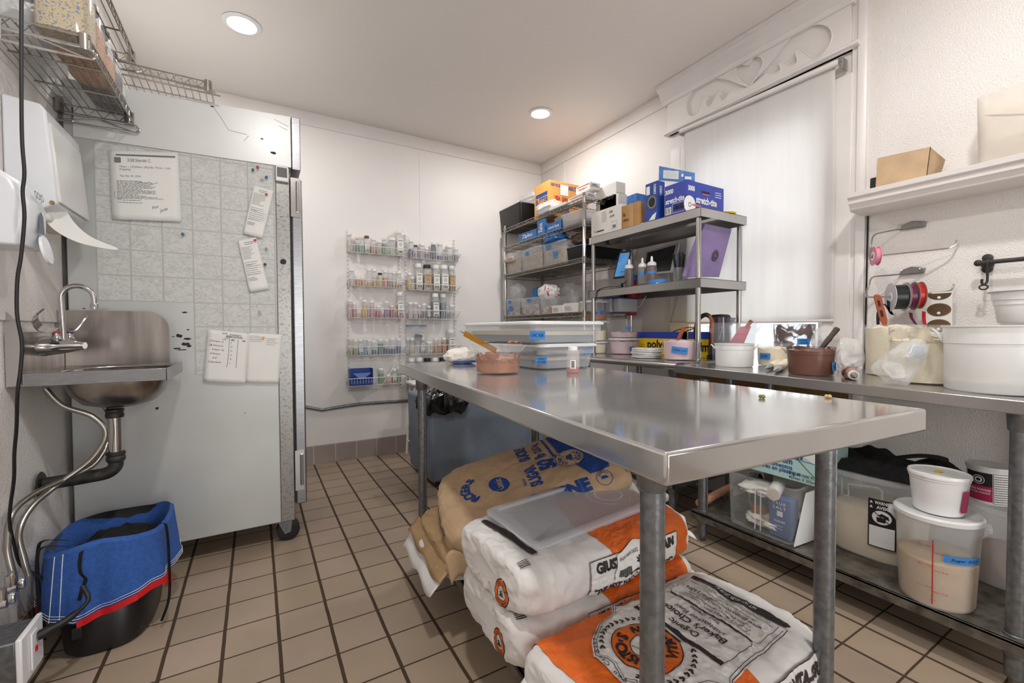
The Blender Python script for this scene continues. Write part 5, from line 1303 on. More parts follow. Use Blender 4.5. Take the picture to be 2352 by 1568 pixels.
data = {
'L1': [(260,96,195,(222,212,196),.8,W_,'jar of pale sprinkles'),(400,90,275,(70,150,80),.7,N_,'jar of green sprinkles'),(490,75,262,(150,190,140),.6,W_,'pale green jar'),(572,96,250,(190,200,210),.7,B_,'labelled jar of grey sugar','w'),(690,104,295,(232,150,110),.6,W_,'jar of orange sprinkles'),(800,96,345,(190,205,150),.45,W_,'short jar of green sprinkles'),(885,84,282,(110,160,110),.8,W_,'tall jar of green sugar'),(1030,130,290,(206,222,182),.25,W_,'wide jar with a little green sugar'),(1160,136,140,(220,214,206),.7,W_,'tallest square labelled jar','w',1)],
'R1': [(1370,100,318,(86,66,140),.6,W_,'jar of purple sugar'),(1450,74,415,(200,170,190),.5,B_,'short jar of lilac sprinkles'),(1560,120,390,(190,180,200),.7,W_,'jar of silver sprinkles'),(1645,86,470,(120,100,160),.6,W_,'short jar of violet sprinkles'),(1770,88,360,(40,44,90),1.,W_,'jar full of navy sugar'),(1885,104,375,(70,80,150),.3,W_,'jar with a little blue sugar'),(2050,140,430,(160,170,150),.4,W_,'round jar of grey green sprinkles'),(2180,80,470,(150,150,170),.6,W_,'small leaning jar at the end')],
'L2': [(295,108,845,(226,214,196),.5,W_,'jar of ivory sprinkles'),(410,90,1000,(236,150,110),.9,W_,'short jar of orange sprinkles'),(500,80,1000,(232,160,120),.8,W_,'short jar of coral sprinkles'),(605,100,835,(240,200,120),.3,W_,'tall jar with a little yellow sugar'),(705,95,845,(236,170,110),.3,W_,'tall jar with a little orange sugar'),(802,88,915,(244,214,90),.9,K_,'short jar of yellow sugar'),(898,96,870,(236,160,150),.7,W_,'jar of pink and yellow sprinkles'),(985,78,885,(170,150,140),.5,W_,'jar of grey brown sprinkles'),(1055,70,905,(210,180,120),.2,W_,'narrow nearly empty jar'),(1140,104,890,(236,160,100),.35,W_,'labelled jar with orange sugar','w')],
'R2': [(1330,96,912,(236,190,90),.7,W_,'jar of yellow sprinkles'),(1385,86,990,(226,206,160),.6,W_,'short jar by the yellow one'),(1495,136,750,(226,220,214),.7,W_,'tall square cloud jar','w',1),(1650,142,770,(226,206,170),.75,K_,'tall square cream labelled jar','tan',1),(1805,134,775,(226,214,190),.75,W_,'tall square pale labelled jar','w',1),(1955,142,778,(230,226,220),.8,W_,'tall square jar with white label','w',1),(2095,116,790,(206,168,110),.8,W_,'tall square tan labelled jar','tan',1)],
'L3': [(250,108,1395,(232,180,190),.9,W_,'jar of pink sugar'),(340,80,1450,(240,150,130),.8,W_,'short jar of coral sugar'),(520,104,1400,(240,196,80),.8,W_,'jar of yellow sprinkles'),(650,100,1415,(232,170,180),.8,W_,'jar of pink sprinkles'),(770,104,1510,(214,60,70),.7,W_,'short jar of red and white mix'),(915,96,1420,(150,120,180),.6,W_,'jar of violet sugar'),(1010,80,1500,(206,40,60),.9,W_,'short jar of red sugar'),(1155,128,1258,(220,110,120),.6,W_,'tall square labelled jar','w',1)],
'R3': [(1345,92,1440,(226,220,214),.3,W_,'nearly empty clear jar'),(1440,92,1440,(230,206,206),.3,W_,'clear jar with white sugar'),(1505,76,1495,(180,90,120),.4,W_,'short jar of plum sprinkles'),(1590,84,1465,(120,120,150),.6,W_,'short jar of grey sprinkles'),(1680,80,1510,(70,70,90),.7,W_,'small dark jar','w'),(1790,130,1285,(90,90,92),.85,W_,'tall square jar with panda label','w',1),(1935,120,1290,(110,130,160),.8,W_,'tall jar of blue grey pearls'),(2090,100,1490,(200,204,214),.6,W_,'short jar of silver pearls')],
}
for row, L in data.items():
    for i, d in enumerate(L):
        cx, w, top, f, fr, lid, ds = d[:7]
        jar(row, i, J5(cx), w/7.84, K5(top), f, fr, lid, ds, d[7] if len(d) > 7 else None, -.048-.012*(i % 2), len(d) > 8)
data6 = {
'L4': [(215,76,520,(180,190,80),.4,N_,'short jar of lime sprinkles'),(290,76,512,(170,180,90),.5,W_,'jar of olive green sprinkles'),(365,80,510,(60,150,210),.3,W_,'jar with bright blue sugar','w'),(428,60,508,(90,180,200),.7,W_,'narrow jar of cyan sugar'),(492,84,512,(190,222,226),.3,W_,'jar with pale aqua sugar'),(565,74,535,(60,100,180),.4,W_,'short jar of blue sugar'),(665,86,508,(40,140,140),.85,W_,'jar of teal sugar'),(755,82,515,(34,54,110),.5,W_,'jar of navy sugar'),(845,86,500,(50,90,160),.4,W_,'jar with a little blue sugar'),(940,80,502,(40,110,180),.7,W_,'jar of azure sugar')],
'R4': [(1078,50,498,(206,200,190),.2,W_,'narrow jar at the post'),(1142,70,495,(228,214,176),.25,W_,'jar with a little cream sugar'),(1300,72,490,(190,110,140),.3,W_,'jar with pink sugar','w'),(1405,100,555,(210,214,226),.6,W_,'squat white labelled tub','w'),(1502,74,497,(226,150,90),.8,W_,'jar of light orange sugar'),(1560,48,505,(206,130,70),.6,W_,'narrow orange jar'),(1622,76,492,(226,130,40),.9,W_,'jar of amber orange sugar'),(1728,108,365,(206,204,200),.7,W_,'tall square jar with printed label','w',1)],
'L5': [(665,88,950,(70,150,90),.8,W_,'jar of green sugar'),(775,90,1050,(236,206,90),.5,W_,'short tube of yellow sugar'),(870,80,955,(200,60,50),.5,W_,'jar with a red band','w'),(940,74,925,(90,160,90),.7,W_,'tall jar of green sprinkles')],
'R5': [(1130,112,795,(220,210,200),.7,W_,'wide labelled jar','w'),(1250,108,790,(210,190,190),.7,W_,'wide jar of pale sprinkles','w'),(1368,108,798,(120,110,110),.7,K_,'wide jar of dark sprinkles'),(1485,104,792,(220,214,206),.7,W_,'wide jar of white sprinkles'),(1600,108,790,(90,90,92),.7,K_,'last wide jar of grey sprinkles')],
}
for row, L in data6.items():
    for i, d in enumerate(L):
        cx, w, top, f, fr, lid, ds = d[:7]
        jar(row, i, J6(cx), w/6.533, K6(top), f, fr, lid, ds, d[7] if len(d) > 7 else None, -.048-.012*(i % 2), len(d) > 8)
# odd things on the racks
def rack_misc():
    z = base_z['L5']+.004; a, b = at(J6(215), 860, y=-.06), at(J6(552), 860, y=-.06); top = at(J6(300), K6(958), y=-.06).z
    t = thing('gift_box', 'open blue box of gold cupcake liners on the bottom left jar shelf', 'box', ((a.x+b.x)/2, -.055, z)); w = (b.x-a.x)/2; h = top-z
    m = MB(); m.box((-w,-.04,0),(w,.04,.003)); m.box((-w,-.04,0),(-w+.002,.04,h)); m.box((w-.002,-.04,0),(w,.04,h)); m.box((-w,.038,0),(w,.04,h)); m.box((-w,-.04,0),(w,-.038,h*.30)); m.obj('tray', 'blue box', t)
    MB().prism([(-w*.8,-.041,h*.75),(w*.85,-.041,h*.75),(w*.3,-.041,h*.45),(0,-.041,h*.38),(-w*.3,-.041,h*.45)], (0,-.002,0)).obj('front_flap', mat('flap blue', (110,140,206), .5), t)
    g = thing('cupcake_liners', 'gold cupcake liners inside the open blue box', 'liners', ((a.x+b.x)/2, -.055, z+.004))
    for i in range(9): MB().lathe([(.014,0),(.020,.016)], 14, cap1=False, c=(-w*.8+w*1.6*i/8, 0, .0)).obj('liner', 'gold', g, solid=.0008)
    p = at(J6(1215), K6(420), y=-.05); z = base_z['R4']+.003
    t = thing('cup_stack', 'leaning stack of clear cups with grey lids on the fourth right jar shelf', 'cups', (p.x, -.05, z), rot=(0, R(8), 0)); h = p.z-z
    MB().lathe([(.022,0),(.030,h*.9),(.031,h*.92)], 20, cap1=False).obj('cups', 'jar clear', t)
    for i in range(3): MB().lathe([(.001,h*(.80+.05*i)),(.031,h*(.80+.05*i)),(.031,h*(.83+.05*i)),(.001,h*(.83+.05*i))], 20).obj('lid', 'grey plastic', t)
    q0, q1 = at(J6(1060), K6(310), y=-.03), at(J6(1370), K6(345), y=-.03)
    t = thing('zip_bag', 'clear zip bag with a blue seal hanging behind the right jar rack', 'bag', (q0.x, -.03, q0.z-.16))
    m = MB().grid(lambda u, v: (u*(q1.x-q0.x), -.004*sin(u*9)*sin(v*5), v*.16), 10, 8).obj('film', 'clear film', t, solid=.0006)
    B((0,-.003,.155),(q1.x-q0.x,.002,.160)).obj('seal', 'tape blue', t); B((0,-.003,.163),(q1.x-q0.x,.002,.166)).obj('seal', 'print grey', t)
    # clear triangular sheets and a piping tip scraper at the foot
    a, b, c = at(J6(190), K6(1250), y=-.02), at(J6(350), K6(1450), y=-.02), at(J6(660), K6(1240), y=-.02)
    t = MB().prism([(0,0,0), tuple(b-a), tuple(c-a)], (0, .002, 0)).obj('plastic_triangle', 'frosted clear', loc=a); tag(t, 'clear plastic triangle hanging below the bottom left jar shelf', 'sheet')
    a, b = at(J6(700), K6(1215), y=-.05), at(J6(915), K6(865), y=-.05)
    o = MB().tube([(0,0,0), tuple(b-a)], .004, 8).obj('rolled_paper', 'paper', loc=a); tag(o, 'thin rolled white paper stick leaning in the bottom left jar shelf', 'paper roll')
rack_misc()

# ================================================================== CHROME RACK IN THE CORNER
RZ = [2.0, 1.83, 1.568, 1.178]
def chrome_rack():
    t = thing('wire_rack', 'tall chrome wire shelving rack packed with bins and boxes in the back corner', 'rack', (-.275, -.69, 0))
    inv = Matrix.Translation(t.location).inverted(); X0, Y0, WX, LY = -.50, -1.28, .45, 1.18
    for k, z in enumerate(RZ+[.55]):
        o = wire_shelf_mesh(WX, LY, .028, .026, .0024).obj('wire_shelf', 'chrome wire', t, loc=(X0, Y0, z)); o.matrix_parent_inverse = inv
        b = MB()
        for i in range(1, 5): b.tube([(0, LY*i/5, -.012), (WX, LY*i/5, -.012)], .003, 6)
        b.obj('cross_brace', 'chrome wire', o)
    for x in (X0+.012, X0+WX-.012):
        for y in (Y0+.012, Y0+LY-.012):
            m = MB(); m.lathe([(.0127, .02), (.0127, 2.035), (.011, 2.04)], 18, c=(x, y, 0)); m.lathe([(.009, 0), (.015, .004), (.015, .012), (.008, .02)], 14, c=(x, y, 0))
            o = m.obj('post', 'chrome', t); o.matrix_parent_inverse = inv
chrome_rack()
def abox(name, label, cat, pl, pc, pr, ptop, z0, xf, m, group=None, depth=None, open_=False, bev=.001):
    """axis-aligned box: its left face spans pixels pl-pc in the plane x=xf, its near face pc-pr"""
    y1 = at(pl, 600, x=xf).y; y0 = at(pc, 600, x=xf).y
    h = at(pc, ptop, x=xf).z - z0
    x1 = at(pr, 600, y=y0).x if depth is None else xf+depth
    w, d = x1-xf, y1-y0; h = max(h, .02)
    t = thing(name, label, cat, ((xf+x1)/2, (y0+y1)/2, z0), group=group)
    if open_:
        mb = MB(); e = .003
        mb.box((-w/2,-d/2,0),(w/2,d/2,e)); mb.box((-w/2,-d/2,0),(-w/2+e,d/2,h)); mb.box((w/2-e,-d/2,0),(w/2,d/2,h)); mb.box((-w/2,-d/2,0),(w/2,-d/2+e,h)); mb.box((-w/2,d/2-e,0),(w/2,d/2,h))
        mb.obj('carton', m, t)
    else: B((-w/2,-d/2,0),(w/2,d/2,h)).obj('carton', m, t, bev=bev)
    left = plane_fn((-w/2, 0, h/2), (0,-1,0), (0,0,1), .0012); near = plane_fn((0, -d/2, h/2), (1,0,0), (0,0,1), .0012)
    return t, left, near, w, d, h
def bin_obj(name, label, cat, pl, pc, pr, ptop, z0, xf, body, fill, frac, lid=None, group=None, tp=None, depth=.3, taper=.05, seed=0):
    y1 = at(pl, 600, x=xf).y; y0 = at(pc, 600, x=xf).y; h = at(pc, ptop, x=xf).z - z0; w, d = depth, y1-y0
    t = thing(name, label, cat, (xf+w/2, (y0+y1)/2, z0), group=group)
    def rr(k, z, r=.02):
        out = []; a_, b_ = w/2*k, d/2*k
        for sx, sy, a0 in ((1,1,0),(-1,1,90),(-1,-1,180),(1,-1,270)):
            for i in range(5):
                a = R(a0+22.5*i); out.append((sx*(a_-r)+r*cos(a), sy*(b_-r)+r*sin(a), z))
        return out
    k0 = 1-taper
    MB().rings([rr(k0-.02, 0), rr(k0, .006), rr(.985, h*.93), rr(1.0, h*.935), rr(1.0, h)], cap1=False).obj('body', body, t, solid=.0015)
    if fill: 
        rnd = random.Random(seed); f = MB(); zt = h*frac
        f.rings([rr(k0-.05, .004), rr(k0+.0, zt*.9), rr(k0-.12, zt)]); f.obj('contents', fill, t)
    if lid: MB().rings([rr(1.02, h*.96), rr(1.03, h*1.0), rr(1.0, h*1.04), rr(.8, h*1.05)]).obj('lid', lid, t)
    if tp:
        fn = plane_fn((-w/2*(.99), 0, h*.5), (0,-1,0), (0,0,1), .0035)
        for i, (u, v, tw, th) in enumerate(tp): tape(t, fn, u*d, v*h, tw, th, None, seed+i, 0, None)
    return t
def bag(name, label, cat, c, size, m, seed=0, inner=None, knot=False):
    """loose, crumpled bag or bundle resting on its base centre"""
    sx, sy, sz = size; t = thing(name, label, cat, c)
    n, mm = 36, 20; rs = []
    for j in range(mm+1):
        b = pi*j/mm; r = []
        for i in range(n):
            a = 2*pi*i/n; q = Vector((sin(b)*cos(a), sin(b)*sin(a), -cos(b)))
            e = (abs(q.x)**2.6+abs(q.y)**2.6+abs(q.z)**2.6)**(-1/2.6); q = q*e
            k = 1+.22*noise.noise(q*2.1+Vector((seed*5.3,0,0)))+.10*abs(noise.noise(q*5+Vector((0,seed*3.1,0))))-.05
            z = q.z*sz/2*k+sz/2
            r.append((q.x*sx/2*k, q.y*sy/2*k, max(0, z)))
        rs.append(r)
    MB().rings(rs).obj('bundle', m, t)
    if inner: MB().rings([[(p[0]*.86, p[1]*.86, p[2]*.8+.002) for p in r] for r in rs]).obj('contents', inner, t)
    return t
mat('carton white', (226,222,216), .6, var=.03); mat('box red', (190,40,40), .5); mat('photo blue', (60,130,200), .45, var=.25, vscale=30, col2=(40,90,170))
mat('mixed packets', (214,196,176), .55, var=.5, vscale=30, col2=(120,100,90), thr=(.45,.6)); mat('bagged tan', (196,170,140), .5, var=.4, vscale=26, col2=(150,120,96))
mat('bead brown', (176,150,146), .5, var=.4, vscale=200, col2=(120,92,90)); mat('pouch brown', (110,78,64), .3, var=.4, vscale=30, bump=.5, bscale=60)
mat('pouch blue', (40,120,196), .3, var=.3, vscale=18, bump=.5, bscale=40)
Z1, Z2, Z3, Z4 = [z+.005 for z in RZ]
# top shelf
bin_obj('storage_tote', 'dark grey plastic tote at the back wall end of the top rack shelf', 'tote', 1146, 1195, 1224, 462, Z1, -.49, 'mat dark' if False else 'black plastic', None, 0, depth=.26, taper=.12)
t, lf, nr, w, d, h = abox('butter_carton', 'orange butter carton with blue lettering on the top rack shelf', 'carton', 1228, 1263, 1330, 412, Z1, -.43, 'orange carton')
P = Print(lf); P.text('BUTTER', 0, .0, h*.16, .03, width=d*.8); P.rect(-d*.4, h*.12, d*.35, h*.22); P.text('BLOCKS', 0, -h*.2, h*.1, .02, width=d*.6); P.obj('blue_print', 'print blue', t)
P = Print(nr); P.text('BUTTER', -w*.12, -h*.28, h*.2, .04, width=w*.6); P.text('UNSALTED', w*.28, h*.36, h*.12, .03, width=w*.36); P.text('KEEP FROZEN', -w*.28, h*.38, h*.08, .02, width=w*.38); P.obj('blue_print', 'print blue', t)
P = Print(nr); P.text('USDA', -w*.25, h*.02, h*.12, .05, width=w*.2); P.text('EURO STYLE', w*.12, h*.0, h*.12, .05, width=w*.42); P.obj('red_print', 'box red', t)
P = Print(nr); P.rect(-w*.15, h*.12, w*.12, h*.42, .0004); P.obj('white_label', 'paper', t)
P = Print(nr); P.bars(-w*.1, h*.15, w*.07, h*.24, 10, 1); P.lines(-w*.12, h*.28, w*.09, h*.4, 3, .003, 2); P.obj('label_print', 'print grey', t)
bag('zip_bag', 'clear zip bag of cupcake wrappers lying on the dark tote', 'bag', (-.33, -.33, Z1+.195), (.20, .30, .10), 'clear film', 3)
bag('zip_bag', 'second clear zip bag behind the first on the dark tote', 'bag', (-.18, -.42, Z1+.195), (.22, .26, .07), 'clear film', 4)
bag('zip_bag', 'clear bag of white and brown papers slumped in front of the butter carton', 'bag', (-.435, -.74, Z1+.003), (.12, .30, .11), 'clear film', 6, 'paper')
for k, (pl, pc, pr, pt, dz, xf, lab, f) in enumerate(((1323,1355,1378,417,.088,-.40,'white mailing box with red and blue print, upper one behind the rack post','flat rate'), (1305,1345,1370,440,.0,-.46,'white mailing box with red and blue print, lower one behind the rack post','priority'))):
    t, lf, nr, w, d, h = abox('mailing_box', lab, 'box', pl, pc, pr, pt, Z1+dz, xf, 'carton white', 'white mailing boxes on the top rack shelf')
    P = Print(lf); P.rect(-d*.45, h*.28, d*.45, h*.36); P.text('PRIORITY', 0, -.1*h, h*.2, .03, width=d*.6); P.obj('red_print', 'box red', t)
    P = Print(nr); P.rect(-w*.4, -h*.05, w*.4, h*.02); P.text('MAIL', 0, h*.2, h*.2, .03, width=w*.5); P.obj('blue_print', 'print blue', t)
t, lf, nr, w, d, h = abox('supply_box', 'flat white box with small green lid print on the top rack shelf', 'box', 1262, 1300, 1322, 462, Z1, -.49, 'carton white')
P = Print(nr); P.text('GLOVES', 0, 0, h*.3, .02, width=w*.6); P.obj('label_print', 'green soft', t)
ZA_ = 1.7135
for k, (pl, pc, pr, pt, dz, lab) in enumerate(((1369,1415,1436,416,.155,'open ended white box with green sticker, upper of two above the rack end'), (1378,1420,1440,443,.0,'white box with grey side, lower of two above the rack end'))):
    t, lf, nr, w, d, h = abox('label_box', lab, 'box', pl, pc, pr, pt, ZA_+dz, -.30, 'carton white', 'white boxes above the rack end')
    if k == 0: P = Print(nr); P.rect(-w*.45, -h*.1, w*.45, h*.2); P.text('Ship', 0, .05*h, h*.12, 0, width=w*.4, lift=.0006) if False else None; P.obj('green_sticker', 'green soft', t)
    P = Print(lf); P.text('FOLD UP', .2*d, .1*h, h*.12, .01, width=d*.4); P.disc(-d*.35, .1*h, h*.05); P.obj('print', 'print black', t)
# second shelf
t, lf, nr, w, d, h = abox('zip_bag_box', 'blue box of zip bags lying on the second rack shelf', 'box', 1192, 1232, 1238, 524, Z2, -.485, 'photo blue')
P = Print(lf); P.text('Ziploc', 0, 0, h*.4, .03, width=d*.6); P.obj('lettering', 'print white', t)
t, lf, nr, w, d, h = abox('zip_bag_box', 'blue box of zip bags standing on end on the second rack shelf', 'box', 1234, 1252, 1256, 501, Z2, -.485, 'photo blue')
P = Print(lf); P.text('Ziploc', 0, 0, d*.45, .03, rot=pi/2, width=h*.6); P.obj('lettering', 'print white', t)
t, lf, nr, w, d, h = abox('zip_bag_box', 'torn open light blue box beside the upright zip bag box', 'box', 1255, 1290, 1294, 503, Z2, -.485, 'photo blue', open_=True)
P = Print(lf); P.text('snack bags', 0, 0, h*.3, .02, width=d*.7); P.obj('lettering', 'print white', t)
bin_obj('storage_bin', 'long clear bin half full of pinkish brown beads on the second rack shelf', 'bin', 1288, 1336, 1362, 478, Z2, -.485, 'frosted plastic', 'bead brown', .42, depth=.36)
bag('zip_bag', 'clear bag of snack crumbs behind the torn blue box', 'bag', (-.40, -.92, Z2), (.14, .14, .15), 'clear film', 8, 'bagged tan')
# third shelf
for k, (pl, pc, pt, lab, tp) in enumerate(((1152,1194,574,'leftmost of three clear bins on the third rack shelf',[(.1,.32,.04,.03)]), (1195,1243,562,'middle of three clear bins on the third rack shelf',[(-.15,.28,.05,.035)]), (1245,1297,548,'rightmost of three clear bins on the third rack shelf',[(-.2,.33,.06,.035),(.1,-.0,.06,.03),(.1,-.16,.05,.02)]))):
    bin_obj('storage_bin', lab, 'bin', pl, pc, 0, pt, Z3, -.485, 'frosted clear', 'bagged tan', .75, None, 'clear bins on the third rack shelf', tp, .34, seed=k*3+1)
bin_obj('storage_bin', 'black shallow tub with grey lid rim at the near end of the third rack shelf', 'bin', 1293, 1342, 0, 560, Z3, -.46, 'black plastic', None, 0, 'grey plastic', depth=.40, taper=.1)
bag('zip_bag', 'clear bag of cookies poking out of the left bin on the third shelf', 'bag', (-.47, -.20, Z3+.10), (.12, .20, .09), 'clear film', 9, 'bagged tan')
bag('zip_bag', 'crumpled clear bag on top of the middle bin, third rack shelf', 'bag', (-.36, -.50, Z3+.15), (.2, .22, .08), 'clear film', 10)
bag('snack_pouch', 'crumpled bright blue pouch on the bins of the third rack shelf', 'bag', (-.42, -.83, Z3+.175), (.16, .26, .095), 'pouch blue', 11)
bag('snack_pouch', 'brown foil pouch on the black tub of the third rack shelf', 'bag', (-.33, -1.08, Z3+.13), (.18, .22, .10), 'pouch brown', 12)
# fourth shelf
bin_obj('storage_bin', 'leftmost clear bin with two blue labels on the fourth rack shelf', 'bin', 1151, 1191, 0, 685, Z4, -.485, 'frosted clear', 'mixed packets', .5, None, 'clear bins on the fourth rack shelf', [(0,.33,.05,.03),(.05,-.05,.07,.05)], .34, seed=20)
bin_obj('storage_bin', 'second clear bin from the left on the fourth rack shelf', 'bin', 1194, 1236, 0, 681, Z4, -.485, 'frosted clear', 'mixed packets', .6, None, 'clear bins on the fourth rack shelf', [(0,.33,.06,.03)], .34, seed=23)
bin_obj('storage_bin', 'clear bin of red, white and blue piping tips on the fourth rack shelf', 'bin', 1238, 1266, 0, 679, Z4, -.485, 'frosted clear', mat('tips mix', (220,220,220), .4, vscale=40, col2=(196,50,50), thr=(.5,.52)).name, .45, depth=.34, seed=26)
bag('zip_bag', 'tall clear bag standing against the left post on the fourth shelf', 'bag', (-.42, -.22, Z4+.13), (.12, .22, .17), 'clear film', 13)
bag('snack_pouch', 'blue and green packet standing in a bin on the fourth rack shelf', 'bag', (-.40, -.52, Z4+.12), (.08, .14, .12), 'pouch blue', 14)
bag('snack_pouch', 'white printed packet leaning on the bins of the fourth rack shelf', 'bag', (-.42, -.72, Z4+.12), (.10, .26, .13), mat('pouch white', (226,226,224), .4, vscale=30, col2=(190,60,60), thr=(.6,.62)).name, 15)
bag('zip_bag', 'clear zip bag leaning at the back of the fourth rack shelf', 'bag', (-.25, -.80, Z4+.02), (.14, .24, .24), 'clear film', 16)
for k, (pl, pc, pt, xf, lab) in enumerate(((1268,1292,700,-.49,'long white box with torn dark top, left of two on the fourth shelf'), (1294,1328,694,-.48,'long white box, right of two on the fourth shelf'))):
    t, lf, nr, w, d, h = abox('supply_box', lab, 'box', pl, pc, 0, pt, Z4, xf, 'carton white', 'white boxes on the fourth rack shelf', depth=.3)
    P = Print(lf); P.lines(-d*.4, -h*.3, d*.1, h*.2, 4, .003, k); P.obj('print', 'print grey', t)
for k in range(3):
    bin_obj('lidded_container', ['blue lidded container behind the overshelf leg, left one','blue lidded container behind the overshelf leg, middle one','blue lidded container behind the overshelf leg, right one'][k], 'container', 1368+19*k, 1384+19*k, 0, 684, Z4, -.30, 'frosted blue tint', None, 0, 'blue box', 'blue lidded containers on the fourth rack shelf', depth=.2)
# fire extinguisher on the wall past the rack
def extinguisher():
    p = at(1352, 660, x=-.12); t = thing('fire_extinguisher', 'small red fire extinguisher hanging on the wall behind the rack', 'extinguisher', (-.08, -1.33, 1.16))
    MB().lathe([(.03,0),(.042,.01),(.042,.24),(.03,.28),(.014,.30)], 24).obj('cylinder', 'box red', t); MB().lathe([(.0425,.02),(.0428,.10)], 24, cap0=False, cap1=False).obj('label_band', 'tape blue', t)
    MB().lathe([(.043,.26),(.044,.30)], 24, cap0=False, cap1=False).obj('collar', 'tape blue', t); m = MB(); m.sphere((0,0,.35), .02); m.box((-.008,-.008,.30),(.008,.008,.34)); m.obj('valve', 'black plastic', t)
extinguisher()
# ================================================================== STEEL OVERSHELF
OX0, OX1, OY0, OY1 = -.465, -.045, -2.210, -1.285
def overshelf():
    t = thing('overshelf', 'two tier stainless steel overshelf on round posts standing on the worktop', 'shelf', (-.25, -1.75, .876)); inv = Matrix.Translation(t.location).inverted()
    for z in (1.712, 1.330):
        m = MB(); m.box((OX0, OY0, z-.004), (OX1, OY1, z))
        for a, b in (((OX0,OY0,z-.050),(OX0+.003,OY1,z)), ((OX1-.003,OY0,z-.050),(OX1,OY1,z)), ((OX0,OY0,z-.050),(OX1,OY0+.003,z)), ((OX0,OY1-.003,z-.050),(OX1,OY1,z))): m.box(a, b)
        m.box(((OX0+OX1)/2-.03, OY0+.02, z-.025), ((OX0+OX1)/2+.03, OY1-.02, z-.004))
        o = m.obj('shelf', 'stainless', t, bev=.001); o.matrix_parent_inverse = inv
    for x in (OX0+.022, OX1-.022):
        for y in (OY0+.03, OY1-.03):
            m = MB(); m.lathe([(.0145, .876), (.0145, 1.665)], 20, c=(x, y, 0)); m.lathe([(.024, .876), (.024, .882), (.017, .885), (.017, .93), (.0145, .932)], 20, c=(x, y, 0)); o = m.obj('post', 'steel tube', t); o.matrix_parent_inverse = inv
overshelf()
ZA, ZB = 1.7125, 1.3305
t, lf, nr, w, d, h = abox('cake_card_carton', 'long white carton with handwriting at the left end of the overshelf top', 'carton', 1358, 1426, 1440, 467, ZA, -.46, 'carton white')
P = Print(lf); P.text('Cake', d*.18, h*.32, h*.11, .01, width=d*.12, shear=.3); P.text('cards', d*.22, h*.14, h*.11, .01, width=d*.15, shear=.3); P.disc(-d*.36, -h*.32, h*.03); P.rect(-d*.3, -h*.36, -d*.05, -h*.31); P.bars(d*.24, -h*.36, d*.34, -h*.24, 8, 1); P.frame(d*.2, -h*.4, d*.38, -h*.1, .001); P.obj('print', 'print black', t)
P = Print(lf); P.rect(-d*.12, 0, d*.02, h*.42); P.obj('packing_tape', mat('pack tape', (206,200,188), .4).name, t)
t, lf, nr, w, d, h = abox('cardboard_box', 'small brown cardboard box with scribbled handwriting on the overshelf top', 'box', 1425, 1468, 1481, 461, ZA, -.455, 'cardboard')
P = Print(lf); P.text('Red', -d*.28, h*.1, h*.16, .01, width=d*.14, shear=.3); P.text('ribbon', -d*.2, -h*.14, h*.14, .01, width=d*.3, shear=.3); P.obj('handwriting', 'print black', t)
P = Print(lf); P.rect(-d*.02, -h*.5, d*.22, h*.5); P.obj('packing_tape', mat('tape brown', (196,152,104), .25).name, t)
t, lf, nr, w, d, h = abox('candy_carton', 'pale blue and white carton behind the brown cardboard box', 'carton', 1439, 1462, 1484, 443, ZA, -.30, 'photo blue')
P = Print(nr); P.rect(-w*.4, -h*.4, w*.3, h*.3); P.obj('panel', 'paper', t)
t, lf, nr, w, d, h = abox('cookie_carton', 'dark blue carton with a black sandwich cookie picture beside the plastic wrap box', 'carton', 1482, 1510, 1526, 414, ZA, -.455, 'blue box')
P = Print(lf); P.disc(d*.05, -h*.02, d*.40, 30, sy=1.15); P.obj('cookie_picture', 'print black', t)
P = Print(lf); P.ring(d*.05, -h*.02, d*.28, d*.30, n=30, sy=1.15, lift=.0006); P.ring(d*.05, -h*.02, d*.36, d*.37, n=30, sy=1.15, lift=.0006); P.rect(-d*.42, h*.2, -d*.12, h*.42, .0006); P.poly([(-d*.2,-h*.48),(d*.3,-h*.48),(d*.42,-h*.3),(d*.1,-h*.36)], .0006); P.obj('white_print', 'print white', t)
P = Print(lf); P.text('OREO', d*.28, h*.3, d*.17, .03, rot=pi/2, width=h*.26, lift=.0006); P.obj('lettering', 'print white', t)
P = Print(nr); P.text('OREO', -w*.1, h*.25, w*.3, .03, rot=pi/2, width=h*.25, lift=.0006); P.obj('lettering', 'print white', t)
# raised flaps of the open cookie carton
a, b = at(1514, 381, x=-.40), at(1596, 397, x=-.25); c_, d_ = at(1513, 414, x=-.40), at(1596, 420, x=-.25)
o = MB().prism([tuple(p-c_) for p in (c_, d_, b, a)], (.002, .002, 0)).obj('carton_flap', 'photo blue', loc=c_); tag(o, 'tall light blue carton flap with nutrition panel standing behind the plastic wrap box', 'carton')
U = (d_-c_); V = (a-c_); fn = plane_fn(Vector((0,0,0)), U, V, .003); wU = U.length; hV = V.length
P = Print(fn); P.rect(wU*.12, hV*.15, wU*.55, hV*.72); q_ = P.mb.obj('panel', 'paper', o, smooth=False)
P = Print(fn); P.lines(wU*.14, hV*.2, wU*.53, hV*.68, 6, .003, 3); P.rect(wU*.62, hV*.35, wU*.68, hV*.55); P.rect(wU*.72, hV*.2, wU*.9, hV*.4); P.rect(wU*.4, hV*.86, wU*.6, hV*.9); P.mb.obj('print', 'print white', o, smooth=False)
t, lf, nr, w, d, h = abox('plastic_wrap_carton', 'large royal blue plastic wrap carton with white lettering at the near end of the overshelf', 'carton', 1526, 1576, 1661, 412, ZA, -.45, 'blue royal')
P = Print(lf); P.text('3000', -d*.28, h*.28, h*.14, .04, width=d*.38); P.text('stretch-tite', -d*.02, -h*.02, h*.17, .03, width=d*.86); P.rect(-d*.46, -h*.45, -d*.18, -h*.22); P.frame(-d*.12, -h*.44, d*.42, -h*.14, .002); P.obj('white_print', 'print white', t)
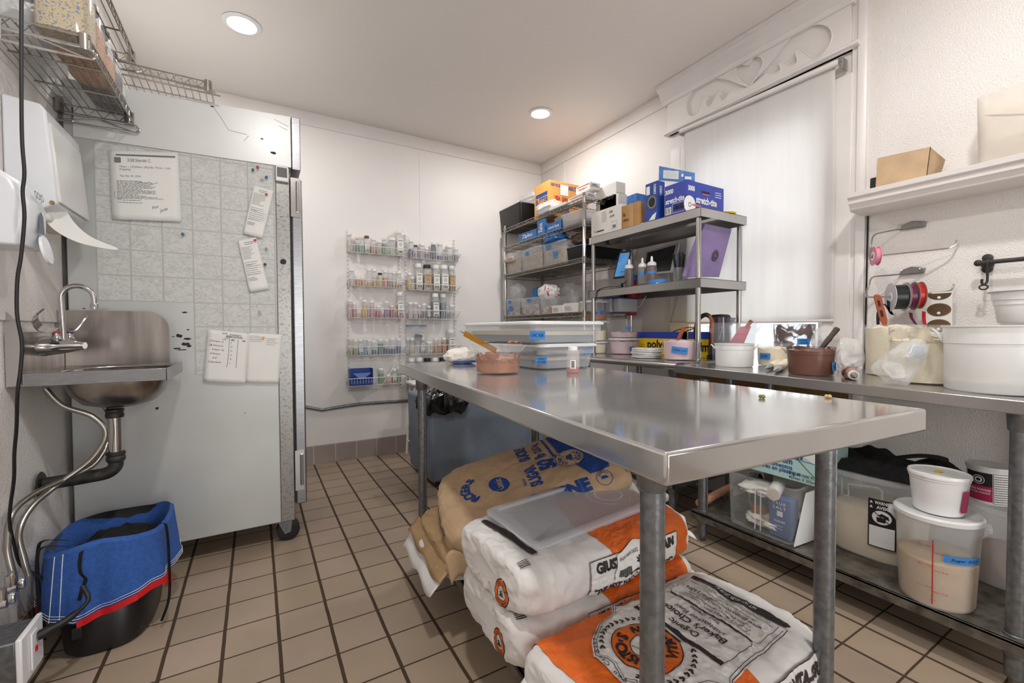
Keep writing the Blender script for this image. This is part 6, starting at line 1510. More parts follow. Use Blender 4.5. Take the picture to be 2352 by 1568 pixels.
P = Print(lf); P.text('KIRKLAND', d*.15, -h*.24, h*.10, .04, width=d*.46, lift=.0006); P.rect(-d*.08, -h*.35, d*.38, -h*.29, .0006); P.bars(-d*.44, -h*.43, -d*.2, -h*.24, 9, 2); P.obj('black_print', 'print black', t)
P = Print(nr); P.text('3000', -w*.38, h*.26, h*.15, .04, width=w*.17); P.text('stretch-tite', w*.02, -h*.05, h*.22, .03, width=w*.56); P.lines(w*.25, h*.12, w*.45, h*.34, 3, .004, 4); P.disc(-w*.42, -h*.26, h*.28, 24, sy=1); P.obj('white_print', 'print white', t)
P = Print(nr); P.text('KIRKLAND', 0, h*.22, h*.08, .04, width=w*.22, lift=.0006); P.ring(-w*.42, -h*.26, h*.05, h*.07, lift=.0006); P.obj('black_print', 'print black', t)
P = Print(nr); P.rect(-w*.1, h*.14, w*.1, h*.18, .0006); P.rect(-w*.36, -h*.28, -w*.12, -h*.22, .0006); P.obj('red_print', mat('soft red', (206,110,100), .5).name, t)
q = at(1640, 468, y=-2.17); o = MB().lathe([(.07,0),(.075,.006),(.01,.008)], 30).obj('yellow_plate', 'yellow box', loc=(-.19, -2.15, ZA)); tag(o, 'thin yellow disc on the overshelf under the plastic wrap carton corner', 'plate')
# ================================================================== THINGS ON THE WORKTOPS
def tub(name, label, cat, box, z, body, fill=None, frac=.5, taper=.93, lid=None, handles=True, tp=None, group=None, rim=True, smear=None, lift=.0015, grad=None, fulltop=False, power=2., c=None, band=True):
    if c is None:
        c, r, h = fit(*box, z); c = c.copy(); c.z += lift
    else: c, r, h = c
    t = thing(name, label, cat, c, group=group)
    m = MB(); zb = h*.72 if band else h*.9
    m.lathe([(r*taper*.96,0),(r*taper,.006),(r*(taper+(1-taper)*.6)*.985,zb),(r*.985,zb+.002),(r*.99,h-.006),(r*1.03,h-.004),(r*1.03,h),(r*.99,h)], 56, cap1=False, power=power); m.obj('body', body, t)
    if fill:
        rt = r*(taper+(1-taper)*frac)*.955; n = 40; rs = [[(r*taper*.94*cos(2*pi*i/n), r*taper*.94*sin(2*pi*i/n), .004) for i in range(n)]]
        for k, f in ((1,1),(.8,1.0),(.5,1.05),(.2,1.02)):
            rs.append([(rt*k*cos(2*pi*i/n), rt*k*sin(2*pi*i/n), h*frac*f+(.010*noise.noise(Vector((cos(2*pi*i/n)*3*k, sin(2*pi*i/n)*3*k, r*90))))) for i in range(n)])
        MB().rings(rs).obj('contents', fill, t)
    if smear:
        k0, k1 = smear[2], smear[3]; g_ = lambda f: r*(taper+(1-taper)*f)*.972
        smear_shell(t, g_(k0), g_(k1), h*k0, h*k1, 0, 40, {'chocolate':'smear chocolate','brown frosting':'smear brown','cream':'smear cream'}[smear[0]])
    if lid:
        MB().lathe([(r*1.02,h-.008),(r*1.06,h-.006),(r*1.06,h+.003),(r*1.02,h+.007),(r*.9,h+.004),(.001,h+.004)], 56, cap0=False).obj('lid', lid, t)
    if handles:
        a0 = facing(c)+pi/2
        for a in (a0, a0+pi):
            hb = MB(); d = Vector((cos(a), sin(a), 0)); n = Vector((-sin(a), cos(a), 0))
            pr = [(r*.97,h*.84),(r*1.16,h*.955),(r*1.20,h*.96),(r*1.20,h*.93),(r*1.14,h*.90),(r*1.0,h*.74),(r*.97,h*.74)]
            hb.prism([d*x+n*(-.024)+Vector((0,0,z_)) for x, z_ in pr], n*.048); hb.obj('handle', body, t, bev=.002)
    if tp:
        for i, q in enumerate(tp):
            px, py, tw, th, txt = q[:5]; rot = q[5] if len(q) > 5 else 0
            a = ray(px, py); P_ = Vector((a.x, a.y)).normalized(); rel = Vector((c.x-CAM.x, c.y-CAM.y)); s_ = rel.x*P_.y-rel.y*P_.x; aa = math.asin(max(-.95, min(.95, s_/r)))
            ang = facing(c) + aa; zq = at_dist(px, py, c).z - c.z + 0.
            tape(t, cyl_fn((0,0,0), r*.99, ang, .002), 0, zq, tw, th, txt, i+3, rot)
    return t, c, r, h
ZW1 = .8765
# --- round tubs on the right hand worktop
tub('storage_bucket', 'tall clear bucket holding a pink spatula, behind the empty white tub', 'bucket', (1630,1738,742,834), zt2, 'frosted clear', None, band=True, taper=.9)
bc, br, bh = fit(1630, 1738, 742, 834, zt2)
sp = thing('spatula', 'pink silicone spatula with orange brown handle standing in the clear bucket', 'spatula', bc+Vector((0,0,.012)))
a_, b_ = at_dist(1690, 795, bc)-bc, at_dist(1724, 742, bc)-bc
rt_ = Vector((cos(facing(bc)+pi/2), sin(facing(bc)+pi/2), 0))
m = MB(); bl = [a_-rt_*.05+Vector((0,0,-.02)), a_+rt_*.028+Vector((0,0,-.028)), b_+rt_*.004-Vector((0,0,.028)), b_-rt_*.05-Vector((0,0,.03))]
m.prism(bl, (.006,.003,0)); m.obj('blade', mat('pink silicone', (196,84,104), .4), sp, bev=.002)
MB().tube([b_-rt_*.02-Vector((0,0,.035)), b_+rt_*.005+Vector((0,0,.003))], .010, 12).obj('handle', 'silicone brown', sp)
sp = thing('serving_spoon', 'grey metal spoon standing in the clear bucket', 'spoon', bc+Vector((0,0,.012)))
a_, b_ = at_dist(1651, 785, bc)-bc, at_dist(1659, 758, bc)-bc
MB().tube([a_, b_], .004, 8).obj('stem', 'grey plastic', sp); MB().sphere(tuple(b_), .011, 12, (1,.4,1)).obj('bowl', 'grey plastic', sp)
sp = thing('spatula', 'orange brown spatula handle leaning out of the clear bucket at the steel post', 'spatula', bc+Vector((0,0,.012)))
a_, b_ = at_dist(1636, 745, bc)-bc, at_dist(1630, 729, bc)-bc
MB().tube([a_-Vector((0,0,.12)), a_, b_], [.006,.011,.009], 12).obj('handle', 'silicone brown', sp)
tub('frosting_tub', 'empty milky white round tub on the right hand worktop', 'tub', (1640,1732,789,844), zt2, 'milky plastic', None, taper=.95)
tub('frosting_tub', 'translucent tub of cream frosting between the white tub and the chocolate tub', 'tub', (1736,1812,789,842), zt2, 'tub wall', 'cream', .80, tp=[(1792,817,.05,.03,'CRM')], handles=False)
tub('frosting_tub', 'tall translucent tub streaked with chocolate standing behind the others', 'tub', (1772,1874,743,836), zt2, 'tub wall', 'chocolate', .22, tp=[(1802,783,.06,.032,'CHOC\n3/24')], smear=('chocolate', 70, .35, .98), handles=True)
t_, fc, fr_, fh_ = tub('frosting_tub', 'round tub full of chocolate frosting with a dark spatula', 'tub', (1803,1920,797,864), zt2, mat('frosted choc', (150,110,96), .3, alpha=.4), 'chocolate', .88, tp=[(1811,836,.03,.035,'CH')], smear=('chocolate', 30, .9, 1.0))
sp = thing('spatula', 'grey and brown spatula sticking out of the chocolate frosting', 'spatula', fc+Vector((0,0,fh_*.6)))
q0, q1 = at_dist(1884, 803, fc)-fc-Vector((0,0,fh_*.6)), at_dist(1925, 752, fc)-fc-Vector((0,0,fh_*.6))
MB().tube([q0-(q1-q0)*.3, q0, q0.lerp(q1,.5), q0.lerp(q1,.6), q1.lerp(q0,.04), q1], [.007,.009,.0115,.010,.0115,.006], 12).obj('handle', mat('handle grey', (86,70,66), .4, var=.2), sp)
# --- big tubs of butter cream at the near end
t_, ca, ra, ha = tub('frosting_tub', 'big tub of cream frosting with an orange spatula, leftmost of the three big tubs', 'tub', (1979,2118,746,866), zt2, 'tub wall', 'cream', .93, taper=.94)
t_, cb, rb, hb = tub('frosting_tub', 'big tub of cream frosting with blue tape, middle of the three big tubs', 'tub', (2032,2210,747,884), zt2, 'tub wall', 'cream', .72, taper=.94, tp=[(2140,805,.04,.034,'3/2')], smear=('cream', 26, .70, .96))
tub('frosting_tub', 'empty whitish big tub at the right edge of the photo', 'tub', (2152,2420,748,908), zt2, 'milky plastic', 'cream', .15, taper=.95)
sp = thing('spatula', 'orange brown slotted handle spatula standing in the leftmost big tub', 'spatula', ca+Vector((0,0,ha*.5)))
q0, q1 = at_dist(2032, 745, ca)-ca-Vector((0,0,ha*.5)), at_dist(2014, 676, ca)-ca-Vector((0,0,ha*.5))
m = MB(); w2 = Vector((cos(facing(ca)+pi/2), sin(facing(ca)+pi/2), 0))*.013
m.ribbon([q0-(q1-q0)*.6, q0, q0.lerp(q1,.15), q0.lerp(q1,.9), q1], [w2*.5, w2*.6, w2*1.0, w2*1.05, w2*.6], .012); m.obj('handle', 'silicone brown', sp, bev=.003)
P = Print(plane_fn(q0.lerp(q1,.38), w2, q1-q0, .0085)); P.rect(-.004,-.016,.004,.012); P.rect(-.004,.03,.004,.055); P.obj('grip_slots', 'print black', sp)
# --- cling bag, piping bags
def loose_bag(name, label, corners, c, mt, seed, wrinkle=.012, inner=None):
    """open thin bag drawn as a crumpled sheet through a ring of points"""
    t = thing(name, label, 'bag', c); P = [Vector(p)-Vector(c) for p in corners]; ring = smooth_path(P, 6, True); cen = sum(P, Vector())/len(P)
    d = Vector((CAM.x-c[0], CAM.y-c[1], 0)).normalized(); rs = []
    for k, bulge in ((1,0),(.85,.022),(.6,.040),(.3,.046),(.02,.048)):
        r = []
        for i, q in enumerate(ring):
            v = cen+(q-cen)*k + d*bulge; r.append(v + d*wrinkle*noise.noise(v*22+Vector((seed,0,0))) + Vector((0,0,wrinkle*.3*noise.noise(v*30+Vector((0,seed,0))))))
        rs.append(r)
    rs2 = [[v-d*(.05*(1-i/4)) if 0 else v for v in r] for i, r in enumerate(rs)]
    back = [[cen+(q-cen)*k - d*b for q in ring] for k, b in ((.02,.03),(.5,.028),(.85,.014))]
    MB().rings(back+rs2, cap0=True, cap1=True).obj('film', mt, t)
    if inner: inner(t, cen, d)
    return t
mat('cling bag', (232,232,230), .15, alpha=.42, var=.05, bump=1., bscale=20)
fp = cb + Vector((CAM.x-cb.x, CAM.y-cb.y, 0)).normalized()*(rb+.05)
L_ = [at_dist(x, y, fp) for x, y in ((2000,846),(2022,868),(2036,886),(2062,889),(2092,878),(2118,836),(2130,815),(2126,784),(2108,778),(2082,782),(2050,800),(2022,822))]
loose_bag('piping_bag', 'empty clear piping bag draped against the middle big tub', L_, (fp.x, fp.y, zt2(fp.y)), 'cling bag', 3, .02)
fp = Vector((-.50, -2.90, .86))
L_ = [at_dist(x, y, fp) for x, y in ((1921,800),(1930,780),(1952,776),(1974,786),(1986,812),(1984,836),(1966,846),(1935,852),(1920,830))]
loose_bag('piping_bag', 'clear piping bag smeared with chocolate behind the star tip', L_, (fp.x, fp.y, .8565), 'cling bag', 5, .02, None)
fp = Vector((-.28, -2.78, .86)); L_ = [at_dist(x, y, fp) for x, y in ((1862,778),(1880,752),(1905,748),(1924,762),(1928,790),(1900,806),(1870,800))]
loose_bag('piping_bag', 'crumpled empty piping bag behind the chocolate tub', L_, (fp.x, fp.y, .8575), 'cling bag', 7, .02)
def piping():
    p = at(1966, 868, z=zt2(-2.95)+.004); t = thing('piping_bag', 'chocolate filled piping bag lying on the worktop, its steel star tip forward', 'piping bag', p+Vector((.05,.03,.012)))
    tip = at(1962, 862, z=zt2(-2.95)+.02)-t.location; bk = at(1935, 842, z=zt2(-2.95)+.03)-t.location+Vector((.10,.08,0)); ax = (bk-tip).normalized()
    def f(dl, r): return tip+ax*dl
    MB().tube([tip+ax*x for x in (0,.012,.03,.045,.075,.11,.15,.19)], [.006,.013,.019,.022,.026,.022,.016,.01], 18).obj('bag', mat('choc smear bag', (176,140,120), .25, var=.5, vscale=30, col2=(96,54,38), thr=(.45,.58), bump=.8, bscale=30), t)
    MB().tube([tip-ax*.02, tip-ax*.01, tip+ax*.006, tip+ax*.008], [.004,.008,.014,.015], 18).obj('star_tip', 'stainless', t)
    MB().tube([tip+ax*.004, tip+ax*.02], [.0165,.0175], 18).obj('coupler', 'milky plastic', t)
    rnd = random.Random(4); s = MB()
    for i in range(16):
        q = at(1925+rnd.random()*40, 828+rnd.random()*26, z=zt2(-2.9)+.012)-t.location; v = Vector((rnd.random()-.5, rnd.random()-.5, .3))*.06; s.tube([q, q+v*.5+Vector((0,0,.004)), q+v], [.002,.004,.001], 6)
    s.obj('chocolate_streaks', 'chocolate', t)
piping()
def tips():
    for k, (x0, y0, x1, y1, lab) in enumerate(((1760,846,1780,836,'left steel piping tip in a bag end beside the cream tub'), (1778,852,1797,838,'right steel piping tip in a bag end beside the cream tub'))):
        a, b = at(x0, y0, z=zt2(-2.6)+.014), at(x1, y1, z=zt2(-2.6)+.02); t = thing('piping_bag', lab, 'piping bag', (a+b)/2-Vector((0,0,.014)), group='bagged piping tips beside the cream tub'); a, b = a-t.location, b-t.location; d = (b-a)
        MB().tube([a, a+d*.25, a+d*.5, b], [.004,.011,.013,.014], 14).obj('tip', mat('tip steel', (140,142,150), .25, .7), t); MB().tube([a+d*.5, a+d*.9, a+d*1.6+Vector((0,0,.004)), a+d*2.4], [.0145,.018,.014,.009], 14).obj('bag', 'cream', t)
tips()
# --- left worktop
def poly_box():
    y1, y0 = at(1462, 780, x=-.20).y, at(1578, 780, x=-.20).y; h = at(1578, 762, x=-.2).z-ZW1
    for k, (ya, yb, lab) in enumerate(((y0, y1, 'long yellow and blue plastic film box standing behind the frosting tubs'), (y0-.19, y0-.01, 'second yellow and blue film box just left of the kettle, end on'))):
        t = thing('film_box', lab, 'box', (-.15, (ya+yb)/2, ZW1)); d = yb-ya
        B((-.05,-d/2,0),(.05,d/2,h)).obj('carton', 'yellow box', t, bev=.001); fn = plane_fn((-.05,0,h/2),(0,-1,0),(0,0,1),.0012)
        P = Print(fn); P.rect(-d/2,h*.22,d/2,h*.5); P.rect(d*.42,-h*.5,d*.5,h*.5); P.obj('blue_band', 'blue royal', t)
        P = Print(fn); P.text('polyvinyl' if k == 0 else 'film', d*.05, -h*.08, h*.36, .03, width=d*(.62 if k == 0 else .5)); P.lines(-d*.45,-h*.3,-d*.3,0,3,.003,1) if k == 0 else None; P.obj('lettering', 'print black', t)
poly_box()
def lid_stack():
    c, r, h = fit(1450, 1521, 795, 823, ZW1)
    for k in range(5):
        t = MB().lathe([(r*.96,0),(r,.002),(r*1.0,.009),(r*.93,.011),(.001,.010)], 48).obj('tub_lid', 'milky plastic', loc=(c.x+.003*sin(k*2), c.y+.003*cos(k*3), ZW1+.0015+k*.0118))
        tag(t, '%s of the stacked round tub lids on the rolled edge worktop' % ['bottom lid','second lid up','middle lid','second lid from the top','top lid'][k], 'lid', 'stacked round tub lids')
        P = Print(cyl_fn((0,0,.005), r, facing(c), .0006), .01); rnd = random.Random(k)
        for i in range(4): u = (rnd.random()-.5)*r*2; P.rect(u, -.0008, u+.02+.03*rnd.random(), .0006)
        P.obj('crumb_line', 'kraft dark', t)
lid_stack()
t_, fc, fr_, fh_ = tub('frosting_tub', 'tub of pale pink frosting with orange spatula and torn blue tape', 'tub', (1521,1599,780,828), ZW1, 'tub wall', 'pink cream', .90, tp=[(1559,803,.085,.036,'CRAN 3/24',-.12)])
sp = thing('spatula', 'orange brown spatula handle in the pale pink frosting', 'spatula', fc+Vector((0,0,fh_*.6))); q0, q1 = at_dist(1558, 778, fc)-fc-Vector((0,0,fh_*.6)), at_dist(1571, 752, fc)-fc-Vector((0,0,fh_*.6))
MB().tube([q0-(q1-q0)*.4, q0, q0.lerp(q1,.5), q1.lerp(q0,.05), q1], [.006,.009,.011,.012,.007], 12).obj('handle', 'silicone brown', sp)
def stack(l, r, levels, zs):
    z = zs; c0 = None
    for i, (top, bot, body, fill, frac, lab, tp, lid) in enumerate(levels):
        if c0 is None: c0, rad, h = fit(l, r, top, bot, zs); h0 = h
        h = at_dist((l+r)/2, top, c0).z - z - (.008 if lid else 0)
        tub('frosting_tub', lab, 'tub', None, 0, body, fill, frac, c=(Vector((c0.x, c0.y, z+.001)), rad, h), tp=tp, handles=False, lid=lid, power=5., taper=.92)
        z += h+.001 + (.009 if lid else .0)
stack(1399, 1468, [(776,814,'tub wall','pink cream',.85,'square tub of pink frosting, lower of the pair right of the storage boxes',[(1415,799,.045,.028,'PINK\n3/24')],'frost lid'), (734,775,'tub wall','pink cream',.3,'square tub smeared with white frosting, upper of the pair right of the storage boxes',[(1425,754,.045,.026,'VAN',.15)],None)], ZW1)
stack(1334, 1398, [(783,812,'tub wall','cream',.85,'round edged tub of cream frosting at the bottom of the stack behind the storage boxes',None,'frost lid'), (737,782,'tub wall','cream',.55,'square tub smeared with cream, middle of the stack behind the storage boxes',None,'frost lid'), (692,733,'tub wall','brown frosting',.35,'square tub smeared with brown frosting on top of the stack',[(1352,718,.05,.026,'CHOC\n3/24',.1)],'frost lid')], ZW1)
def kettle():
    c, r, h = fit(1628, 1686, 722, 826, ZW1); t = thing('electric_kettle', 'black and steel electric kettle behind the overshelf post', 'kettle', c+Vector((.03,.03,.001)))
    MB().lathe([(r*1.05,0),(r*1.1,.004),(r*1.1,.018),(r*.9,.022)], 36).obj('power_base', 'black plastic', t)
    MB().lathe([(r*1.0,.024),(r*1.02,.03),(r*.92,h*.55),(r*.82,h*.93)], 40).obj('body', mat('kettle steel', (92,86,98), .2, .8, var=.1), t)
    MB().lathe([(r*.84,h*.93),(r*.84,h*.96),(r*.7,h*.995),(.001,h*1.01)], 36).obj('lid', 'black plastic', t)
    a = facing(c)-pi/2; d = Vector((cos(a), sin(a), 0)); hp = [d*r*.8+Vector((0,0,h*.95)), d*r*1.2+Vector((0,0,h*1.0)), d*r*1.75+Vector((0,0,h*.9)), d*r*2.0+Vector((0,0,h*.65)), d*r*1.95+Vector((0,0,h*.42)), d*r*1.7+Vector((0,0,h*.28))]
    MB().tube(smooth_path(hp, 6), .013, 12).obj('handle', 'black plastic', t)
    d = -d; MB().prism([d*r*.78+Vector((0,0,h*.92))+Vector((-d.y,d.x,0))*.02, d*r*1.25+Vector((0,0,h*.90)), d*r*.78+Vector((0,0,h*.92))-Vector((-d.y,d.x,0))*.02, d*r*.84+Vector((0,0,h*.70))], (0,0,.003)).obj('spout', 'kettle steel', t)
kettle()
pp = [(1560,768),(1590,755),(1605,754),(1580,752),(1550,760),(1520,776),(1512,790)]
pts = [at(x, y, x=-.14) for x, y in pp]; o = MB().tube(smooth_path([p-pts[0] for p in pts], 5), .003, 6).obj('kettle_cord', 'cord black', loc=pts[0]); tag(o, 'black appliance cord looping in front of the yellow film box', 'cord')
# --- overshelf lower tier
ZBt = ZB+.0005
def fitx(l, r, top, xp, z=ZBt):
    a, b = at(l, 600, x=xp), at(r, 600, x=xp); c = at((l+r)/2, top, x=xp); w = 1/sqrt(1+((c.y-CAM.y)/(c.x-CAM.x))**2)
    return Vector((xp, c.y, z)), abs(a.y-b.y)/2*w, c.z-z
def squeeze(l, r, top, bot, lab, fill, frac, tp=None):
    c, rad, h = fitx(l, r, top, -.40); t = thing('squeeze_bottle', lab, 'bottle', c, group='squeeze bottles on the overshelf')
    MB().lathe([(rad*.94,0),(rad,.004),(rad,h*.60),(rad*.86,h*.66),(rad*.8,h*.68)], 28, cap1=False).obj('bottle', 'tub wall', t); MB().lathe([(rad*.9,.003),(rad*.95,.006),(rad*.95,h*.62*frac)], 28).obj('sauce', fill, t)
    MB().lathe([(rad*.88,h*.66),(rad*.9,h*.68),(rad*.9,h*.75),(rad*.7,h*.79),(rad*.28,h*.82),(rad*.22,h*.97),(rad*.1,h)], 24).obj('nozzle_cap', 'white plastic', t)
    if tp: tape(t, cyl_fn((0,0,0), rad, facing(c)), 0, h*.42, tp, .018, None, int(l), .1)
mat('sauce brown', (66,34,26), .3, var=.1); mat('sauce amber', (104,50,22), .3, var=.2)
squeeze(1434,1456,595,656,'left squeeze bottle full of dark brown sauce on the overshelf','sauce brown',1.); squeeze(1465,1486,592,652,'middle squeeze bottle nearly empty with blue tape','sauce brown',.12,.05); squeeze(1485,1509,588,650,'right squeeze bottle of amber brown sauce with blue tape','sauce amber',1.,.055)
c, r, h = fitx(1489, 1534, 640, -.40); h = .024; t = thing('tape_roll', 'thick roll of blue masking tape lying on the overshelf', 'tape', c, ); MB().lathe([(r*.6,0),(r,0),(r,.024),(r*.6,.024),(r*.6,0)], 36, cap0=False, cap1=False).obj('roll', 'tape blue', t)
def pens():
    c, r, h = fitx(1546, 1573, 615, -.28); t = thing('pen_cup', 'glass of black pens and markers on the overshelf', 'pen holder', c); MB().lathe([(r*.9,0),(r,.003),(r,h)], 24, cap1=False).obj('glass', 'jar clear', t)
    rnd = random.Random(2)
    for i in range(11):
        a = 2*pi*i/11; o = MB().tube([(r*.4*cos(a), r*.4*sin(a), .004), (r*.95*cos(a)*1.1, r*.95*sin(a)*1.1, h*(1.5+.5*rnd.random()))], .0042, 8).obj('marker_pen', mat('pen red', (150,40,46), .4) if i in (3,) else ('grey plastic' if i == 6 else 'black plastic'), loc=c)
        tag(o, 'black marker pen among others standing in the glass on the overshelf' if i not in (3,6) else ('dark red marker pen in the glass on the overshelf' if i == 3 else 'grey marker pen in the glass on the overshelf'), 'pen', 'pens in the glass' if i not in (3, 6) else None)
pens()
def screens():
    # phone-sized upright tablet on a stand
    P = [at(1424,577,x=-.42), at(1450,574,x=-.38), at(1434,638,x=-.38), at(1408,641,x=-.42)]; c = P[0].lerp(P[2], .5); t = thing('tablet', 'upright tablet with light blue screen on a stand at the overshelf left end', 'tablet', (c.x, c.y, ZBt)); b = Vector((c.x,c.y,ZBt))
    Q = [p-b for p in P]; n = (Q[1]-Q[0]).cross(Q[3]-Q[0]).normalized(); n = n if n.y > 0 or n.x > 0 else -n
    MB().prism([q for q in Q], n*.010).obj('case', 'black plastic', t, bev=.002); ce = sum(Q, Vector())/4
    scm = mat('screen blue', (84,146,206), .3, emit=.2, var=.1)
    MB().prism([ce+(q-ce)*.84-n*.001 for q in Q], n*.002).obj('screen', scm, t); f = plane_fn(ce-n*.0025, (Q[1]-Q[0]), (Q[0]-Q[3]), .001)
    p_ = Print(f); p_.lines(-.05,.02,.0,.07,5,.002,2); p_.rect(.0,-.05,.03,-.047); p_.obj('screen_print', 'print blue', t)
    st = MB(); st.box((-.02,-.02,0),(.03,.03,.008)); st.tube([(.005,.005,.008), (.0,.0,.035)], .008, 10); st.obj('stand', 'black plastic', t)
    P = [at(1487,580,x=-.16), at(1553,562,x=-.16), at(1540,622,x=-.20), at(1478,628,x=-.20)]; c = P[0].lerp(P[2], .5); b = Vector((c.x,c.y,ZBt)); Q = [p-b for p in P]; n = (Q[1]-Q[0]).cross(Q[0]-Q[3]).normalized(); n = -n if n.x < 0 else n
    t = thing('register_screen', 'dark tilted touch screen in a silver case at the back of the overshelf', 'screen', b); ce = sum(Q, Vector())/4
    MB().prism([ce+(q-ce)*1.16 for q in Q], n*.016).obj('case', mat('case silver', (190,192,196), .3, .3), t, bev=.005); MB().prism([ce+(q-ce)*.98-n*.002 for q in Q], n*.004).obj('screen', mat('screen dark', (46,44,46), .15), t)
    m = MB(); m.prism([ce+Vector((.02,.03,0)), ce+Vector((.02,-.03,0)), Vector((.05,-.06,0)), Vector((.05,.06,0))], (.01,0,0)); m.obj('stand', 'case silver', t)
    c, a2 = at(1405, 660, x=-.46), [(1440,645),(1428,654),(1415,658),(1395,659),(1378,664),(1370,672),(1368,690)]
    pts = [at(x, y, x=-.47) for x, y in a2]; o = MB().tube(smooth_path([p-pts[0] for p in pts], 5), .0028, 6).obj('charging_cable', 'cord black', loc=pts[0]); tag(o, 'thin black charging cable hanging over the overshelf front edge', 'cable')
    pts = [at(x, y, x=-.10) for x, y in ((1484,679),(1470,702),(1450,718),(1436,736))]; o = MB().tube(smooth_path([p-pts[0] for p in pts], 5), .0022, 6).obj('charging_cable', 'white plastic', loc=pts[0]); tag(o, 'thin white cable hanging below the overshelf by the wall', 'cable')
screens()
def folder():
    a, b, c_, d_ = at(1620,513,x=-.36), at(1681,526,x=-.10), at(1652,636,x=-.10), at(1576,636,x=-.42)
    b0 = Vector((-.28, (c_.y+d_.y)/2, ZBt)); Q = [p-b0 for p in (d_, c_, b, a)]; n = (Q[1]-Q[0]).cross(Q[3]-Q[0]).normalized(); n = n if n.y > 0 else -n
    t = thing('menu_binder', 'purple binder with round dark emblem leaning on the overshelf posts', 'binder', b0); MB().prism(Q, n*.03).obj('cover', 'purple folder', t, bev=.002)
    ce = at(1637,585,x=-.2)-b0; U = Q[1]-Q[0]; V = Q[3]-Q[0]; ce = Q[0]+U*.62+V*.42+Vector((0,0,0)); f = plane_fn(ce-n*.002, U, U.cross(V).cross(U) if False else V-U*(V.dot(U)/U.dot(U)), .001)
    P = Print(f); P.disc(0,0,.032,30,sy=1.05); P.obj('emblem', mat('emblem dark', (66,52,60), .5), t); P = Print(f); P.ring(0,0,.026,.028,lift=.0006); P.text('R', 0, 0, .02, .02, lift=.0006); P.obj('emblem_print', 'purple folder', t)
folder()
# ================================================================== ON THE PREP TABLE
ZT = .8885
def rbox(name, label, x0, x1, y0, y1, z0, h, body, fills, tapes, lidm='frost lid', group=None, top=1.05):
    t = thing(name, label, 'storage box', ((x0+x1)/2, (y0+y1)/2, z0), group=group); w, d = x1-x0, y1-y0
    def rr(e, z, r=.035):
        out = []; a_, b_ = w/2-e, d/2-e
        for sx, sy, a0 in ((1,1,0),(-1,1,90),(-1,-1,180),(1,-1,270)):
            for i in range(7): a = R(a0+15*i); out.append((sx*(a_-r)+r*cos(a), sy*(b_-r)+r*sin(a), z))
        return out
    MB().rings([rr(.022,0), rr(.014,.006), rr(.008,h*.62), rr(.001,h*.64), rr(0,h)], cap1=False).obj('body', body, t)
    for nm, fm, za, zb in fills:
        rs = [rr(.025,za), rr(.022,zb*.85+za*.15), rr(.03,zb), rr(.06,zb)]; rs = [[(p[0], p[1], p[2]+(.012*noise.noise(Vector((p[0]*20,p[1]*20,k))) if k > 1 else 0)) for p in r] for k, r in enumerate(rs)]
        MB().rings(rs).obj(nm, fm, t)
    MB().rings([rr(.002,h-.006), rr(-.008,h-.004), rr(-.008,h+.004), rr(.004,h+.009), rr(.02,h+.006), rr(.1,h+.006)], cap0=False).obj('lid', lidm, t)
    for i, (face, u, v, tw, th, txt, rot) in enumerate(tapes):
        fn = plane_fn((0,-d/2+.008,0),(1,0,0),(0,0,1),.002) if face == 'n' else plane_fn((-w/2+.008,0,0),(0,-1,0),(0,0,1),.002)
        if face == 'c': fn = plane_fn((-w/2+.012,-d/2+.012,0),(1,-1,0),(0,0,1),.003)
        tape(t, fn, u, v, tw, th, txt, i+9, rot, None)
mat('cake dark', (88,92,102), .6, var=.3, vscale=12); mat('cake layers', (206,190,172), .6, var=.2, vscale=12)
h1 = at(1245, 795, y=-2.31).z-ZT
rbox('storage_box', 'frosted lidded box of cake layers, lower of two stacked on the prep table', -1.58, -1.285, -2.31, -1.82, ZT, h1, 'frosted box', [('cake_base','cake dark',.004,.035),('cake_layer','cake layers',.036,.052)], [('c',-.0,.04,.045,.030,'VAN\n3/26',0),('n',.10,h1*.76,.055,.03,'CHOC 3/26\nCHIP',.12)], group='stacked food storage boxes')
h2 = at(1245, 740, y=-2.31).z-ZT-h1-.013
rbox('storage_box', 'frosted lidded box of frosted cakes, upper of two stacked on the prep table', -1.62, -1.25, -2.315, -1.66, ZT+h1+.010, h2, 'frosted box', [('cakes','cake dark',.004,h2*.4),('frosting_tops','cream',h2*.4+.001,h2*.62)], [('c',.015,h2*.42,.062,.034,'CHC 3/26',0)], group='stacked food storage boxes')
t_, fc, fr_, fh_ = tub('frosting_tub', 'clear round tub of light brown frosting at the left on the prep table', 'tub', (1088,1199,790,861), ZT, 'tub wall', 'brown frosting', .50, taper=.91, smear=('brown frosting', 60, .36, .68))
for k, (x0, y0, x1, y1, lab) in enumerate(((1115,792,1066,765,'flat gold spatula standing in the light brown frosting'),)):
    sp = thing('offset_spatula', lab, 'spatula', fc+Vector((0,0,fh_*.5))); q0, q1 = at_dist(x0,y0,fc)-fc-Vector((0,0,fh_*.5)), at_dist(x1,y1,fc)-fc-Vector((0,0,fh_*.5))
    MB().ribbon([q0-(q1-q0)*.5, q0, q1], (.003,-.002,.010), .006).obj('handle', 'gold', sp); MB().tube([q1, q1+(q1-q0)*.18], [.002,.001], 6).obj('tang', 'iron pipe', sp)
q = at_dist(1181, 789, fc); o = MB().grid(lambda u, v: ((u-.5)*.05, (v-.5)*.02, .008-.03*(u-.5)**2+.004*sin(u*9)), 12, 4).obj('chocolate_scrap', 'brown frosting', loc=(q.x, q.y, fc.z+fh_), solid=.003); tag(o, 'smear of light brown frosting stuck on the clear tub rim', 'frosting')
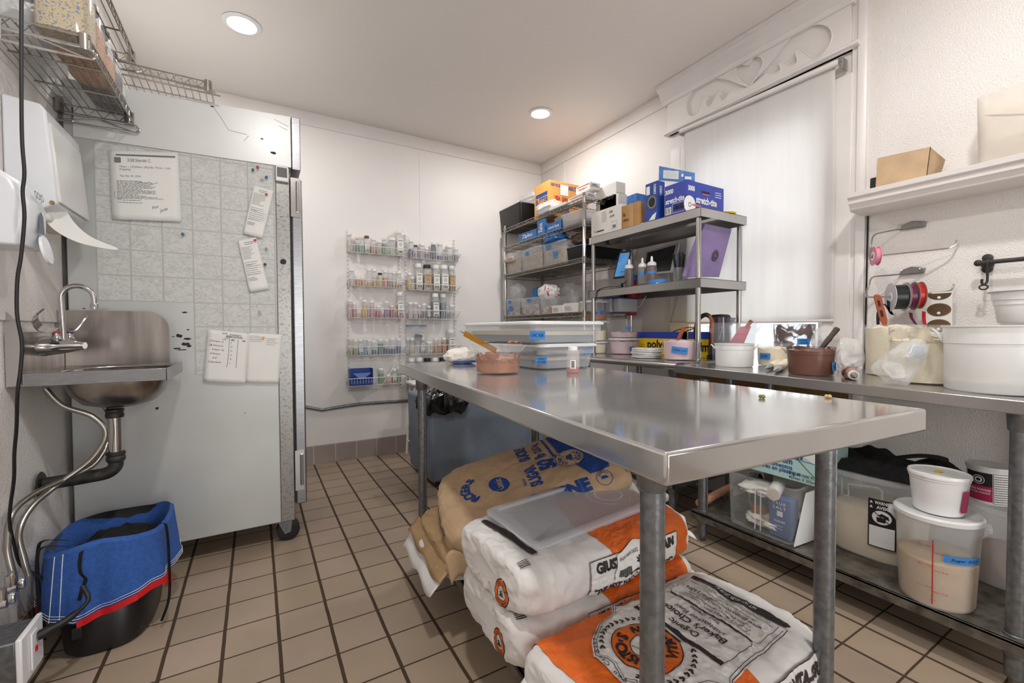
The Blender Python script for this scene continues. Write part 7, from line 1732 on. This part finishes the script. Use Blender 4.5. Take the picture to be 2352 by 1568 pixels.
def sprinkle_bottle():
    c, r, h = fit(1301, 1331, 796, 857, ZT); t = thing('sprinkle_bottle', 'small clear bottle with a few red sprinkles and barcode on the prep table', 'bottle', c)
    MB().lathe([(r*.95,0),(r,.003),(r,h*.80),(r*.9,h*.85),(r*.7,h*.87)], 32, cap1=False).obj('bottle', 'jar clear', t); MB().lathe([(r*.92,.002),(r*.95,.004),(r*.95,h*.2)], 24).obj('sprinkles', jmat((206,40,44)), t); MB().lathe([(r*.66,h*.86),(r*.72,h*.87),(r*.72,h*.99),(r*.66,h)], 28).obj('cap', 'white plastic', t)
    a0 = facing(c); P = Print(cyl_fn((0,0,0), r, a0), .006); P.rect(-r*.42,h*.17,r*.42,h*.5); o = P.obj('barcode_label', 'paper', t); P = Print(cyl_fn((0,0,0), r, a0, .0014), .006)
    for i in range(10): P.rect(-r*.22, h*(.20+.028*i), r*.22, h*(.21+.028*i+.006*(i % 3)))
    P.obj('barcode', 'print black', o)
sprinkle_bottle()
p = at(1062, 836, z=ZT); t = bag('kitchen_towel', 'bunched white kitchen towel with blue stripe behind the brown frosting tub', 'towel', (p.x+.02, p.y+.05, ZT), (.17, .12, .075), 'cloth white', 21)
P = Print(cyl_fn((0,0,0), .066, facing(p)+.3, .004, sx=1.22, sy=.95), .01); P.rect(-.05,.006,.05,.016); P.obj('blue_stripe', 'blue denim', t)
for k, (px, py, c, lab) in enumerate(((1751,914,(120,130,50),'green crumb on the prep table'), (1903,914,(200,170,110),'pale yellow crumb on the prep table near its right edge'))):
    q = at(px, py, z=ZT); mb = MB()
    for i in range(3): mb.sphere((.004*cos(i*2.1), .004*sin(i*2.1), .004), .0045, 8)
    o = mb.obj('crumb', mat('crumb %d' % k, c, .6), loc=q); tag(o, lab, 'crumb')
# ================================================================== RIGHT WALL
def wall_shelf():
    t = thing('wall_shelf', 'long white moulded wall shelf above the ribbon holders', 'shelf', (-.1, -3.3, 1.66)); inv = Matrix.Translation(t.location).inverted()
    pr = [(0,1.590),(-.155,1.590),(-.165,1.597),(-.170,1.612),(-.182,1.622),(-.185,1.640),(-.196,1.648),(-.200,1.668),(0,1.668)]
    o = MB().prism([(x, -2.775, z) for x, z in pr], (0, -1.7, 0)).obj('board', 'trim paint', t, bev=.001); o.matrix_parent_inverse = inv
wall_shelf()
def wall_things():
    zs = 1.669
    a, b, c_ = at(2012,430,x=-.17), at(2130,400,x=-.17), at(2176,392,x=-.05)
    t = thing('paper_box', 'open brown kraft box lying on the white wall shelf', 'box', (-.11, (a.y+b.y)/2, zs)); d = a.y-b.y; h = at(2012,366,x=-.17).z-zs
    m = MB(); w = .13
    h2 = at(2140,338,x=-.17).z-zs
    m.prism([(-w/2,d/2,0),(-w/2,-d/2,0),(-w/2,-d/2-.01,h2),(-w/2,d/2-.005,h)], (.002,0,0)); m.prism([(-w/2,-d/2,0),(w/2,-d/2,0),(w/2,-d/2-.02,h2*.75),(-w/2,-d/2-.01,h2)], (0,.002,0)); m.prism([(w/2,d/2,0),(w/2,-d/2,0),(w/2,-d/2,h2*.8),(w/2,d/2,h*.9)], (.002,0,0)); m.box((-w/2,-d/2,0),(w/2,d/2,.002))
    m.obj('carton', 'kraft paper', t, smooth=False); m = MB(); m.prism([(-w/2,d/2-.005,h),(-w/2,-d/2-.01,h2),(-w/2+.05,-d/2,h2-.012),(-w/2+.05,d/2-.02,h-.01)], (0,0,.0015)); m.obj('flap', 'kraft dark', t)
    B((-.03,-.012,0),(.03,.012,.055)).obj('clip_dispenser', 'black plastic', loc=(-.13, a.y+.015, zs), bev=.004); tag(bpy.data.objects['clip_dispenser'], 'small black plastic dispenser at the left end of the wall shelf', 'dispenser')
    y1, y0 = at(2236,375,x=-.17).y, -3.62; h = at(2240,225,x=-.17).z-zs
    t = thing('storage_tub', 'translucent tub with dark utensils at the right end of the wall shelf', 'tub', (-.10, (y0+y1)/2, zs)); d = (y1-y0)/2
    def rr(k, z, r=.03):
        out = []; a_, b_ = .075*k, d*k
        for sx, sy, a0 in ((1,1,0),(-1,1,90),(-1,-1,180),(1,-1,270)):
            for i in range(5): q = R(a0+22.5*i); out.append((sx*(a_-r)+r*cos(q), sy*(b_-r)+r*sin(q), z))
        return out
    MB().rings([rr(.95,0), rr(.97,.006), rr(1,h)], cap1=False).obj('body', mat('ivory plastic', (232,222,208), .3, alpha=.6), t)
    for k, (p0, p1) in enumerate((((-.04,d-.03,h*.72),(-.04,d-.22,h*.45)), ((-.045,d-.20,h*.95),(-.045,d-.235,h*.42)))):
        o = MB().ribbon([Vector(p0), Vector(p1)], (0,.012,.008), .006).obj('utensil', mat('utensil slate', (92,96,110), .4), loc=t.location, bev=.002); tag(o, ['dark flat utensil lying slanted inside the shelf tub','dark slotted utensil standing in the shelf tub'][k], 'utensil')
    rx = lambda px: -.165+.13*(px-1995)/195
    # towel style rod holders
    for k, (pl, w1, w2, rod) in enumerate((((2094,519), [(2066,526),(2030,533),(2008,540),(2001,560),(1998,590)], [(1998,590),(2012,587),(2090,579),(2170,571),(2185,567),(2195,560),(2198,551)], 'upper'), ((2094,623), [(2066,630),(2030,633),(2004,637),(1996,655),(1988,678)], [(1988,678),(1997,682),(2060,680),(2150,672),(2180,668),(2188,661),(2191,652)], 'lower'))):
        q = at(*pl, x=-.008); t = thing('rod_holder', '%s grey metal rod holder screwed to the right wall' % rod, 'holder', (-.004, q.y, q.z)); off = Vector(t.location)
        yl, yr = at(2064,600,x=-.008).y-q.y, at(2124,600,x=-.008).y-q.y; hh = .028
        pr = [(0,yl,-.012),(0,yr,-.012),(0,yr-.004,.010),(0,yr+.02,hh*.6),(0,(yl+yr)/2,hh*.75),(0,yl-.015,hh*.35)]
        MB().prism(pr, (-.012,0,0)).obj('plate', mat('plate grey', (136,132,130), .4, .5), t, bev=.003); s_ = MB()
        for f in (.15,.85): s_.sphere((-.013, yl+(yr-yl)*f, .006), .004, 8)
        s_.obj('screw', 'chrome', t)
        P = smooth_path([at(x, y, x=-.02-.14*min(1,i/3))-off for i, (x, y) in enumerate(w1)]+[at(x, y, x=rx(x))-off for x, y in w2[1:]], 5); MB().tube(P, .0036, 8).obj('rod', 'stainless', t)
    def spool(px, py, rad, hw, label, rim, rib, name='ribbon_spool', hub='white plastic'):
        q = at(px, py, x=rx(px)); t = thing(name, label, 'ribbon', q, rot=(R(90), 0, R(38)), group='ribbon spools')
        MB().lathe([(rad,-hw),(rad,-hw+.002),(.012,-hw+.002)], 40, cap1=False).obj('flange', rim, t); MB().lathe([(.012,hw-.002),(rad,hw-.002),(rad,hw),(.012,hw)], 40, cap0=False, cap1=False).obj('flange', rim, t)
        MB().lathe([(rad*.86,-hw+.002),(rad*.86,hw-.002)], 40, cap0=False, cap1=False).obj('ribbon', rib, t); MB().lathe([(.010,-hw-.001),(.020,-hw-.001),(.020,hw),(.010,hw)], 20, cap0=False, cap1=False).obj('hub', hub, t); return q
    mat('satin black', (26,30,34), .3); mat('satin purple', (96,24,70), .3); mat('satin red', (190,16,34), .3); mat('spool brown', (150,120,88), .5); mat('spool grey', (206,204,210), .4, .1)
    spool(2062,682,.062,.026,'wide black ribbon spool, leftmost on the lower rod','spool grey','satin black'); spool(2090,680,.060,.015,'purple ribbon spool between the black and red spools','spool brown','satin purple'); spool(2107,678,.058,.012,'red ribbon spool, rightmost on the lower rod','spool brown','satin red')
    spool(2011,588,.042,.010,'small pink ribbon roll hanging at the corner of the upper rod',mat('pink roll', (226,140,164), .4),'pink roll','ribbon_spool')
    for pts, m_, lab in (([(2092,718),(2094,730),(2104,745)],'satin purple','loose purple ribbon tail hanging below its spool'), ([(2122,715),(2122,730),(2124,746)],'satin red','loose red ribbon tail hanging below its spool'), ([(2040,690),(2044,715),(2050,722),(2034,700),(2026,700),(2017,720),(2017,746)],'satin black','tangled black ribbon tail hanging left of its spool')):
        P = [at(x, y, x=rx(pts[0][0])) for x, y in pts]; o = MB().ribbon([p-P[0] for p in smooth_path(P, 5)], (0,.006,0.002), .001).obj('ribbon_tail', m_, loc=P[0]); tag(o, lab, 'ribbon')
    # strip of oval stickers
    y1, y0 = at(2127,700,x=-.07).y, at(2188,700,x=-.07).y; zt_, zb_ = at(2127,672,x=-.07).z, at(2150,750,x=-.07).z-.05; w = y1-y0
    t = MB().box((-.001,-w/2,zb_-zt_),(.001,w/2,0)).obj('sticker_strip', 'paper', loc=(-.07,(y0+y1)/2,zt_)); tag(t, 'white strip of dark gold oval stickers hanging from the lower rod', 'stickers')
    fn = plane_fn((-.001,0,0),(0,-1,0),(0,0,1),.0008)
    for k, v in enumerate((-.010,-.075,-.142)):
        P = Print(fn); r = w*.46
        if k: P.disc(0, v, r, 36, sy=.72)
        else: P.poly([(r*cos(pi+pi*i/18), v+r*.72*sin(pi+pi*i/18)+.004) for i in range(19)])
        o = P.obj('oval_sticker', mat('sticker gold', (102,78,52), .4, var=.2), t); P = Print(fn); 
        if k: P.ring(0, v, r*.90, r*.94, n=36, sy=.72, lift=.0006)
        P.obj('gold_line', 'gold', o) if k else None
        P = Print(fn); P.text('BAKERY', 0, v+.004, .007, .01, width=w*.5, lift=.0008) if False else None; P.disc(0, v-r*.35, .006, 8, lift=.0008); P.obj('white_mark', 'print white', o)
    # black rail with hook and white bucket
    q = at(2268,605,x=-.01); t = thing('wall_rail', 'black iron wall rail with rounded bracket on the right wall', 'rail', (-.006, q.y, q.z)); m = MB()
    for z_, r_ in ((.022,.016),(0,.020),(-.022,.016)): m.lathe([(r_,0),(r_,.006),(r_*.6,.008)], 20, c=(0,0,0)); n0 = len(m.v)-60; m.v[n0:] = [(-p[2], p[0], p[1]+z_) for p in m.v[n0:]]
    m.obj('bracket', 'iron pipe', t); MB().tube([(0,0,0),(-.05,0,0)], .008, 12).obj('stem', 'iron pipe', t); m = MB(); m.tube([(-.05,.012,0),(-.05,-.6,.0)], .0085, 14); m.sphere((-.05,.016,0), .013, 12); m.obj('rail', 'iron pipe', t)
    t = thing('s_hook', 'black hook hanging from the wall rail and holding the white bucket', 'hook', (-.056, q.y-.012, q.z)); P = [(0,0,.010),(-.011,0,.0),(-.010,0,-.03),(-.008,.0,-.075),(-.010,.010,-.088),(-.012,.014,-.075),(-.012,.012,-.066)]
    MB().tube(smooth_path(P, 5), .0042, 8).obj('hook', 'iron pipe', t); MB().tube([(-.010+.0*i, .009+.012*cos(2*pi*i/12), -.098+.009*sin(2*pi*i/12)) for i in range(12)], .003, 6, closed=True).obj('ring', 'iron pipe', t)
    c = Vector((-.145, q.y-.14, at(2300,742,x=-.2).z)); t = thing('hanging_bucket', 'white ridged bucket hanging from the black hook, cut by the photo edge', 'bucket', c); h = at(2290,668,x=-.2).z-c.z
    MB().lathe([(.078,0),(.082,.006),(.090,h*.55),(.0925,h*.56),(.094,h*.7),(.097,h*.71),(.100,h*.95),(.108,h*.97),(.108,h),(.100,h)], 48, cap1=False).obj('bucket', 'white plastic', t); MB().lathe([(.1085,h*.955),(.1095,h*.96),(.1085,h*.965)], 48, cap0=False, cap1=False).obj('wire_rim', 'iron pipe', t)
wall_things()
# cable down the corner trim
a, b = at(1994,478,x=-.004), at(1986,745,x=-.004); o = MB().tube([(0,0,0), (0,.004,b.z-a.z-.3)], .004, 6).obj('wall_cable', 'cord black', loc=a); tag(o, 'thin black cable running down the wall beside the window trim', 'cable')
# ================================================================== LOWER SHELF, RIGHT
ZS = .1512
def latch_bin():
    x0, y1, y0 = -.665, -2.50, -2.80; h = .245
    t = thing('latch_bin', 'clear plastic bin of baking supplies on the lower shelf at the right', 'bin', (x0+.20, (y0+y1)/2, ZS)); d = (y1-y0)/2
    def rr(k, z, r=.03):
        out = []; a_, b_ = .20*k, d*k
        for sx, sy, a0 in ((1,1,0),(-1,1,90),(-1,-1,180),(1,-1,270)):
            for i in range(5): q = R(a0+22.5*i); out.append((sx*(a_-r)+r*cos(q), sy*(b_-r)+r*sin(q), z))
        return out
    MB().rings([rr(.93,0), rr(.96,.008), rr(1,h*.96), rr(1.03,h*.965), rr(1.03,h)], cap1=False).obj('body', 'clear plastic', t)
    m = MB(); m.tube([(-.2,.012,.02),(-.2,.012,h*.8)], .003, 6); m.tube([(-.2,-.012,.02),(-.2,-.012,h*.8)], .003, 6); m.obj('ribs', 'frosted plastic', t)
    L = t.location
    def th(name, lab, cat, off): return thing(name, lab, cat, (L.x+off[0], L.y+off[1], ZS+.008+off[2]))
    s = th('salt_box', 'blue kosher salt box standing in the clear latch bin', 'box', (-.135,-.075,0)); B((-.03,-.045,0),(.03,.045,.165)).obj('carton', mat('salt blue', (74,104,160), .5), s, bev=.001)
    P = Print(plane_fn((-.03,0,.09),(0,-1,0),(0,0,1),.001)); P.text('TRUE', -.005,.055,.012,.02,width=.055,space=1.3); P.text('SALT', -.002,.036,.012,.02,width=.055,space=1.3); P.rect(-.012,.0,.012,.022); P.text('KOSHER', 0,-.022,.008,.02,width=.045); P.lines(-.02,-.06,.02,-.035,2,.002,1); P.obj('lettering', 'print white', s)
    s = th('mesh_sieve', 'round grey sieve standing at the left inside the clear latch bin', 'sieve', (-.02,.105,.10)); MB().lathe([(.095,-.02),(.1,-.018),(.1,.018),(.095,.02)], 36, cap0=False, cap1=False).obj('ring', 'stainless', s); bpy.data.objects[s.name].rotation_euler = (R(80),0,R(20)); MB().lathe([(.001,0),(.095,.001)], 36, cap0=False, cap1=False).obj('mesh', mat('dark mesh', (70,74,80), .5, .5), s)
    s = th('spice_jar', 'green lidded jar inside the clear latch bin', 'jar', (-.11,.045,0)); MB().lathe([(.03,0),(.033,.005),(.033,.09),(.028,.10)], 24).obj('jar', mat('jar brown', (168,112,70), .4), s); MB().lathe([(.034,.10),(.035,.102),(.035,.14),(.001,.142)], 24).obj('lid', mat('lid green', (50,110,90), .4), s)
    s = th('paper_roll', 'roll of white paper lying on top of the goods in the latch bin', 'roll', (-.05,-.04,.185)); m = MB(); m.tube([(-.14,-.02,0),(.06,.05,.01)], .026, 20); m.obj('roll', 'paper warm', s); P = Print(plane_fn((-.142,-.021,0),(.35,-1,0),(0,0,1),.002)); [P.ring(0,0,.006+.006*i,.0075+.006*i,n=20) for i in range(3)]; P.obj('spiral', 'kraft paper', s)
    for k, o_ in enumerate(((-.10,.0,.01,.15,.20,.05), (.05,.02,.01,.2,.2,.14), (-.09,.05,.14,.16,.16,.05))): bag('paper_packet', ['folded paper packet at the bottom of the latch bin','paper packet at the back of the latch bin','white paper packet on top in the latch bin'][k], 'packet', (L.x+o_[0], L.y+o_[1], ZS+.006+o_[2]), o_[3:], 'paper warm', 30+k)
    s = th('kraft_tube', 'tan cardboard tube ring lying in the latch bin', 'tube', (-.13,-.015,.03)); MB().lathe([(.028,0),(.034,0),(.034,.03),(.028,.03),(.028,0)], 24, cap0=False, cap1=False).obj('ring', 'kraft paper', s)
    # white lid leaning against the bin
    q0, q1, q2, q3 = at(1822,1256,z=ZS+.004), at(1872,1238,z=ZS+.004), at(1885,1120,x=-.55), at(1850,1132,x=-.60)
    o = MB().prism([(0,0,0), tuple(q1-q0), tuple(q2-q0), tuple(q3-q0)], (.004,-.003,0)).obj('leaning_lid', 'milky plastic', loc=q0, bev=.001); tag(o, 'white plastic lid leaning against the near end of the clear latch bin', 'lid')
    a, b = at(1630,1161,x=-.60), None; o = MB().tube([(0,0,0),(.30,.03,.012)], .021, 24).obj('rolling_pin', mat('pink wood', (206,150,124), .5, var=.15, vscale=20, stretch=(1,8,8)), loc=(a.x-.06, a.y+.015, ZS+.034)); tag(o, 'plain wooden rolling pin end showing left of the clear latch bin', 'rolling pin')
    y1, y0 = -2.50, -2.875; zb = .398
    s = thing('film_carton', 'pale aqua food service film carton lying across the clear latch bin', 'carton', (-.50, (y0+y1)/2, zb+.004), rot=(0, R(4), 0)); d = (y1-y0)/2; hh = .15
    B((-.10,-d,0),(.10,d,hh)).obj('carton', 'aqua carton', s, bev=.002); f = plane_fn((-.10,0,hh/2),(0,-1,0),(0,0,1),.0012)
    P = Print(f); P.poly([(d*.15,hh*.5),(d*1.0,hh*.5),(d*1.0,-hh*.05),(d*.75,hh*.12)]); P.obj('white_swoosh', 'paper', s)
    P = Print(f, .03); P.text('Reddi', d*.20, hh*.30, .050, .03, width=.14, lift=.0006); P.text('®', d*.56, hh*.36, .014, 0, lift=.0006); P.text('Foodservice Film', -d*.25, hh*.02, .026, .02, width=.23, lift=.0006); P.text('Servicio de Alimentos', -d*.22, -hh*.15, .018, .015, width=.22, lift=.0006); P.text('Films alimentaires en plastique', -d*.25, -hh*.29, .018, .015, width=.30, lift=.0006)
    P.line([(-d*.5,hh*.32),(0,hh*.18),(d*.3,hh*.12),(d,hh*.08)], .002, .0006); P.obj('blue_print', 'print blue', s)
    P = Print(f, .03); P.text('18 In. X 1000 Ft.', d*.55, -hh*.30, .013, .004, width=.105, lift=.0006); P.text('457mm X 305m', d*.57, -hh*.41, .013, .004, width=.10, lift=.0006); P.obj('size_print', 'print black', s)
    P = Print(f, .03); P.line([(d*.0,hh*.5),(d*.35,hh*.25),(d*.65,-hh*.08),(d*.95,-hh*.40)], .003, .0006); P.obj('green_line', mat('line green', (60,120,60), .5), s)
latch_bin()
def big_bins():
    # ingredient bin with flour and a warning label
    c, r, h = fit(1902, 2128, 1078, 1292, ZS)
    t = thing('ingredient_bin', 'large clear ingredient bin of flour with a black warning label', 'bin', c)
    MB().lathe([(r*.90,0),(r*.93,.012),(r*.98,h*.96),(r*1.0,h*.965),(r*1.0,h*.985)], 64, cap1=False, power=3.2).obj('body', 'frosted clear', t)
    MB().lathe([(r*.89,.003),(r*.91,.01),(r*.94,h*.56),(r*.8,h*.60)], 48, power=3.2).obj('flour', 'flour', t)
    MB().lathe([(r*1.03,h*.95),(r*1.04,h*.99),(r*.98,h*1.01),(r*.9,h*1.0),(.001,h*1.0)], 64, cap0=False, power=3.2).obj('lid', 'frosted plastic', t)
    a = facing(c)+.06; fn = cyl_fn((0,0,h*.50), r*.96, a, .004, power=3.2)
    P = Print(fn, .02); P.rect(-.038,-.10,.038,.085); o = P.obj('warning_label', 'print black', t); P = Print(fn, .02); P.rect(-.034,-.096,.034,-.018,.0006); P.ring(0,.018,.0,.026,n=30,lift=.0006); P.text('WARNING',.006,.073,.012,.03,width=.05,lift=.0006); P.text('AVISO',.004,.055,.012,.03,width=.036,lift=.0006)
    P.poly([(-.034,.068),(-.024,.068),(-.029,.078)],.0006); P.poly([(-.034,.050),(-.024,.050),(-.029,.060)],.0006); P.obj('label_white', 'print white', o)
    P = Print(fn, .02); P.ring(0,.018,.028,.0305,n=30,lift=.0012); P.line([(-.020,.036),(.020,.0)],.003,.0018); P.poly([(-.012,.0),(.010,.0),(.012,.018),(-.014,.018)],.0012); P.poly([(-.012,.022),(.0,.034),(.018,.026),(.020,.012),(.012,.016),(0,.022)],.0012); P.lines(-.031,-.093,.031,-.022,9,.0022,4,.9); P.obj('label_print', 'print black', o)
    P = Print(cyl_fn((0,0,h*.84), r*.975, a+.62, .004, power=3.2), .02); P.rect(-.012,-.014,.012,.014); P.obj('small_label', mat('label gold', (150,126,60), .5), t)
    m = MB(); a2 = facing(c)-.35; rr_ = r*.99
    m.tube([Vector((cos(a2+u)*rr_, sin(a2+u)*rr_, h*z_)) for u, z_ in ((-.5,.90),(-.5,.70),(-.3,.70),(-.3,.86),(.35,.90),(.42,.86),(.42,.68),(.8,.68))], .004, 6); m.obj('moulded_grip', 'frosted plastic', t)
    fc2 = Vector((c.x, c.y, c.z+h*1.012)); L = [(-.16,.10),(-.05,.14),(.06,.16),(.14,.10),(.16,-.04),(.10,-.12),(-.02,-.12),(-.14,-.08)]
    def g(u, v):
        x, y = (u-.5)*.34, (v-.5)*.42; rr = max(abs(u-.5), abs(v-.5))*2; e = min(1, (1-rr)*4)
        return (x, y, .006+e*(.030+.035*noise.noise(Vector((x*9,y*9,2)))+.02*noise.noise(Vector((x*24,y*24,5))))+max(0,(-y-.05))*.15*e)
    o = thing('black_apron', 'black cloth heaped on top of the flour bin', 'cloth', fc2+Vector((.02,.0,0))); MB().grid(g, 50, 56).obj('cloth', 'black cloth', o, solid=.006)
    MB().ribbon(smooth_path([(-.05,-.05,.06),(-.03,-.12,.085),(-.01,-.17,.09),(.0,-.20,.085)], 5), (.016,.006,0), .008).obj('strap', 'black cloth', o)
    # front round container with the red scale
    c, r, h = fit(2046, 2250, 1172, 1404, ZS)
    t = thing('round_container', 'translucent round container of sugar with red measuring scale and blue tape', 'container', c)
    MB().lathe([(r*.84,0),(r*.88,.010),(r*.97,h*.80),(r*.99,h*.81),(r*1.0,h*.99)], 64, cap1=False).obj('body', 'frosted plastic', t); MB().lathe([(r*.83,.004),(r*.86,.01),(r*.91,h*.50),(r*.85,h*.52),(.001,h*.54)], 48).obj('sugar', 'sugar tan', t)
    MB().lathe([(r*1.02,h*.95),(r*1.05,h*.96),(r*1.05,h*1.0),(r*1.0,h*1.02),(r*.93,h*1.005),(.001,h*1.005)], 64, cap0=False).obj('lid', 'milky plastic', t)
    for s_ in (1,-1):
        a = facing(c)+s_*pi/2; d = Vector((cos(a),sin(a),0)); n = Vector((-d.y,d.x,0)); MB().prism([d*(r*.97)+n*-.03+Vector((0,0,h*.82)), d*(r*1.02)+n*-.03+Vector((0,0,h*.95)), d*(r*1.17)+n*-.025+Vector((0,0,h*.95)), d*(r*1.17)+n*-.025+Vector((0,0,h*.90)), d*(r*1.08)+n*-.025+Vector((0,0,h*.88))], n*.055).obj('handle', 'frosted plastic', t, bev=.003)
    a = facing(c)-.08; fn = cyl_fn((0,0,0), r*.885, a, .004, r1=r*.985, h=h*.8); P = Print(fn, .02); P.rect(-.0015,h*.06,.0015,h*.78)
    for z_, s_, tx in ((.70,-1,'6 L'),(.64,1,'6 qt'),(.48,-1,'4 L'),(.44,1,'4 qt'),(.24,-1,'2 L'),(.20,1,'2 qt'),(.10,0,'')):
        P.rect(min(0,s_*.018)-.006*(s_ == 0), h*z_, max(0,s_*.018)+.006*(s_ == 0), h*z_+.0015); P.text(tx, s_*.028, h*z_, .007, .0, width=.014) if tx else None
    P.obj('red_scale', 'box red', t); tape(t, fn, .075, h*.60, .10, .024, 'Sugar 3/23', 3, -.03)
    ca = Vector((c.x, c.y, c.z+h*1.02)); 
    # white pail on top
    P0 = at_dist(2160, 1209, Vector((c.x,c.y,0))); cc, rr_, hh = Vector((c.x-.005, c.y-.0, ca.z)), None, None
    dd = (Vector((c.x,c.y))-Vector((CAM.x,CAM.y))).length; rr_ = .0805*dd/1.12*1.0; rr_ = abs(at_dist(2232,1090,cc)[0]-at_dist(2080,1090,cc)[0])/2; v = at_dist(2232,1090,cc)-at_dist(2080,1090,cc); rr_ = Vector((v.x,v.y)).length/2*.97
    mid = at_dist(2156,1100,cc); cc.x, cc.y = mid.x, mid.y; hh = at_dist(2156,1082,cc).z-cc.z
    t = thing('white_pail', 'white lidded pail with a yellow scrap standing on the sugar container', 'pail', cc)
    MB().lathe([(rr_*.80,0),(rr_*.83,.005),(rr_*.97,hh*.84),(rr_*1.0,hh*.85),(rr_*1.0,hh*.93)], 56).obj('pail', 'white plastic', t); MB().lathe([(rr_*1.03,hh*.91),(rr_*1.04,hh*.95),(rr_*1.02,hh),(rr_*.96,hh),(rr_*.93,hh*.975),(.001,hh*.975)], 56, cap0=False).obj('lid', 'white plastic', t)
    P = Print(cyl_fn((0,0,hh*.12), rr_*.86, facing(cc)+1.12, .003, r1=rr_*.97, h=hh*.7), .01); P.rect(-.018,0,.012,hh*.55); P.obj('pink_label', mat('label magenta', (176,24,84), .5), t)
    q = cc+Vector((.0,0,hh*.98)); o = MB(); o.ribbon([(-.012,.006,.001),(0,0,.003),(.014,-.004,.001)], (.003,.006,0), .002); o = o.obj('yellow_scrap', 'yellow box', loc=q); tag(o, 'small yellow scrap lying on the white pail lid', 'scrap')
    # right bin with brown sugar, baking powder tub on it
    c, r, h = fit(2226, 2440, 1168, 1372, ZS); c = c+Vector((.02,.01,0))
    t = thing('ingredient_bin', 'clear bin of brown sugar at the right behind the table leg', 'bin', c); MB().lathe([(r*.9,0),(r*.93,.01),(r,h*.97)], 56, cap1=False, power=3.).obj('body', 'frosted plastic', t); MB().lathe([(r*.89,.004),(r*.92,.01),(r*.94,h*.4),(r*.6,h*.44)], 40, power=3.).obj('brown_sugar', 'brown sugar', t); MB().lathe([(r*1.03,h*.95),(r*1.04,h*.99),(r*.98,h*1.01),(.001,h*1.0)], 56, cap0=False, power=3.).obj('lid', 'frosted plastic', t)
    cc = Vector((c.x, c.y, c.z+h*1.012)); v = at_dist(2330,1100,cc)-at_dist(2216,1100,cc); rr_ = Vector((v.x,v.y)).length/2; mid = at_dist(2273,1120,cc); cc.x, cc.y = mid.x, mid.y; hh = at_dist(2273,1066,cc).z-cc.z
    t = thing('baking_powder_tub', 'white baking powder tub with black and magenta label behind the table leg', 'tub', cc); MB().lathe([(rr_*.86,0),(rr_*.88,.004),(rr_*.98,hh*.86),(rr_*1.0,hh*.87),(rr_*1.0,hh*.93)], 48).obj('tub', 'white plastic', t); MB().lathe([(rr_*1.04,hh*.90),(rr_*1.05,hh*.95),(rr_*1.03,hh),(rr_*.96,hh),(.001,hh*.98)], 48, cap0=False).obj('lid', 'milky plastic', t)
    a = facing(cc)-.38; f = cyl_fn((0,0,hh*.08), rr_*.885, a, .002, r1=rr_*.98, h=hh*.8); P = Print(f, .012); P.rect(-.045,0,.028,hh*.40); P.obj('magenta_band', 'label magenta', t); P = Print(f, .012); P.rect(-.045,hh*.40,.028,hh*.76); P.obj('black_band', 'print black', t)
    P = Print(f, .012); P.ring(-.006,hh*.56,.014,.016,lift=.0008); P.ring(-.006,hh*.56,.006,.010,lift=.0008); P.text('BAKING POWDER',-.008,hh*.30,.008,.01,width=.066,lift=.0008); P.text('POLVO PARA HORNEAR',-.008,hh*.22,.006,.01,width=.062,lift=.0008); P.obj('white_print', 'print white', t)
    P = Print(f, .012); P.lines(.034,.0,.08,hh*.72,12,.002,3,.9); P.frame(.031,-.004,.083,hh*.76,.0012); P.obj('nutrition_print', 'print black', t)
big_bins()
